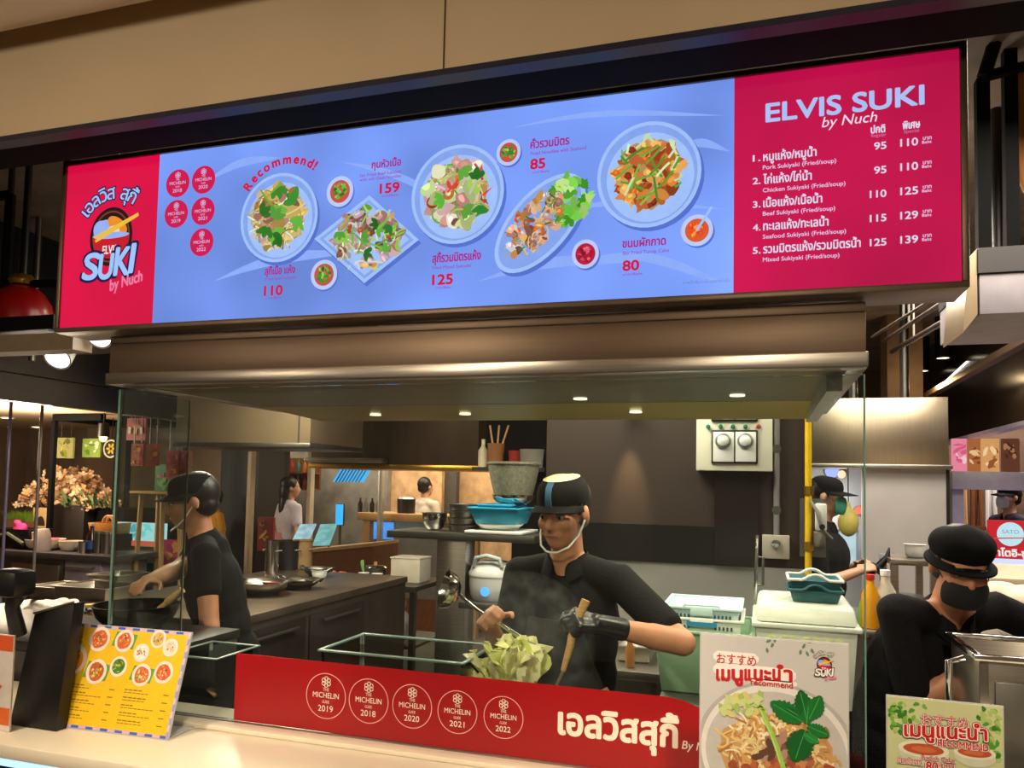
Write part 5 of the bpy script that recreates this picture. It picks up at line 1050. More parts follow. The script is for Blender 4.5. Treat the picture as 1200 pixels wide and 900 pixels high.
for a0, a1, b0, b1 in ((x0-.006, x1+.006, 1.886, 1.896), (x0-.006, x1+.006, 2.084, 2.094), (x0-.006, x0+.004, 1.896, 2.084), (x1-.004, x1+.006, 1.896, 2.084)): r.box(a0, a1, b0, b1, zz, zz+.004)
r.build('rim', mat('grey_green_rim', (120, 140, 134)), t, bevel=.001)
m_ = MB(); R = random.Random(5)
for i in range(70):
    p = V((x0+.02+(x1-x0-.04)*R.random(), 1.915+.15*R.random(), .875+.09*R.random())); m_.m(mat(*R.choice([('topping_pink', (206, 140, 120)), ('topping_brown', (150, 100, 60)), ('topping_tan', (206, 176, 130))]))); m_.ell(p, (.012, .010, .007), Matrix.Rotation(R.random()*3, 3, 'Z'), 8, 6)
g = m_.build('toppings', None); tag(g, 'chopped pink and brown toppings in the small clear tub', 'food', kind='stuff')
p = AY(225, 793, 1.93); q_ = AY(252, 815, 1.90); simple('tongs', 'pale bamboo tongs lying across the small clear tub', 'tongs', MB().tube([p, p.lerp(q_, .5)+V((0, 0, .003)), q_], [.004, .006, .005], 8), WOOD)

# dark stove counter along the stall beyond, woks on it
zc_ = .90; k0 = AZ(263, 728, zc_); xe = k0.x; y0_ = k0.y; y1_ = 4.9
t = thing('stove_counter', 'long dark steel stove counter running back behind the glass', 'counter', (xe-.5, (y0_+y1_)/2, 0))
DKS = mat('dark_range_steel', (70, 62, 54), .4, .6, .2, 6)
MB().box(xe-.98, xe, y0_, y1_, .1, zc_-.04).build('body', DKS, t, bevel=.004); MB().box(xe-1.0, xe+.015, y0_-.015, y1_, zc_-.039, zc_).build('top', mat('greasy_brown_steel', (92, 80, 68), .38, .6, .3, 5), t, bevel=.003)
for y in (y0_+.36, y0_+1.0): MB().box(xe+.001, xe+.008, y-.30, y+.30, .2, zc_-.08).build('panel', mat('dark_door_panel', (46, 40, 36), .4, .4), t, bevel=.002); MB().cyl((xe+.03, y-.2, zc_-.12), (xe+.03, y+.2, zc_-.12), .008).build('rail', STEELD, t)
Rr = random.Random(9)
def wokthing(px, py, rpx, lab, m_, tall=.4, hand_=True):
    p = AZ(px, py, zc_+.05); r_ = rpx/916*(p-C0).dot(fw); t = thing('wok', lab, 'wok', (p.x, p.y, zc_))
    mm = MB(); bowl(mm, (p.x, p.y, zc_+.012), r_, r_*tall, .003, .35, 32); mm.build('pan', m_, t); MB().lathe([(r_*.5, 0), (r_*.6, 0), (r_*.6, .03), (r_*.5, .03)], (p.x, p.y, zc_+.0005), 24, closed=True).build('stand', BLACK, t)
    if hand_:
        for s_ in (1, -1): MB().tube([(p.x+s_*r_*.98, p.y-.04, zc_+r_*tall), (p.x+s_*(r_+.03), p.y-.02, zc_+r_*tall+.02), (p.x+s_*(r_+.03), p.y+.02, zc_+r_*tall+.02), (p.x+s_*r_*.98, p.y+.04, zc_+r_*tall)], .006, 8).build('handle', STEELD, t)
wokthing(306, 686, 32, 'wide steel wok on the dark stove counter, nearest the glass', STEEL); wokthing(352, 680, 22, 'dark steel wok behind the wide one on the stove counter', DKS); wokthing(372, 667, 16, 'small steel wok at the far end of the stove counter', STEELD, .5)
for i, (px, py, h, m_, lab) in enumerate(((318, 664, .22, CHROME, 'tall shiny steel jug on the stove counter'), (336, 659, .20, BLACK, 'black stock pot on the stove counter below the red menu board'), (354, 658, .20, mat('tan_pot', (136, 108, 70), .5), 'tan enamel pot on the stove counter'))):
    p = AZ(px, py+8, zc_); r_ = (.045, .08, .07)[i]; t = thing('stock_pot' if i else 'steel_jug', lab, 'pot' if i else 'jug', (p.x, p.y, zc_)); MB().lathe([(.0005, 0), (r_, 0), (r_, h), (r_+.006, h), (r_+.006, h+.004), (r_-.004, h+.004), (r_-.004, .005), (.0005, .005)], (p.x, p.y, zc_+.001), 28).build('body', m_, t)
    for s_ in (1, -1): MB().tube([(p.x+s_*r_, p.y-.03, zc_+h*.7), (p.x+s_*(r_+.03), p.y, zc_+h*.72), (p.x+s_*r_, p.y+.03, zc_+h*.7)], .005, 8).build('handle', STEELD, t)

# low table with cups further in
YT = 5.0; zt4 = AY(450, 686, YT).z; xa_, xb_ = AY(400, 690, YT).x, AY(487, 690, YT).x
t = thing('prep_table', 'dark prep table with a steel front edge carrying cups and a white box', 'table', ((xa_+xb_)/2, YT+.3, 0))
MB().box(xa_, xb_, YT, YT+.6, zt4-.03, zt4).build('top', DKS, t); MB().box(xa_, xb_, YT-.012, YT-.001, zt4-.035, zt4+.003).build('front_edge', STEEL, t); MB().box(xa_+.02, xb_-.02, YT+.02, YT+.58, .38, .40).build('lower_shelf', STEELD, t)
for x in (xa_+.03, xb_-.03):
    for y in (YT+.03, YT+.57): MB().box(x-.02, x+.02, y-.02, y+.02, 0, zt4-.031).build('leg', STEELD, t)
for i, px in enumerate((426, 442)): c = AY(px, 680, YT+.12); m_ = MB(); bowl(m_, (c.x, c.y, zt4+.001), .036, .062, .003, .7, 24); simple('cup', ('white cup standing by the garlic leaf on the dark prep table', 'white cup next to the white box on the prep table')[i], 'cup', m_, WHITEP, 'white cups on the prep table')
xa2, xb2 = AY(458, 660, YT+.2).x, AY(492, 660, YT+.2).x; t = thing('white_box', 'tall pale box at the end of the dark prep table', 'box', ((xa2+xb2)/2, YT+.3, zt4)); MB().box(xa2, xb2, YT+.2, YT+.4, zt4+.001, zt4+.17).build('carton', mat('pale_carton', (190, 180, 164), .7), t, bevel=.004); MB().box(xa2-.004, xb2+.004, YT+.196, YT+.404, zt4+.171, zt4+.180).build('lid', mat('pale_carton_lid', (206, 196, 180), .7), t)
c = AY(440, 668, YT+.4); t = thing('stock_pot', 'low steel pot with a lid behind the white cups', 'pot', (c.x, c.y, zt4)); MB().lathe([(.0005, 0), (.08, 0), (.085, .07), (.0005, .07)], (c.x, c.y, zt4+.001), 28).build('body', STEEL, t); MB().lathe([(.087, 0), (.07, .015), (.0005, .02), (.0005, 0)][::-1], (c.x, c.y, zt4+.072), 28).build('lid', CHROME, t); MB().cyl((c.x, c.y, zt4+.09), (c.x, c.y, zt4+.115), .014).build('knob', WOOD, t)
c = AY(427, 676, YT+.25); m_ = MB(); R = random.Random(2); leafmesh(m_, V((c.x, c.y, zt4+.012)), V((-.3, 0, 1)), V((0, 1, 0)), .13, .012, .2, .02); simple('green_leaf', 'single upright green onion leaf on the prep table', 'vegetable', m_, mat('spring_green', (110, 160, 90), .5), solid=.004)
c = AY(398, 672, YT-.2+.25); m_ = MB()
for i in range(9): m_.ell((c.x+R.uniform(-.06, .04), c.y+R.uniform(-.04, .04), zt4+.03+R.uniform(0, .03)), (.035, .02, .016), Matrix.Rotation(R.random()*3, 3, 'Z') @ Matrix.Rotation(R.random(), 3, 'X'), 10, 8)
g = m_.build('orange_garnish', mat('orange_garnish', (206, 96, 50), .5), remesh=.006, sm=1); tag(g, 'orange red garnish heap at the near end of the prep table', 'food')
for i in range(3): c = AY((422, 446, 468)[i], 715, YT+.1); m_ = MB(); m_.ell((c.x, c.y, .40+.12), (.09, .10, .12), None, 16, 12); m_.caps((c.x, c.y, .62), (c.x+.01, c.y, .68), .03, .045); g = m_.build('plastic_bag', mat('cloudy_plastic_bag', (160, 150, 146), .35, 0, .3, 14, .6), remesh=.012, sm=2); tag(g, 'knotted cloudy plastic bag under the prep table, %s' % ('below the cups', 'below the steel pot', 'below the white box')[i], 'bag', 'bags under the prep table')
# ---------------------------------------------------------------- the stall on the near left: dark header, flowers, pans
TAUPE = mat('taupe_stone', (132, 112, 94), .7, 0, .2, 4)
XH = -4.2; zh = AX(0, 468, XH).z
for k, (z0, z1) in enumerate(((zh, zh+.16), (zh+.168, zh+.42), (zh+.428, 3.0))): bx('trim_%d' % (8+k), mat('blue_black_gloss_panel', (26, 27, 34), .25, 0, .1, 5), XH-.06, XH, 1.4, 7.6, z0, z1)
bx('ceiling_stall', mat('warm_cream_ceiling', (214, 186, 150), .8, 0, .04, 3), -8.9, XH-.06, 1.4, 7.6, 2.10, 2.16)
bx('wall_stall', TAUPE, -8.9, -6.4, 7.6, 7.7, 0, 3.0)
for i, (px, py) in enumerate(((46, 480), (43, 500), (124, 493), (8, 489))):
    p = AZ(px, py, 2.10); t = thing('ceiling_downlight', 'round downlight in the cream ceiling, %s' % ('over the slim pole', 'below the beam beside the slim pole', 'above the hanging green poster', 'at the picture edge')[i], 'ceiling light', (p.x, p.y, 2.09), 'downlights over the flower stall')
    MB().lathe([(.055, 0), (.075, 0), (.075, .008), (.055, .008)], (p.x, p.y, 2.090), 24, closed=True).build('rim', WHITEP, t); MB().lathe([(.0005, .002), (.054, .002), (.054, .008), (.0005, .008)], (p.x, p.y, 2.090), 24).build('lamp', emit('warm_lamp', (255, 236, 200), 5), t)
def adbox(px0, px1, py0, py1, t_, d=.3):
    """axis-aligned box whose camera-side face fills the pixel rectangle at camera depth t_"""
    a = AD((px0+px1)/2, py1, t_); Y = a.y; return AY(px0, py1, Y).x, AY(px1, py1, Y).x, Y, Y+d, AY((px0+px1)/2, py1, Y).z, AY((px0+px1)/2, py0, Y).z
# black display frame
t = thing('display_rack', 'black open metal frame over the flower planter', 'frame', AD(98, 700, 7.2)*1.0)
p0 = AD(61, 560, 7.2); p1 = AD(136, 560, 7.2); zt5 = 2.035
for k, p in enumerate((p0, p1)):
    for dy in (0, .9): MB().box(p.x-.02, p.x+.02, p.y+dy-.02, p.y+dy+.02, 0, zt5).build('post', BLACKM, t)
m_ = MB(); m_.box(p0.x, p1.x, p0.y-.03, p0.y+.03, zt5+.001, zt5+.06); m_.box(p0.x, p1.x, p0.y+.87, p0.y+.93, zt5+.001, zt5+.06); m_.box(p0.x-.03, p0.x+.03, p0.y+.03, p0.y+.87, zt5+.001, zt5+.06); m_.box(p1.x-.03, p1.x+.03, p1.y+.03, p1.y+.87, zt5+.001, zt5+.06); m_.build('beams', BLACKM, t)
for i, (px, m_) in enumerate(((43, mat('pale_pole', (150, 140, 134), .3, .5)), (6, mat('lilac_pole', (140, 136, 176), .3, .5)))): p = AD(px, 600, 5.6); t = thing('slim_pole', ('slim steel pole in front of the cream flowers', 'slim lilac grey pole at the picture edge by the flower stall')[i], 'pole', (p.x, p.y, 0)); MB().cyl((p.x, p.y, .012), (p.x, p.y, 2.1), .011).build('tube', m_, t); MB().cyl((p.x, p.y, 0), (p.x, p.y, .012), .07).build('base', STEELD, t)
def card(name, label, cat, box_, cols, group=None, lit=False, seed=1, title=None, hang=None):
    """framed flat card with its printed shapes, facing the walkway"""
    x0, x1, y0, y1, z0, z1 = box_; t = thing(name, label, cat, ((x0+x1)/2, y0, z0), group); w, h = x1-x0, z1-z0
    MB().box(x0, x1, y0, y1, z0, z1).build('panel', ink(cols[0], lit), t); pl_ = PL((x0, y0, z0), (1, 0, 0), (0, 0, 1)); R = random.Random(seed); mb = MB()
    def cl(P): return [(min(max(a, .004), w-.004), min(max(b, .004), h-.004)) for a, b in P]
    for i in range(10): mb.m(ink(R.choice(cols[1:]), lit)).poly(pl_, cl(blob(R, (w*R.uniform(.15, .85), h*R.uniform(.12, .85)), w*R.uniform(.05, .2), h*R.uniform(.03, .16), R.random()*3, .3)), .003+i*.0003)
    mb.build('print', None, t)
    if title: mb = MB().m(ink(title[1], lit)); text(mb, pl_, title[0], w*.12, h*title[2], w*.76, h*title[3], .0072, .03); mb.build('lettering', None, t)
    if hang:
        for x in (x0+w*.2, x1-w*.2): MB().cyl((x, (y0+y1)/2, z1), (x, (y0+y1)/2, hang), .004, n=6).build('cord', BLACK, t)
    return t
card('hanging_poster', 'yellow green poster hanging by the black post of the flower stall', 'poster', adbox(66, 85, 513, 537, 7.6, .02), [(176, 176, 120), (150, 160, 50), (206, 196, 90), (110, 120, 60)], hang=2.1, seed=3)
card('hanging_poster', 'green striped poster hanging under the lamp of the flower stall', 'poster', adbox(96, 117, 514, 536, 7.6, .02), [(130, 160, 70), (190, 200, 130), (90, 130, 60), (206, 206, 170)], hang=2.1, seed=4)
p = AD(132, 526, 7.6); t = thing('round_plaque', 'round dark plaque with a yellow flower beside the glass corner', 'plaque', p)
Rx = Matrix.Rotation(pi/2, 3, 'X'); MB().lathe([(.0005, 0), (.085, 0), (.085, .02), (.0005, .02)], p, 32, Rx).build('disc', mat('dark_green_enamel', (40, 52, 40), .4), t); MB().lathe([(.075, .0), (.09, .0), (.09, .026), (.075, .026)], p, 32, Rx, closed=True).build('rim', mat('pale_rim', (190, 190, 160), .5), t)
m_ = MB(); pl_ = PL(p-V((0, .021, 0)), (1, 0, 0), (0, 0, 1))
for k in range(6): m_.poly(pl_, ellp((.035*cos(k*pi/3), .035*sin(k*pi/3)), .022, .012, 14, k*pi/3), .001)
m_.build('flower', mat('yellow_enamel', (206, 160, 50), .5), t); MB().cyl(p+V((0, -.01, .088)), V((p.x, p.y-.01, 2.1)), .004, n=6).build('cord', BLACK, t)
p = AD(121, 512, 7.0); t = thing('pendant_lamp', 'small black pendant lamp glowing warm by the green poster', 'pendant lamp', p); MB().lathe([(.012, .13), (.045, .12), (.05, .0), (.044, .0), (.04, .11), (.012, .12)], p, 24, closed=True).build('shade', BLACK, t); MB().ell(p+V((0, 0, .0)), (.034, .034, .045)).build('bulb', emit('warm_bulb', (255, 214, 130), 6), t); MB().cyl(p+V((0, 0, .12)), V((p.x, p.y, 2.1)), .006, n=8).build('cord', BLACK, t)
# planter and flowers
zc5 = .90
x0, x1, y0, y1, z0, z1 = adbox(59, 96, 592, 650, 7.3, .5); xq = adbox(59, 138, 592, 650, 7.3)[1]
t = thing('planter', 'tall black planter box holding the cream flowers', 'planter', ((x0+xq)/2, y0+.2, 0)); MB().box(x0, x1, y0, y1, 0, z1).build('box', mat('brown_black_board', (34, 26, 22), .5, 0, .1, 8), t, bevel=.004); MB().box(x1+.002, xq, y0+.12, y1, 0, z1-.02).build('side_box', BLACKM, t, bevel=.004)
fx0 = AD(18, 600, 7.6); fx1 = AD(136, 600, 7.6); fc = (fx0+fx1)/2; hw = (fx1.x-fx0.x)/2; R = random.Random(17)
BLC = [mat('blossom_cream', (232, 202, 164), .7, 0, .1, 30), mat('blossom_peach', (216, 176, 132), .7, 0, .1, 30), mat('blossom_tan', (190, 150, 106), .7, 0, .1, 30)]
zf0 = z1; t = thing('flower_arrangement', 'wide mound of cream flowers with fern leaves in the black planter', 'flowers', (fc.x, y0+.25, zf0))
ztop5 = AD(85, 545, 7.6).z
m_ = MB()
for i in range(520):
    u_ = R.uniform(-1, 1); prof = (1-abs(u_+.0)**2.2)*(.75+.25*cos(u_*2.2-.5)); h = prof*(ztop5-zf0)*R.uniform(.05, 1); p = V((fc.x+u_*hw, y0+.22+R.uniform(-.22, .20)*(1-.4*h), zf0-.02+h)); m_.m(R.choice(BLC)); a_ = R.random()*6; tl_ = R.uniform(-.7, .7)
    Rm = Matrix.Rotation(a_, 3, 'Z') @ Matrix.Rotation(1.1+tl_, 3, 'X')
    r_ = R.uniform(.022, .04)
    for k in range(5): m_.add([p+Rm @ V(q_) for q_ in ((0, 0, 0), (r_*cos(k*1.257-.5), r_*sin(k*1.257-.5), r_*.25), (r_*1.35*cos(k*1.257), r_*1.35*sin(k*1.257), r_*.35), (r_*cos(k*1.257+.5), r_*sin(k*1.257+.5), r_*.25))], [(0, 1, 2, 3)])
g = m_.build('blossoms', None, t); g['kind'] = 'stuff'
m_ = MB()
for i in range(46):
    p = V((AD(98, 600, 7.3).x+R.uniform(-.26, .30), y0+.02+R.uniform(-.05, .15), zf0-.02)); dr = V((R.uniform(-.5, .5), R.uniform(-.7, .0), 1)).normalized(); L_ = R.uniform(.14, .30); sd = dr.orthogonal().normalized()
    vs = []; n = 6
    for j in range(n+1): q_ = j/n; c = p+dr*L_*q_+V((0, 0, -.10*q_*q_)); w = .012*sin(pi*min(1, q_+.08)); vs += [c-sd*w, c+sd*w]
    m_.add(vs, [(2*j, 2*j+1, 2*j+3, 2*j+2) for j in range(n)])
g = m_.build('fern_leaves', mat('fern_green', (96, 120, 74), .6, 0, .3, 20), t, solid=.002); g['kind'] = 'stuff'
# counter with bowls
x0, x1, y0, y1, z0, z1 = adbox(2, 132, 648, 700, 6.4, .8); zc5 = z1
t = thing('steel_cabinet', 'steel counter cabinet with lavender grey doors under the white bowls', 'cabinet', ((x0+x1)/2, y0+.3, 0)); xm = AY(76, 660, y0).x; xm2 = AY(118, 660, y0).x
MB().box(x0, x1, y0-.03, y0+.55, zc5-.05, zc5).build('top', mat('dark_steel_top', (84, 82, 84), .4, .5), t, bevel=.004); MB().box(x0, xm, y0, y0+.5, 0, zc5-.051).build('carcass', STEELD, t); cdoor = MB().box(xm+.002, xm2, y0, y0+.5, 0, zc5-.051).build('door', mat('lavender_grey_steel', (150, 142, 158), .4, .3), t, bevel=.004); MB().box(x0+.1, xm-.05, y0-.012, y0-.001, zc5-.32, zc5-.10).build('drawer', STEEL, t, bevel=.003)
MB().tube([(xm+.05, y0-.01, zc5-.1), (xm+.05, y0-.03, zc5-.1), (xm2-.05, y0-.03, zc5-.1), (xm2-.05, y0-.01, zc5-.1)], .008, 8).build('handle', STEELD, cdoor)
def at5(px, dy=.2): p = AY(px, 640, y0+dy); return V((p.x, y0+dy, zc5+.001))
for i, (px, rp, h) in enumerate(((53, 20, .085), (83, 12, .08))): m_ = MB(); c = at5(px); bowl(m_, c, rp/916*7.0, h, .004, .6, 32); simple('serving_bowl', ('wide off white serving bowl with a pink rim on the steel cabinet', 'smaller off white bowl next to the tin can')[i], 'bowl', m_, mat('off_white_ceramic', (226, 214, 196), .4))
c = at5(53); simple('pink_cloth', 'folded pink cloth lying in the wide serving bowl', 'cloth', MB().lathe([(.0005, .02), (.11, .03), (.10, .045), (.0005, .05)], c+V((0, 0, .045)), 20), mat('pink_cloth', (206, 90, 120), .8))
c = at5(97, .1); t = thing('tin_can', 'small silver can beside the bowls', 'can', c); MB().lathe([(.0005, 0), (.034, 0), (.034, .09), (.0005, .09)], c, 24).build('body', STEEL, t); MB().lathe([(.035, .0), (.035, .006), (.030, .006)], c+V((0, 0, .088)), 24).build('rim', CHROME, t)
c = at5(107, .16); t = thing('sauce_bottle', 'bottle with a blue label on the steel cabinet', 'bottle', c); MB().lathe([(.0005, 0), (.042, 0), (.042, .13), (.016, .18), (.016, .22), (.0005, .22)], c, 24).build('body', mat('dark_sauce', (50, 28, 22), .2), t); MB().lathe([(.043, .0), (.043, .07)], c+V((0, 0, .03)), 24).build('label', mat('blue_paper', (60, 100, 170), .5), t); MB().cyl(c+V((0, 0, .221)), c+V((0, 0, .24)), .018).build('cap', WHITEP, t)
for i, px in enumerate((115, 124)): c = at5(px, .16); t = thing('storage_jar', ('steel jar beside the blue label bottle', 'steel jar nearest the glass corner')[i], 'jar', c, 'steel jars on the cabinet'); MB().lathe([(.0005, 0), (.036, 0), (.036, .16), (.0005, .16)], c, 24).build('body', STEELD, t); MB().cyl(c+V((0, 0, .161)), c+V((0, 0, .18)), .034).build('lid', STEEL, t)
x0b, x1b, yb0, _, zb_, zb1_ = adbox(101, 131, 613, 626, 6.75, .3)
t = thing('rolling_tray', 'golden wooden tray with rolled handles on a stand above the jars', 'tray', ((x0b+x1b)/2, yb0, zb_)); MB().frus(((x0b+x1b)/2, yb0+.15, zb_), ((x1b-x0b)*.9, .24), (x1b-x0b, .28), zb1_-zb_, .008).build('body', mat('golden_wood', (190, 130, 60), .4), t, bevel=.003)
c = V(((x0b+x1b)/2, yb0+.15, 0)); MB().box(c.x-.16, c.x+.16, c.y-.10, c.y+.10, zc5+.001, zb_-.001).build('stand', BLACKM, t)
for s_ in (.30, .44): c2 = V((x0b+(x1b-x0b)*s_, yb0+.15, zb1_+.0)); MB().tube([c2+V((.055*cos(a), .0, .055*sin(a))) for a in [rad(15*k) for k in range(13)]], .011, 8).build('ring_handle', mat('golden_wood', (190, 130, 60)), t)
x0b, x1b, yb0, _, zb_, zb1_ = adbox(-22, 22, 622, 650, 6.6, .3); t = thing('dark_case', 'dark open topped case at the picture edge on the steel cabinet', 'case', ((x0b+x1b)/2, yb0, zc5)); MB().frus(((x0b+x1b)/2, yb0+.2, zc5+.001), (x1b-x0b-.02, .2), (x1b-x0b, .24), .17, .01).build('body', BLACK, t, bevel=.003); MB().tube([(x0b+.03, yb0+.07, zc5+.09), ((x0b+x1b)/2, yb0+.06, zc5+.13), (x1b-.04, yb0+.07, zc5+.05)], .018, 8).build('strap', mat('olive_strap', (70, 76, 50), .7), t)
x0b, x1b, yb0, _, zb_, zb1_ = adbox(3, 38, 598, 615, 7.5, .2); t = thing('grass_planter', 'low tray of bright green grass at the edge of the flowers', 'plant', ((x0b+x1b)/2, yb0, zb_)); MB().box(x0b, x1b, yb0, yb0+.18, 0, zb_+.04).build('trough', mat('clay_brown', (110, 76, 52), .7), t); m_ = MB(); R = random.Random(6)
for i in range(420): p = V((R.uniform(x0b, x1b), R.uniform(yb0, yb0+.18), zb_+.03)); q_ = p+V((R.uniform(-.03, .03), R.uniform(-.05, .01), R.uniform(.05, .11))); m_.add([p-V((.005, 0, 0)), p+V((.005, 0, 0)), q_], [(0, 1, 2)])
g = m_.build('grass_blades', mat('grass_green', (110, 140, 40), .6, 0, .2, 20), t, solid=.001); g['kind'] = 'stuff'
x0b, x1b, yb0, _, zb_, zb1_ = adbox(38, 57, 595, 616, 7.45, .05); t = thing('arched_board', 'pale wooden board with a dark arch beside the grass tray', 'board', ((x0b+x1b)/2, yb0, zb_)); MB().box(x0b, x1b, yb0, yb0+.04, zc5-.2, zb1_).build('panel', mat('pale_board', (206, 172, 124), .6), t); pl_ = PL(((x0b+x1b)/2, yb0, zb_), (1, 0, 0), (0, 0, 1)); MB().poly(pl_, [(.055*cos(a), .09*sin(a)) for a in [pi*k/14 for k in range(15)]], .002).build('arch', mat('dark_arch', (50, 32, 22), .7), t)
p = AD(27, 618, 6.9); m_ = MB(); R = random.Random(8)
for i in range(7): m_.ell(p+V((R.uniform(-.05, .05), R.uniform(-.03, .03), R.uniform(-.04, .03))), (.05, .03, .03), Matrix.Rotation(R.random()*3, 3, 'Y'), 10, 8)
m_.caps(p-V((0, 0, .03)), V((p.x, p.y, zc5+.02)), .04, .05); g = m_.build('pink_bow', mat('hot_pink_cloth', (206, 40, 120), .7), remesh=.01, sm=1); tag(g, 'hot pink cloth bundle between the dark case and the grass tray', 'cloth')
p = AD(50, 630, 6.6); c = V((p.x, p.y, zc5+.001)); t = thing('plastic_jug', 'milky plastic jug with a handle beside the black planter', 'jug', c); hj = AD(50, 620, 6.6).z-zc5; MB().lathe([(.0005, 0), (.065, 0), (.068, .05), (.06, hj*.8), (.045, hj), (.0005, hj)], c, 24).build('body', mat('milky_jug', (206, 190, 184), .4), t); MB().tube([c+V((-.055, 0, hj*.85)), c+V((-.11, 0, hj*.8)), c+V((-.10, 0, hj*.4)), c+V((-.06, 0, hj*.3))], .012, 8).build('handle', mat('milky_jug', (206, 190, 184)), t)
# near steel worktop with pans
y0_st = AZ(263, 728, .90).y
zc6 = .86
k0 = AZ(-20, 752, zc6); k1 = AZ(134, 690, zc6); k2 = AZ(150, 745, zc6)
xw_0, xw_1, yw_0, yw_1 = k0.x-.8, gx0-.04, 1.86, 3.55
xm6 = xe-1.06
t = thing('steel_worktop', 'steel worktop crowded with pans left of the glass corner', 'worktop', ((xw_0+xm6)/2, (yw_0+yw_1)/2, 0)); MB().box(xw_0, xm6, yw_0, yw_1, zc6-.04, zc6).box(xm6+.0005, -2.42, 2.32, y0_st-.06, zc6-.04, zc6).build('top', STEEL, t, bevel=.003)
MB().box(xw_0+.02, xm6-.02, yw_0+.03, yw_1-.02, .1, zc6-.041).box(xm6, -2.44, 2.34, y0_st-.08, .1, zc6-.041).build('body', STEELD, t)
for x in (xw_0+.06, xm6-.06): MB().box(x-.02, x+.02, yw_0+.04, yw_0+.08, 0, .1).build('leg', STEELD, t)
zrg = 1.03; t = thing('gas_range', 'steel gas range with the dark wok just behind the glass corner', 'range', (-2.1, 2.1, 0)); MB().box(xm6+.01, xw_1, 1.88, 2.30, .06, zrg-.03).build('body', STEELD, t, bevel=.004); MB().box(xm6+.005, xw_1+.004, 1.875, 2.31, zrg-.029, zrg).build('hob', mat('dark_stained_steel', (60, 60, 58)), t, bevel=.003)
for x in (xm6+.06, xw_1-.06): MB().cyl((x, 2.1, 0), (x, 2.1, .06), .025).build('foot', BLACK, t)
def at6(px, py): return AZ(px, py, zc6+.001)
for i, (px, py, w, dy, h) in enumerate(((92, 712, .34, .26, .10), (50, 704, .22, .24, .07), (120, 700, .20, .22, .12))):
    c = at6(px, py); tub('steel_pan', ('deep rectangular steel pan behind the pickle jar', 'steel pan below the black scanner head', 'square steel pan next to the glass corner')[i], 'pan', c.x-w/2, c.x+w/2, c.y+dy/2, dy, zc6+.001, zc6+h, STEEL, taper=.9)
c = at6(60, 735); m_ = MB(); bowl(m_, c, .15, .075, .004, .6, 36); simple('mixing_bowl', 'large white mixing bowl beside the black till panel', 'bowl', m_, WHITEP)
c = c+V((0, 0, .02)); m_ = MB(); R = random.Random(4)
for i in range(12): m_.ell(c+V((R.uniform(-.07, .07), R.uniform(-.06, .06), .04+R.uniform(0, .05))), (.06, .04, .02), Matrix.Rotation(R.random()*3, 3, 'Z') @ Matrix.Rotation(R.uniform(-.6, .6), 3, 'X'), 10, 8)
g = m_.build('crumpled_bag', mat('white_film', (214, 206, 196), .4, 0, .1, 20, .4), remesh=.008, sm=1); tag(g, 'crumpled white plastic film heaped in the large white bowl', 'plastic bag')
c = at6(107, 735); t = thing('pickle_jar', 'clear jar of orange yellow pickles by the yellow menu card', 'jar', c); MB().lathe([(.0005, 0), (.034, 0), (.036, .01), (.036, .07), (.030, .08), (.030, .09), (.028, .09), (.028, .08), (.034, .07), (.034, .01), (.0005, .004)], c, 28).build('glass', CLR, t); m_ = MB(); R = random.Random(12)
for i in range(30): m_.ell(c+V((R.uniform(-.02, .02), R.uniform(-.02, .02), .012+R.random()*.06)), (.011, .009, .006), Matrix.Rotation(R.random()*3, 3, 'X'), 8, 6)
g = m_.build('pickles', mat('orange_pickle', (226, 150, 40), .4, 0, .2, 40), t); g['kind'] = 'stuff'
MB().lathe([(.0005, .0), (.031, .0), (.031, .012), (.0005, .013)], c+V((0, 0, .091)), 24).build('lid', mat('straw_lid', (206, 176, 110), .4), t)
c = at6(96, 742); simple('red_lid', 'small red lid lying beside the pickle jar', 'dish', MB().lathe([(.0005, 0), (.025, 0), (.025, .012), (.0005, .013)], c, 24), mat('red_plastic', (196, 40, 30), .4))  # flat red disc, a loose jar lid
c = V((AY(160, 712, 2.10).x, 2.10, zrg+.001)); t = thing('wok', 'dark wok with a pale wooden handle under the reaching arm behind the glass corner', 'wok', c); m_ = MB(); bowl(m_, c+V((0, 0, .02)), .13, .075, .003, .35, 36); m_.build('pan', mat('blackened_steel', (34, 32, 30)), t); MB().lathe([(.07, 0), (.08, 0), (.08, .025), (.07, .025)], c, 28, closed=True).build('stand', BLACK, t)
h0 = c+V((.11, -.02, .09)); h1 = AD(214, 691, (h0-C0).dot(fw)); MB().tube([h0, h0.lerp(h1, .3), h0.lerp(h1, .35), h1], [.010, .010, .014, .012], 10).build('handle', WOOD, t)

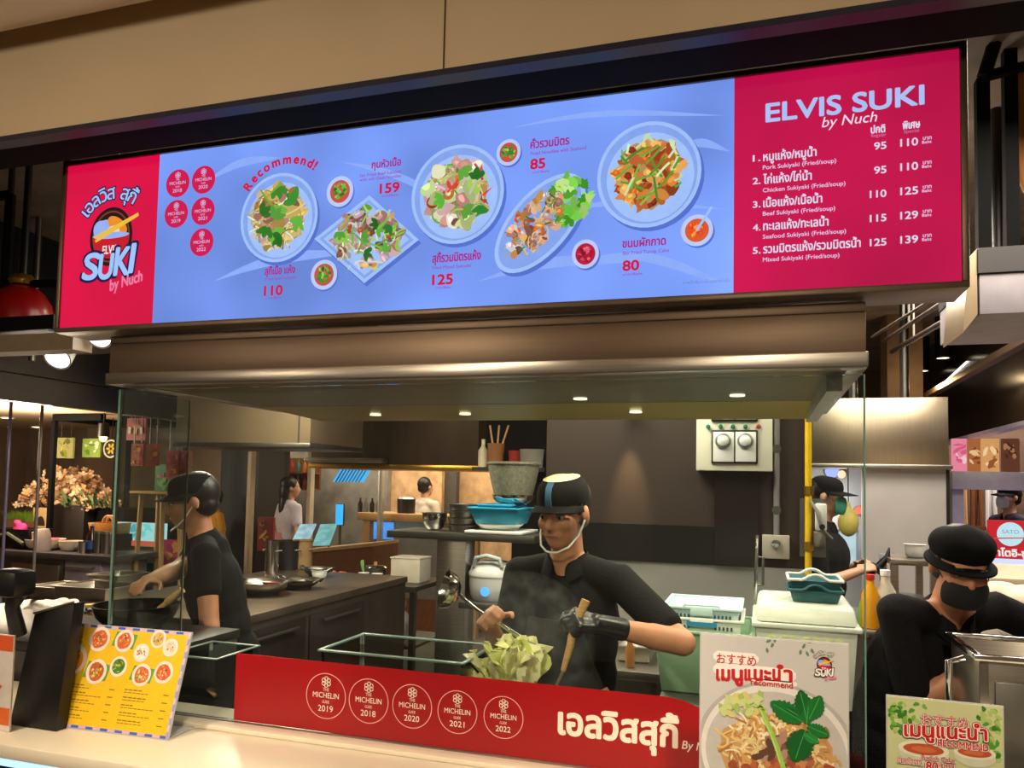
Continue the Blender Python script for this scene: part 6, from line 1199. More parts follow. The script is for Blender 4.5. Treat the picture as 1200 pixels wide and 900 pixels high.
# upper left: black shelf, red pot, spotlights
x0, x1, y0, y1, z0, z1 = adbox(-60, 62, 372, 388, 3.4, .5)
t = thing('high_shelf', 'black high shelf under the red pot at the picture edge', 'shelf', ((x0+x1)/2, y0+.2, z0)); MB().box(x0, x1, y0, y0+.6, z0, z1).build('board', BLACK, t); zx = z0-.02
MB().box(x0, AY(85, 408, y0).x, y0, y0+.10, AY(40, 411, y0).z, AY(40, 391, y0).z-.0).build('underside_panel', mat('warm_beige_board', (190, 172, 144), .6), t)
for px in (25, 70): q_ = AY(px, 360, y0+.3); MB().cyl((q_.x, y0+.3, z1), (q_.x, y0+.3, 3.05), .016).build('hanger', BLACK, t)
p = AD(4, 372, 3.5); c = V((p.x, y0+.16, z1+.001)); t = thing('red_pot', 'glossy red pot standing on the black high shelf', 'pot', c); rr = .125; MB().lathe([(.0005, 0), (rr, 0), (rr*1.04, .05), (rr*.98, .10), (rr*.72, .15), (rr*.4, .18), (.0005, .185)], c, 36).build('body', mat('glossy_red', (160, 10, 14), .3, 0, .05, 8), t); MB().lathe([(.0005, 0), (.05, 0), (.06, .02), (.04, .045), (.0005, .05)], c+V((0, 0, .186)), 24).build('knob', mat('brass', (190, 150, 60)), t)
t = thing('hanging_bracket', 'black square bracket frame hanging above the red pot', 'frame', AD(14, 330, 3.7)); a = AD(-20, 232, 3.7); b = AD(25, 338, 3.7)
for z in (a.z, b.z): MB().tube([(a.x, a.y, z), (b.x, a.y, z)], .022, 6).build('bar', BLACKM, t)
MB().tube([(b.x, a.y, a.z), (b.x, a.y, b.z)], .022, 6).build('upright', BLACKM, t); MB().tube([(b.x-.05, a.y+.05, a.z-.1), (b.x-.05, a.y+.05, b.z)], .008, 8).build('tube_light', mat('grey_tube', (150, 140, 130), .3, .6), t); MB().tube([(b.x, a.y, b.z), (b.x+.55, a.y+.02, b.z-.02)], .018, 6).build('arm', BLACKM, t); MB().cyl((b.x, a.y, a.z), (b.x, a.y, 3.05), .014).build('hanger', BLACK, t)
for i, (px, py, tt, ax_) in enumerate(((67, 420, 3.6, (.25, -.70, -.65)), (115, 393, 3.3, (.15, -.80, -.55)))):
    p = AD(px, py, tt); d = V(ax_).normalized(); Rm = d.to_track_quat('Z', 'Y').to_matrix()
    t = thing('track_spotlight', ('white spotlight under the black high shelf', 'white spotlight tucked beside the end of the steel hood')[i], 'spotlight', p, 'track spotlights')
    MB().lathe([(.0005, -.14), (.045, -.135), (.058, -.03), (.062, 0), (.054, 0), (.05, -.01), (.0005, -.012)], p, 28, Rm).build('housing', WHITEP, t); MB().lathe([(.0005, -.008), (.052, -.008), (.052, -.004), (.0005, -.003)], p, 28, Rm).build('lens', emit('cool_white_lens', (240, 240, 255), 5), t); MB().tube([p-d*.10, p-d*.10+V((0, .03, .03)), V((p.x, p.y+.05, 3.05)) if i else V((p.x, p.y+.05, zx+.005))], .009, 8).build('bracket', WHITEP, t)
# pipes in the ceiling void over the shelf
for i, (a, b) in enumerate((((10, 205), (75, 238)), ((48, 222), (50, 340)))):
    p = AD(*a, 4.6); q_ = AD(*b, 4.4) if i == 0 else V((p.x, p.y, 2.2)); t = thing('service_pipe', ('sloping grey pipe under the plaster ceiling left of the menu sign', 'thin upright pipe left of the menu sign')[i], 'pipe', p); MB().cyl(p, q_, .018).build('pipe', STEELD, t); MB().cyl(p, V((p.x, p.y, 3.06)), .008).build('hanger', STEELD, t)

# ---------------------------------------------------------------- stalls seen through the kitchen
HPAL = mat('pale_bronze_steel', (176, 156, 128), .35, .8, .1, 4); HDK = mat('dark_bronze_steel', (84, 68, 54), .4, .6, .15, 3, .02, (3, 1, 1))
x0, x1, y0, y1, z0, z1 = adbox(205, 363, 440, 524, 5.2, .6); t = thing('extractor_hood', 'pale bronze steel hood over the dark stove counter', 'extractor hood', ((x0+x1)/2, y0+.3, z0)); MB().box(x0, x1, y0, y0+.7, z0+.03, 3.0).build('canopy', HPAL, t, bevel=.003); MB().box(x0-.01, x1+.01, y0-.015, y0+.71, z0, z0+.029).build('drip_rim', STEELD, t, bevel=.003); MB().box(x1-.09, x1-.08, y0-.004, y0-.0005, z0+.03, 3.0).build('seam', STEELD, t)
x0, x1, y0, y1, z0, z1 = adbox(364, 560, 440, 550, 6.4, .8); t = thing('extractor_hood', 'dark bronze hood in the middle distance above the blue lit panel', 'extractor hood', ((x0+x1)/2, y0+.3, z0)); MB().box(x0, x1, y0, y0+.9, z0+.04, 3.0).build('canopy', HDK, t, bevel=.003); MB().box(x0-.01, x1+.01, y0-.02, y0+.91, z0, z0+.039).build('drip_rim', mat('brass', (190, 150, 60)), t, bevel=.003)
p = AY(360, 533, y0-.1); q_ = AY(450, 540, y0-.1); MB().box(p.x, q_.x, y0-.14, y0-.03, q_.z-.02, q_.z+.02).build('lamp_rail', STEEL, t, bevel=.004)
# far wall pieces and posts
def wallbit(name, px0, px1, py0, py1, t_, m_, d=.1): b = adbox(px0, px1, py0, py1, t_, d); return bx(name, m_, b[0], b[1], b[2], b[3], 0, b[5])
wallbit('wall_far_tan', 450, 516, 530, 640, 9.2, mat('lit_tan_plaster', (214, 170, 126), .7, 0, .25, 9))
wallbit('wall_far_grey', 516, 533, 530, 640, 9.15, mat('grey_door_panel', (78, 72, 66), .6)); wallbit('wall_far_cream', 533, 640, 530, 640, 9.2, mat('lit_tan_plaster', (214, 170, 126)))
wallbit('wall_far_slate', 255, 300, 520, 640, 8.6, mat('slate_blue_panel', (62, 68, 72), .5)); wallbit('wall_far_brown', 300, 330, 500, 640, 8.4, mat('dark_brown_wall', (62, 46, 38))); wallbit('wall_far_shop', 330, 452, 520, 640, 9.4, mat('shop_grey', (140, 132, 122), .6, 0, .3, 5))
for i, (px, w, tt, m_) in enumerate(((293, 5, 8.0, mat('cream_post', (206, 186, 156), .5)), (363, 5, 8.4, mat('cream_post', (206, 186, 156))), (446, 4, 8.0, mat('pale_steel_post', (190, 184, 176), .3, .5)))):
    p = AD(px, 600, tt); t = thing('slim_post', ('cream post beside the slate panel beyond the stove counter', 'cream post behind the woman with long black hair', 'pale steel post at the end of the wooden counter')[i], 'post', (p.x, p.y, 0)); w = w/916*tt; MB().box(p.x-w/2, p.x+w/2, p.y-.04, p.y+.04, .02, 2.9).build('shaft', m_, t, bevel=.004); MB().box(p.x-w, p.x+w, p.y-.07, p.y+.07, 0, .0195).build('base', m_, t)
# bottle shelf
x0, x1, y0, y1, z0, z1 = adbox(324, 362, 536, 574, 9.0, .25); t = thing('wall_shelf', 'dark wall shelf of coloured bottles above the woman with long hair', 'shelf', ((x0+x1)/2, y0, z0)); MB().box(x0, x1, y0+.22, y0+.25, z0, z1).build('back_panel', DWOOD, t)
for k, zz in enumerate((z0, (z0+z1)/2)): MB().box(x0, x1, y0, y0+.215, zz, zz+.015).build('shelf', DWOOD, t)
n = 0
for k, zz in enumerate((z0, (z0+z1)/2)):
    for j in range(5):
        c = V((x0+(x1-x0)*(j+.5)/5, y0+.1, zz+.016)); m_ = MB().lathe([(.0005, 0), (.024, 0), (.024, .09), (.009, .12), (.009, .15), (.0005, .15)], c, 14); simple('bottle', 'small bottle, %s on the %s board of the dark wall shelf' % (('first', 'second', 'third', 'fourth', 'fifth')[j], ('lower', 'upper')[k]), 'bottle', m_, [mat('bottle_teal', (60, 110, 110), .3), mat('bottle_amber', (170, 100, 50), .3), mat('bottle_cream', (206, 190, 160), .4), mat('bottle_red', (150, 50, 40), .3)][(j+2*k) % 4], 'bottles on the dark wall shelf'); n += 1
# lit panels and menus
x0, x1, y0, y1, z0, z1 = adbox(390, 436, 545, 565, 8.6, .05); t = thing('light_panel', 'sky blue lit slatted panel under the dark bronze hood', 'light panel', ((x0+x1)/2, y0, z0)); sk = .12; P_ = [(x0, z0), (x1-sk, z0), (x1, z1), (x0+sk, z1)]
MB().prism(P_, lambda a, b, d: V((a, y0+d, b)), 0, .03).build('panel', emit('sky_blue_light', (60, 176, 250), 1.3, .1), t); m_ = MB()
for k in range(1, 9): xx = x0+(x1-sk-x0)*k/9; m_.prism([(xx-.008, z0), (xx+.008, z0), (xx+sk+.008, z1), (xx+sk-.008, z1)], lambda a, b, d: V((a, y0+d, b)), -.012, -.001)
m_.build('slats', mat('blue_grey_slat', (90, 130, 170), .5), t); MB().cyl((x0+.2, y0+.02, z1), (x0+.2, y0+.02, 3.05), .008, n=8).build('hanger', STEELD, t)
x0, x1, y0, y1, z0, z1 = adbox(393, 400, 591, 615, 8.3, .05); t = thing('lit_sign', 'narrow upright sky blue lit sign in the far stall', 'sign', ((x0+x1)/2, y0, z0)); MB().box(x0, x1, y0, y0+.03, z0, z1).build('face', emit('sky_blue_light', (60, 176, 250)), t); MB().box(x0-.006, x1+.006, y0+.031, y0+.05, z0-.006, z1+.006).build('backing', BLACK, t); MB().cyl(((x0+x1)/2, y0+.04, 0), ((x0+x1)/2, y0+.04, z0-.006), .014).build('stem', STEELD, t)
x0, x1, y0, y1, z0, z1 = adbox(328, 436, 645, 672, 7.0, .5); t = thing('wooden_counter', 'sloping front wooden counter with two lit menus beyond the stove counter', 'counter', ((x0+x1)/2, y0, 0)); zq0, zq1 = AY(340, 649, y0).z, AY(430, 640, y0).z
MB().prism([(x0, 0), (x1, 0), (x1, zq1), (x0, zq0-.02)], lambda a, b, d: V((a, y0+d, b)), 0, .5).build('body', DWOOD, t); MB().prism([(x0, zq0-.019), (x1, zq1+.001), (x1, zq1+.03), (x0, zq0+.01)], lambda a, b, d: V((a, y0+d, b)), -.02, .52).build('top', WOOD, t)
for i, (pa_, pb_) in enumerate((((338, 644), (368, 615)), ((366, 641), (392, 615)))):
    A = AY(pa_[0], pa_[1], y0+.05)+V((0, 0, .02)); B = AY(pb_[0], pb_[1], y0+.30); w = .17; t = thing('lit_menu', ('pale blue lit menu board tilted on the wooden counter beside the pink skirt', 'pale green blue lit menu board tilted behind the first one')[i], 'menu', A, 'lit menus on the wooden counter')
    q4 = [A, A+V((w, 0, .012)), B+V((.02, 0, .012)), B-V((w-.02, 0, 0))]; m_ = MB(); m_.add(q4+[p+V((0, .012, -.012)) for p in q4], [(0, 1, 2, 3), (7, 6, 5, 4), (0, 4, 5, 1), (1, 5, 6, 2), (2, 6, 7, 3), (3, 7, 4, 0)]); m_.build('face', emit(('pale_cyan_screen', 'pale_green_screen')[i], ((176, 214, 226), (130, 190, 190))[i], .9, .25, 14), t); MB().cyl(((A+B)/2+V((0, .014, -.012))), V((A.x+.05, y0+.30, zq0-.0)), .01).build('strut', BLACK, t)
t = card('menu_board', 'red menu board with gold rounds beside the pink skirt', 'menu board', adbox(301, 319, 606, 646, 7.3, .03), [(126, 26, 22), (196, 140, 50), (206, 160, 70), (90, 14, 14)], seed=9); bb = adbox(301, 319, 606, 646, 7.3); MB().cyl(((bb[0]+bb[1])/2, bb[2]+.05, 0), ((bb[0]+bb[1])/2, bb[2]+.05, bb[4]+.1), .015).build('stand', BLACK, t)
# wooden bar with glass case
x0, x1, y0, y1, z0, z1 = adbox(418, 560, 603, 612, 8.0, .5); t = thing('wooden_bar', 'wooden framed bar counter with glass front in the far stall', 'counter', ((x0+x1)/2, y0, 0)); MB().box(x0, x1, y0, y0+.5, z0, z1).build('top', WOOD, t, bevel=.004)
pp_ = AY(432, 640, y0).x; pq_ = AY(424, 640, y0).x
for a, b in ((pq_, pp_), (x1-.07, x1)): MB().box(a, b, y0+.01, y0+.09, 0, z0-.001).build('post', WOOD, t)
MB().box(pp_, x1-.07, y0+.03, y0+.05, .35, z0-.001).build('front_pane', mat('misty_glass', (150, 150, 146), .15, .4), t); xq0, xq1 = AY(437, 620, y0).x, AY(460, 620, y0).x; zq0, zq1 = AY(445, 632, y0).z, AY(445, 612, y0).z; MB().box(xq0, xq1, y0+.015, y0+.029, zq0, zq1).build('screen', emit('blue_screen_reflection', (90, 160, 250), .9, .2, 8), t); MB().box(pp_, x1-.07, y0+.02, y0+.48, 0, .349).build('base', DWOOD, t)  # glowing blue box paints a screen reflection on the glass front
zbar = z1
p = AY(475, 600, y0+.2); c = V((p.x, y0+.22, zbar+.001)); t = thing('stock_pot', 'black stock pot with a steel lid on the wooden bar', 'pot', c); MB().lathe([(.0005, 0), (.095, 0), (.098, .15), (.0005, .15)], c, 28).build('body', mat('black_enamel', (40, 34, 34), .3), t); MB().lathe([(.0005, 0), (.1, 0), (.085, .018), (.0005, .026)], c+V((0, 0, .151)), 28).build('lid', STEEL, t)
for i, px in enumerate((422, 429, 436, 443)):
    p = AY(px, 600, y0+.15); c = V((p.x, y0+.15, zbar+.001)); m_ = MB().lathe([(.0005, 0), (.026, 0), (.026, .09), (.010, .12), (.010, .15), (.0005, .15)], c, 16); simple('bottle', 'dark bottle on the wooden bar, %s from the steel post' % ('fourth', 'third', 'second', 'first')[i], 'bottle', m_, [mat('bottle_dark', (40, 34, 30), .25), mat('bottle_steel', (140, 136, 126), .3, .6)][i % 2], 'bottles on the wooden bar')
# dark shelves left of the brown wall
x0, x1, y0, y1, z0, z1 = adbox(553, 638, 492, 552, 5.4, .3); t = thing('storage_shelf', 'dark high shelf with jars and utensils above the colander', 'shelf', ((x0+x1)/2, y0, z0)); MB().box(x0, x1, y0, y0+.3, z0, z0+.025).build('board', BLACK, t); MB().box(x0, x1, y0+.28, y0+.3, z0+.026, 2.9).build('back_panel', BLACKM, t)
MB().box(AY(590, 600, y0).x, AY(640, 600, y0).x, y0+.2, y0+.3, 0, z0-.001).build('side_panel', BLACKM, t)
for i, (px, h, r_, m_, nm, lab, cat) in enumerate(((566, .20, .035, mat('bottle_cream', (206, 190, 160)), 'bottle', 'cream bottle at the end of the dark high shelf', 'bottle'), (581, .17, .06, mat('copper_brown', (140, 90, 50), .4), 'storage_jar', 'copper brown jar of utensils on the dark high shelf', 'jar'), (604, .12, .05, mat('bottle_red', (150, 50, 40)), 'storage_jar', 'small red jar on the dark high shelf', 'jar'), (623, .13, .085, mat('grey_bucket', (130, 126, 116), .5), 'bucket', 'grey bucket above the rim of the colander', 'bucket'))):
    p = AY(px, 540, y0+.12); c = V((p.x, y0+.12, z0+.026)); t = thing(nm, lab, cat, c); MB().lathe([(.0005, 0), (r_*.9, 0), (r_, h*.9), (r_*1.04, h), (r_*.9, h), (r_*.85, .02), (.0005, .015)] if i else [(.0005, 0), (r_, 0), (r_, h*.6), (r_*.4, h*.75), (r_*.4, h), (.0005, h)], c, 22).build('body', m_, t)
    if i == 1:
        for k in range(3): MB().tube([c+V((0, 0, .02)), c+V((-.05+.07*k, 0, .30))], .007, 8).build('utensil_handle', WOOD, t)
# yellow shirted customer far behind the stove counter
pers, _J = person('person', 'person in a mustard yellow top far behind the stove counter', (AY(250, 620, 6.9).x, 6.9), 1.40, rad(-30), shirt=mat('mustard_cloth', (206, 150, 40), .8), vox=.012, sleeve=.6)
# posters and stands behind the glass corner
yP = 5.6
for i, (a, cols, ttl, lab) in enumerate((((118, 157, 642, 688), [(206, 40, 60), (240, 130, 40), (206, 60, 140), (90, 60, 160)], None, 'red and orange swirl poster behind the glass corner'), ((157, 188, 638, 676), [(30, 120, 70), (40, 140, 84), (24, 100, 60)], ('Chinese', (236, 236, 220), .45, .2), 'green poster reading Chinese behind the glass corner'), ((188, 219, 633, 676), [(190, 40, 110), (206, 150, 60), (226, 110, 160), (150, 20, 90)], None, 'magenta fan pattern poster behind the glass corner'))):
    b = adbox(*a, 6.2, .03); b = (b[0], b[1], yP, yP+.03, b[4], b[5]); x_a, x_b = AY(a[0], 660, yP).x, AY(a[1], 660, yP).x; za, zb__ = AY((a[0]+a[1])/2, a[3], yP).z, AY((a[0]+a[1])/2, a[2], yP).z
    t = card('stall_poster', lab, 'poster', (x_a+.004, x_b-.004, yP, yP+.03, za, zb__), cols, 'posters on the front of the corner stall', False, 20+i, ttl); MB().box(x_a+.03, x_b-.03, yP+.031, yP+.25, 0, zb__-.02).build('stand', BLACKM, t)
xa_, xb_ = AY(136, 630, yP).x, AY(186, 630, yP).x; za, zb__ = AY(160, 640, yP).z, AY(160, 613, yP).z
t = card('lit_sign', 'aqua lit display strip with a coral lower edge above the green poster', 'sign', (xa_, xb_, yP, yP+.1, za+.002, zb__), [(190, 240, 246), (110, 206, 220), (140, 226, 230), (90, 180, 200)], None, True, 31); MB().box(xa_, xb_, yP-.012, yP-.0085, za+.002, za+.05).build('lower_edge', ink((226, 96, 70), True), t); MB().box(xa_, xb_, yP+.26, yP+.45, 0, zb__-.02).box(xa_+.05, xb_-.05, yP+.101, yP+.26, za+.02, zb__-.03).build('cabinet', BLACKM, t)
card('hanging_banner', 'red banner with white figures hanging behind the glass corner', 'banner', adbox(148, 170, 490, 516, 6.6, .02), [(176, 30, 50), (206, 90, 100), (140, 16, 36)], None, False, 41, ('2024'[:0]+'III', (226, 200, 190), .3, .3), 2.9)
for i, px in enumerate((160, 178, 201, 211)): card('paper_charm', 'red and yellow paper charm in the corner stall, %s' % ('first from the red banner', 'second from the red banner', 'third from the red banner', 'last from the red banner')[i], 'paper decoration', adbox(px-7, px+7, 520 if i < 2 else 528, 546 if i < 2 else 562, 6.4, .015), [(196, 50, 50), (226, 170, 60), (206, 90, 60), (160, 24, 40)], 'paper charms in the corner stall', False, 50+i, None, 2.9)
x0, x1, y0, y1, z0, z1 = adbox(150, 215, 576, 612, 6.5, .3); t = thing('wooden_easel', 'pale wooden easel table holding the green card', 'easel', ((x0+x1)/2, y0, 0)); MB().box(x0, x1, y0, y0+.3, z1-.02, z1).build('top', WOOD, t)
for a, b in ((x0+.08, x0+.06), (x0+.30, x0+.36), (x1-.05, x1-.02)):
    MB().tube([(a, y0+.05, z1-.021), (b, y0+.02, 0)], .02, 6).build('leg', WOOD, t); MB().tube([(a, y0+.25, z1-.021), (b, y0+.28, 0)], .02, 6).build('leg', WOOD, t)
b = adbox(168, 188, 543, 575, 6.5, .03); card('tent_card', 'green and magenta tent card standing on the wooden easel', 'card', (b[0], b[1], y0+.1, y0+.13, z1+.001, z1+.001+b[5]-b[4]), [(40, 110, 70), (190, 40, 110), (110, 160, 90)], None, False, 61)
bb = AD(225, 545, 6.9); bx('trim_11', mat('orange_wood_panel', (176, 110, 60), .5, 0, .1, 8), AD(196, 545, 6.9).x, AD(218, 545, 6.9).x, bb.y, bb.y+.06, 1.2, AD(205, 528, 6.9).z)
bx('wall_corner', mat('stall_taupe', (150, 128, 104), .6, 0, .1, 5), AY(100, 560, 7.4).x, AY(256, 560, 7.4).x, 7.4, 7.48, 0, 2.9)

# ---------------------------------------------------------------- right side: next kitchen, signs, bottles
x0, x1, y0, y1, z0, z1 = adbox(952, 1112, 466, 549, 5.3, .8); t = thing('extractor_hood', 'brushed steel hood over the cook with the green mask', 'extractor hood', ((x0+x1)/2, y0, z0)); HST = mat('warm_brushed_steel', (178, 164, 140), .3, .95, .08, 5, .02, (40, 1, 1))
MB().box(x0, x1, y0, y0+.9, z0+.03, z1).build('canopy', HST, t, bevel=.004); MB().box(x0-.02, x1+.02, y0-.02, y0+.92, z0, z0+.029).build('drip_rim', STEEL, t, bevel=.004)
for px in (1000, 1060): p = AY(px, 470, y0+.4); MB().cyl((p.x, y0+.4, z1), (p.x, y0+.4, 3.05), .03).build('duct_rod', STEELD, t)
zhr = z0
xs0, xs1 = AY(1010, 600, 5.9).x, AY(1109, 600, 5.9).x; t = thing('steel_screen', 'tall hazy steel screen panel behind the bending cook', 'screen', ((xs0+xs1)/2, 5.9, 0)); MB().box(xs0, xs1, 5.9, 5.93, .0, zhr+.0).build('panel', mat('hazy_steel', (214, 212, 210), .3, .45, .08, 3), t); MB().box(xs1, xs1+.02, 5.89, 5.94, 0, zhr).build('edge', BLACK, t)
xs2 = AY(950, 600, 6.2).x; wl = bx('wall_bright', mat('pale_lilac_backdrop', (206, 206, 216), .5, 0, .2, 4), xs2-.2, AY(1014, 600, 6.2).x, 6.2, 6.26, 0, zhr)  # pale wall stands in for the lit scene behind a glass pane
for i, (px, py, r_, c_) in enumerate(((975, 552, .05, (150, 160, 255)), (986, 556, .03, (255, 200, 170)), (1006, 598, .03, (255, 110, 90)))):
    p = AY(px, py, 6.19); t = thing('reflection_spot', ('small blue glowing reflection on the pale wall above the cap', 'small pink glowing reflection on the pale wall above the cap', 'small red glowing reflection on the pale wall beside the yellow bag')[i], 'lamp', p); MB().lathe([(.0005, 0), (r_, 0), (r_*.9, .02), (.0005, .03)], p, 24, Rx).build('lens', emit('reflection_spot_%d' % i, c_, 1.6), t); MB().lathe([(r_, -.009), (r_*1.15, -.009), (r_*1.15, .015), (r_, .015)], p, 24, Rx, closed=True).build('rim', STEEL, t)  # glowing discs stand in for coloured reflections in the glass
a_ = AY(984, 622, 6.19); b_ = AY(1003, 668, 6.19); t = thing('light_panel', 'pale upright reflection glow low on the wall behind the green mask', 'light panel', (a_.x, 6.19, b_.z)); MB().box(a_.x, b_.x, 6.17, 6.198, b_.z, a_.z).build('face', emit('pale_light_panel', (206, 226, 236), .9, .15, 12), t); MB().box(a_.x-.012, b_.x+.012, 6.18, 6.1985, b_.z-.012, b_.z-.001).box(a_.x-.012, b_.x+.012, 6.18, 6.1985, a_.z+.001, a_.z+.012).build('frame', STEEL, t)  # added glowing panel stands in for the bright blur behind the glass
light('wall_bright_light', 'POINT', ((a_.x+b_.x)/2-.1, 5.95, 1.45), 4, (1, .9, .85), .1)
p = AY(994, 612, 5.86); t = thing('hanging_bag', 'yellow hazy bag hanging before the pale wall by the green mask', 'bag', p); m_ = MB(); m_.ell(p, (.07, .06, .10)); m_.caps(p+V((0, 0, .08)), p+V((0, 0, .13)), .03, .015); m_.build('bag', mat('yellow_bag', (196, 180, 90), .5, 0, .2, 12), t, remesh=.01, sm=1); MB().cyl(p+V((0, 0, .13)), V((p.x, p.y, zhr+.004)), .004, n=6).build('cord', BLACK, t)
# steel stand and worktop behind the bending cook
zst = AY(1060, 655, 4.6).z; x0, x1 = AY(1042, 660, 4.6).x, AY(1098, 660, 4.6).x; t = thing('steel_stand', 'open steel stand behind the cook in the loose cap', 'stand', ((x0+x1)/2, 4.7, 0)); MB().box(x0, x1, 4.55, 5.0, zst-.03, zst).build('top', STEEL, t, bevel=.003); MB().box(x0+.02, x1-.02, 4.58, 4.97, .95, .97).build('shelf', STEELD, t)
for x in (x0+.02, x1-.02):
    for y in (4.57, 4.98): MB().box(x-.018, x+.018, y-.018, y+.018, 0, zst-.031).build('leg', STEEL, t)
c = V((AY(1073, 650, 4.7).x, 4.72, zst+.001)); m_ = MB(); bowl(m_, c, .052, .07, .003, .75, 24); simple('cup', 'white cup alone on the open steel stand', 'cup', m_, WHITEP)
zb6 = AY(1030, 737, 3.6).z; x0, x1 = AY(1008, 740, 3.6).x, AY(1062, 740, 3.6).x; t = thing('steel_bench', 'low steel bench with bottles between the white container and the bending cook', 'bench', ((x0+x1)/2, 3.9, 0)); MB().box(x0, x1, 3.55, 4.2, zb6-.03, zb6).build('top', STEEL, t, bevel=.003); MB().box(x0+.02, x1-.02, 3.58, 4.18, .05, zb6-.031).build('body', STEELD, t)
for i, (px, h, r_, m_, cm_, lab) in enumerate(((1018, .22, .036, mat('golden_oil', (214, 150, 30), .15), mat('red_plastic', (196, 40, 30)), 'bottle of golden oil on the low steel bench'), (1036, .24, .042, mat('pale_bottle', (196, 190, 170), .2), WHITEP, 'clear bottle with a white cap on the low steel bench'), (1006, .14, .022, mat('lime_bottle', (120, 170, 50), .3), mat('red_plastic', (196, 40, 30)), 'small lime green bottle on the low steel bench'))):
    p = AY(px, 730, 3.68); c = V((max(p.x, x0+r_), 3.62+.02*i, zb6+.001)); t = thing('bottle', lab, 'bottle', c, 'bottles on the low steel bench'); MB().lathe([(.0005, 0), (r_, 0), (r_*1.02, .02), (r_, h*.62), (r_*.45, h*.80), (r_*.4, h*.9), (.0005, h*.9)], c, 24).build('body', m_, t); MB().cyl(c+V((0, 0, h*.902)), c+V((0, 0, h)), r_*.48).build('cap', cm_, t)
    if i == 1: MB().lathe([(r_*1.03, 0), (r_*1.03, .06)], c+V((0, 0, .05)), 24).build('label', mat('blue_paper', (60, 100, 170)), t)
# fascia and ceiling running back on the right
XF = 1.62; zf0 = AX(1200, 498, XF).z
bx('wall_stall_right', mat('black_gloss_fascia', (20, 18, 18), .22, 0, .1, 4), XF, XF+.08, 4.6, 9.5, zf0+.03, 3.0)
bx('trim_12', mat('pale_fascia_edge', (216, 206, 226), .4), XF-.004, XF+.085, 4.6, 9.5, zf0, zf0+.029)
z_a = AX(1200, 395, XF-.3).z; bx('trim_13', mat('bronze_rail', (110, 90, 70), .35, .6), XF-.32, XF-.26, 4.4, 9.5, z_a-.04, z_a)
for i, (px, py) in enumerate(((1182, 375), (1141, 399), (1105, 420), (1081, 435))):
    p = AZ(px, py, 3.045) if False else AD(px, py, 4.9+i*.9); t = thing('ceiling_downlight', 'downlight in the dark ceiling over the aisle, %s of four' % ('nearest', 'second', 'third', 'farthest')[i], 'ceiling light', p, 'downlights over the aisle'); MB().lathe([(.05, 0), (.07, 0), (.07, .012), (.05, .012)], p, 24, closed=True).build('rim', BLACK, t); MB().lathe([(.0005, .004), (.049, .004), (.049, .010), (.0005, .010)], p, 24).build('lamp', emit('warm_lamp', (255, 236, 200)), t); MB().cyl(p+V((0, 0, .013)), V((p.x, p.y, 3.05)), .06).build('can', BLACKM, t)
# far right stall
YQ = 7.0
def qb(px0, px1, py0, py1, d=.05, y=YQ): return AY(px0, 600, y).x, AY(px1, 600, y).x, y, y+d, AY((px0+px1)/2, py1, y).z, AY((px0+px1)/2, py0, y).z
xq_1 = 2.9
b = qb(1113, 1200, 553, 574, .5); t = thing('stall_shelf', 'lilac grey shelf slab above the red sign with the white disc', 'shelf', ((b[0]+xq_1)/2, YQ, b[4])); MB().box(b[0], xq_1, YQ-.1, YQ+.4, b[4], b[5]).build('slab', mat('lilac_grey_panel', (160, 152, 164), .4), t, bevel=.004); MB().box(b[0]+.02, b[0]+.10, YQ, YQ+.1, 0, b[4]-.001).build('post', mat('lilac_grey_panel', (160, 152, 164)), t); zsh = b[5]
for i, (p0, p1, cols, lab) in enumerate(((1117, 1134, [(226, 130, 150), (240, 190, 200), (206, 90, 120)], 'pink lit picture at the end of the lilac shelf'), (1136, 1150, [(160, 96, 50), (206, 150, 90), (120, 60, 30), (226, 186, 130)], 'narrow lit food picture beside the pink one on the lilac shelf'), (1152, 1172, [(206, 150, 90), (170, 100, 50), (236, 200, 150), (140, 80, 40)], 'wide tan lit food picture on the lilac shelf'), (1176, 1196, [(90, 50, 34), (160, 110, 70), (60, 30, 24), (190, 150, 110)], 'dark brown lit picture nearest the picture edge on the lilac shelf'))): x_0, x_1, _, _, z_0, z_1 = qb(p0, p1, 514, 552); card('lit_picture', lab, 'picture', (x_0, x_1, YQ, YQ+.05, zsh+.001, z_1), cols, 'lit pictures on the lilac shelf', True, 70+i)
b = qb(1159, 1206, 610, 655, .06, 6.3); x_0, x_1, _, _, z_0, z_1 = b; t = thing('red_sign', 'square red sign with a white disc reading SATO on the far right counter', 'sign', ((x_0+x_1)/2, 6.3, z_0)); MB().box(x_0, x_1, 6.3, 6.36, z_0, z_1).build('panel', emit('sign_red', (214, 24, 40), .8), t, bevel=.002)
pl_ = PL((0, 6.3, 0), (1, 0, 0), (0, 0, 1)); c = pl_.at(1184, 626); r_ = pl_.at(1200, 626)[0]-c[0]; mb = MB().m(ink((190, 226, 236), True)); mb.poly(pl_, ellp(c, r_, r_), .002); mb.build('disc', None, t)
mb = MB().m(ink((120, 150, 176), True)); text(mb, pl_, 'SATO', c[0]-r_*.62, c[1]+r_*.05, r_*1.24, r_*.34, .004); mb.m(ink((206, 60, 80), True)); mb.poly(pl_, [(c[0]-r_*1.25, c[1]-r_*.45), (c[0]+r_*1.3, c[1]-r_*.30), (c[0]+r_*1.3, c[1]-r_*.22), (c[0]-r_*1.25, c[1]-r_*.33)], .003); mb.m(ink((240, 232, 226), True)); ptext(mb, pl_, 'ซาโตอิ-ซู', 1161, 651, 1203, 6, d=.004, bold=.04, cap=TH); mb.build('lettering', None, t)
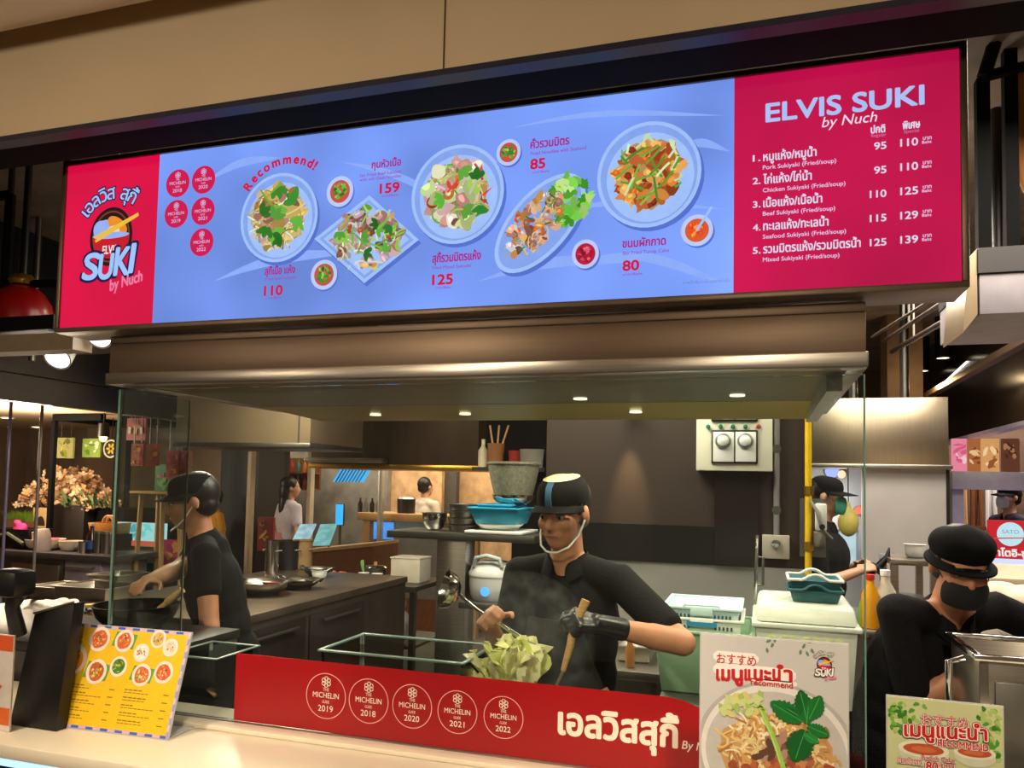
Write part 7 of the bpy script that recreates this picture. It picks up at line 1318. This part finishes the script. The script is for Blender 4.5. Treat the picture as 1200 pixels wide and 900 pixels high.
zq = z_0; b = qb(1140, 1250, 657, 720, .5, 6.25); t = thing('display_counter', 'pale lilac counter with a glowing edge under the red sign', 'counter', ((b[0]+b[1])/2, 6.4, 0)); MB().box(b[0], b[1], 6.25, 6.9, 0, zq-.031).build('body', mat('pale_lilac_panel', (206, 194, 206), .4), t); MB().box(b[0], b[1], 6.235, 6.92, zq-.030, zq-.0005).build('glow_edge', emit('lilac_glow', (196, 206, 255), 1.2), t)
b = qb(1100, 1128, 570, 615, .06, 7.3); card('lit_picture', 'small blue and red lit screen beyond the steel screen edge', 'picture', (AY(1113, 600, 7.3).x, AY(1124, 600, 7.3).x, 7.3, 7.35, AY(1118, 592, 7.3).z, AY(1118, 576, 7.3).z), [(90, 90, 226), (226, 60, 80), (150, 130, 255)], None, True, 81, hang=None)
bx('wall_stall_far', mat('dim_brown_wall', (96, 72, 52), .6, 0, .3, 6), AY(1105, 600, 8.6).x, 4.8, 8.6, 8.7, 0, 2.4)
for i, px in enumerate((1128, 1146, 1163)):
    p = AY(px, 610, 8.3); t = thing('easel', ('wooden easel nearest the small lit screen behind the shelf', 'brown easel in the middle of the row under the lilac shelf', 'white easel in the row under the lilac shelf')[i], 'easel', (p.x, 8.35, 0), 'easels behind the lilac shelf'); m_ = (WOOD, DWOOD, WHITEP)[i]; h = 1.62
    for s_ in (-1, 1): MB().tube([(p.x+s_*.05, 8.3, 0), (p.x+s_*.03, 8.35, h)], .018, 6).build('leg', m_, t)
    MB().tube([(p.x, 8.5, 0), (p.x, 8.36, h)], .018, 6).build('leg', m_, t); MB().box(p.x-.06, p.x+.06, 8.26, 8.29, 1.2, 1.24).build('ledge', m_, t)
# beige side counter, cloth and near steel pan beside the bending cook
x0 = AY(1140, 690, 3.9).x; za = AY(1145, 668, 3.9).z; zb__ = AY(1200, 690, 3.4).z; t = thing('side_counter', 'beige panelled side counter beyond the bending cook', 'counter', (x0+.5, 3.9, 0)); MB().box(x0, x0+1.2, 3.6, 4.3, 0, za-.03).build('body', mat('beige_panel', (176, 152, 122), .5, 0, .08, 6), t); MB().box(x0-.01, x0+1.21, 3.58, 4.32, za-.029, za).build('top', mat('grey_beige_top', (190, 172, 146), .3), t, bevel=.003)
x0, x1 = AY(1146, 800, 2.05).x, AY(1262, 800, 2.05).x; zt6 = AY(1180, 772, 2.05).z; t = thing('steel_vat', 'deep rectangular steel vat with loop handles in the near right corner', 'vat', ((x0+x1)/2, 2.2, .86)); hgt = zt6-.86
MB().frus(((x0+x1)/2, 2.18, .861), ((x1-x0)*.94, .26), (x1-x0, .28), hgt, .004).build('body', STEEL, t, bevel=.004); r = MB()
for a0, a1, b0, b1 in ((x0-.012, x1+.012, 2.028, 2.045), (x0-.012, x1+.012, 2.315, 2.332), (x0-.012, x0+.006, 2.045, 2.315), (x1-.006, x1+.012, 2.045, 2.315)): r.box(a0, a1, b0, b1, zt6-.006, zt6+.008)
r.build('rim', CHROME, t, bevel=.003); MB().tube([(x0-.012, 2.12, zt6-.02), (x0-.045, 2.12, zt6-.03), (x0-.045, 2.12, zt6-.13), (x0-.010, 2.12, zt6-.15)], .009, 10).build('handle', CHROME, t); MB().box(x0+.03, x1-.03, 2.031, 2.036, .90, zt6-.05).build('pressed_panel', STEELD, t, bevel=.002)
MB().box(x0-.002, x0+.016, 2.026, 2.03, .862, zt6-.01).build('corner_strap', CHROME, t)
bx0, bx1 = AY(1000, 850, 2.0).x, 1.6; t = thing('steel_worktop', 'steel worktop under the near vat right of the glass end', 'worktop', ((bx0+bx1)/2, 2.1, 0)); MB().box(AY(1135, 850, 2.0).x, bx1, 1.86, 2.42, .82, .86).build('top', STEEL, t, bevel=.003); MB().box(AY(1138, 850, 2.0).x, bx1-.02, 1.88, 2.40, .0, .819).build('body', STEELD, t)
# cloth bundle on the side counter
p = AY(1185, 728, 3.0); m_ = MB(); R = random.Random(14); zcl = 1.02
xk0, xk1 = AY(1150, 740, 2.95).x, AY(1290, 740, 2.95).x
t = thing('prep_bench', 'steel bench under the white cloth bundle beside the bending cook', 'bench', ((xk0+xk1)/2, 3.1, 0)); zpb = AY(1180, 762, 2.9).z; MB().box(xk0, xk1, 2.88, 3.4, zpb-.03, zpb).build('top', STEEL, t, bevel=.003); MB().box(xk0+.03, xk1-.03, 2.91, 3.38, 0, zpb-.031).build('body', STEELD, t)
for i in range(26): m_.ell((xk0+.10+R.random()*.34, 3.0+R.random()*.22, zpb+.03+R.random()*.13), (R.uniform(.06, .10), R.uniform(.05, .08), R.uniform(.025, .05)), Matrix.Rotation(R.random()*3, 3, 'Z') @ Matrix.Rotation(R.uniform(-.5, .5), 3, 'X'), 12, 8)
g = m_.build('cloth_bundle', mat('cream_white_cloth', (206, 190, 170), .8, 0, .06, 20, .3), remesh=.012, sm=3); g.location.z += .004; tag(g, 'crumpled cream white cloth bundle on the bench beside the bending cook', 'cloth')
# small things between the two counter cards
p = AY(1010, 860, 1.75); t = thing('plastic_tray', 'white plastic tray on the counter between the two printed cards', 'tray', (p.x, 1.66, ZC)); x0, x1 = AY(1000, 880, 1.6).x, AY(1036, 880, 1.6).x; MB().frus(((x0+x1)/2, 1.62, ZC+.001), ((x1-x0)*.9, .14), (x1-x0, .16), .05, .003).build('body', WHITEP, t, bevel=.003); MB().box(x0-.004, x1+.004, 1.536, 1.541, ZC+.046, ZC+.055).build('lip', WHITEP, t)
p = AY(1004, 852, 1.9); x0 = AY(1002, 850, 1.62).x
m_ = MB(); m_.ell((x0+.014, 1.64, ZC+.071), (.022, .02, .017)); simple('red_packet', 'small red packet lying in the white plastic tray', 'packet', m_, mat('red_plastic', (196, 40, 30)), remesh=.004)
m_ = MB(); m_.box(x0+.032, x0+.052, 1.60, 1.64, ZC+.056, ZC+.085); simple('green_box', 'tiny green box lying in the white plastic tray', 'box', m_, mat('dark_green_card', (20, 90, 70), .5), bevel=.002)

# upper right: black frame, ledge, hanging orange cloth
x0, x1, y0, y1, z0, z1 = adbox(1148, 1260, 318, 366, 2.55, .5); t = thing('grey_ledge', 'pale grey ledge box under the black steel frame', 'ledge', ((x0+x1)/2, y0, z0)); zt7 = AY(1170, 290, y0).z; MB().box(x0, x1, y0, y0+.6, z0, z1).build('face_box', mat('pale_grey_panel', (150, 144, 150), .5), t, bevel=.003); MB().box(x0-.005, x1, y0-.01, y0+.6, z1+.001, zt7).build('dark_cap', mat('dark_grey_cap', (52, 48, 48), .5), t)
for px in (1160, 1200): q_ = AY(px+10, 330, y0+.5); MB().cyl((q_.x, y0+.5, zt7), (q_.x, y0+.5, 3.05), .02).build('hanger', BLACK, t)
xb_ = AY(1128, 340, y0).x; MB().prism([(x0-.006, z0), (x0-.006, zt7), (x0-.03, zt7-.03), (xb_, z0-.06)], lambda a, b, d: V((a, y0+d, b)), 0, .3).build('bracket', HPAL, t)
t = thing('pipe_tower', 'tall black steel frame standing up above the grey ledge', 'frame', AD(1170, 290, 2.62))
a, b = AD(1153, 300, 2.62), AD(1186, 300, 2.62)
for p, top, nm in ((a, 88, 'upright'), (b, 10, 'upright')): MB().box(p.x-.02, p.x+.02, p.y-.02, p.y+.02, zt7+.001, AD(1153, top, 2.62).z).build(nm, BLACKM, t)
q0, q1 = AD(1153, 90, 2.62), AD(1172, 30, 2.62); MB().tube([q0, q1], .022, 6).build('brace', BLACKM, t); MB().tube([q0, AD(1200, 78, 2.62)], .018, 6).build('bar', BLACKM, t); MB().tube([AD(1153, 20, 2.62), AD(1215, 14, 2.62)], .03, 6).build('top_bar', BLACKM, t)
p = AD(1196, 140, 2.8); m_ = MB(); m_.tube([p+V((0, 0, .27)), p+V((.0, 0, .18)), p+V((-.01, 0, 0)), p+V((.01, 0, -.18)), p+V((.02, 0, -.27))], [.02, .05, .06, .05, .02], 16, flat=.6); g = m_.build('orange_drape', mat('orange_brown_cloth', (176, 110, 40), .7, 0, .2, 9, .2)); tag(g, 'orange brown cloth hanging behind the black steel frame', 'cloth')
# pipes and ducts in the void beside the hood
for i, (a, b, r_) in enumerate((((1035, 400, 5.0), (1112, 350, 3.2), .011), ((1045, 412, 5.2), (1108, 376, 3.6), .015), ((1022, 395, 4.6), (1110, 340, 3.3), .008))):
    p, q_ = AD(*a), AD(*b); t = thing('service_pipe', 'dark service pipe in the ceiling void beside the hood, %s' % ('middle of three', 'thickest and lowest of three', 'thinnest of three')[i], 'pipe', p, 'pipes in the void'); MB().cyl(p, q_, r_).build('pipe', mat('dark_pipe', (70, 56, 46), .5, .4), t); MB().cyl((p+q_)/2, V(((p+q_).x/2, (p+q_).y/2, 3.05)), .006, n=8).build('hanger', STEELD, t)
x0, x1, y0, y1, z0, z1 = adbox(1040, 1082, 425, 470, 6.6, .3); bx('column', mat('warm_concrete', (120, 96, 72), .8, 0, .2, 6), x0, x1, y0, y0+.4, 0, 3.05); light('void_lamp', 'POINT', (AD(1085, 450, 6.2)), 5, (1, .7, .36), .05)

# wash of a wall downlight over the brown wall
p = AY(735, 484, YW-.10); t = thing('wall_washer', 'small downlight washing the dark brown wall right of the cook', 'spotlight', p); MB().lathe([(.0005, .05), (.03, .05), (.032, 0), (.026, 0), (.024, .02), (.0005, .02)], p+V((0, 0, .02)), 24).build('housing', BLACK, t); MB().box(p.x-.02, p.x+.02, p.y, YW-.001, p.z+.075, p.z+.09).build('bracket', BLACK, t); MB().cyl(p+V((0, .0, .07)), p+V((0, 0, .08)), .012).build('stem', BLACK, t)
light('wall_wash_light', 'SPOT', (p.x, p.y-.02, p.z+.03), 70, (1, .70, .34), .02, None, (p.x, YW, p.z-.42), 30, .9)
# more clutter on the stove counter
R = random.Random(33)
for i, (px, py, r_, h, m_, nm, lab, cat) in enumerate(((330, 692, .075, .05, mat('red_plastic', (196, 40, 30)), 'tray', 'small red tray on the stove counter in front of the small wok', 'tray'), (355, 690, .09, .04, STEEL, 'steel_bowl', 'shallow steel bowl between the red tray and the counter edge', 'bowl'), (285, 700, .06, .09, STEELD, 'steel_bowl', 'deep steel bowl at the near corner of the stove counter', 'bowl'), (382, 678, .05, .05, WHITEP, 'white_cup', 'white cup near the far end of the stove counter edge', 'cup'))):
    p = AZ(px, py, zc_); m_b = MB(); bowl(m_b, (p.x-.05, p.y, zc_+.001), r_, h, .003, .7, 28); simple(nm, lab, cat, m_b, m_)
p = AZ(400, 668, zc_); q_ = V((p.x-.25, p.y, zc_+.012)); m_b = MB().tube([q_, q_+V((.16, -.25, .015)), q_+V((.2, -.32, .03))], [.006, .007, .006], 8); simple('steel_ladle', 'long steel ladle lying on the far end of the stove counter', 'ladle', m_b, CHROME)
# steam over the wok
sm_ = bpy.data.materials.new('steam'); sm_.use_nodes = True; nt = sm_.node_tree; nt.nodes.remove(nt.nodes['Principled BSDF'])
vs = nt.nodes.new('ShaderNodeVolumeScatter'); vs.inputs['Color'].default_value = (.95, .95, .92, 1); nz = nt.nodes.new('ShaderNodeTexNoise'); nz.inputs['Scale'].default_value = 9; nz.inputs['Detail'].default_value = 3
mr = nt.nodes.new('ShaderNodeMapRange'); mr.inputs[1].default_value = .45; mr.inputs[2].default_value = .75; mr.inputs[3].default_value = 0; mr.inputs[4].default_value = 1.6; nt.links.new(nz.outputs[0], mr.inputs[0]); nt.links.new(mr.outputs[0], vs.inputs['Density']); nt.links.new(vs.outputs[0], nt.nodes['Material Output'].inputs['Volume'])
g = MB().ell(wc+V((.02, .0, .26)), (.20, .11, .20), None, 24, 14).build('steam', sm_); tag(g, 'thin steam rising from the wok of cabbage in front of the cook', 'steam', kind='stuff')
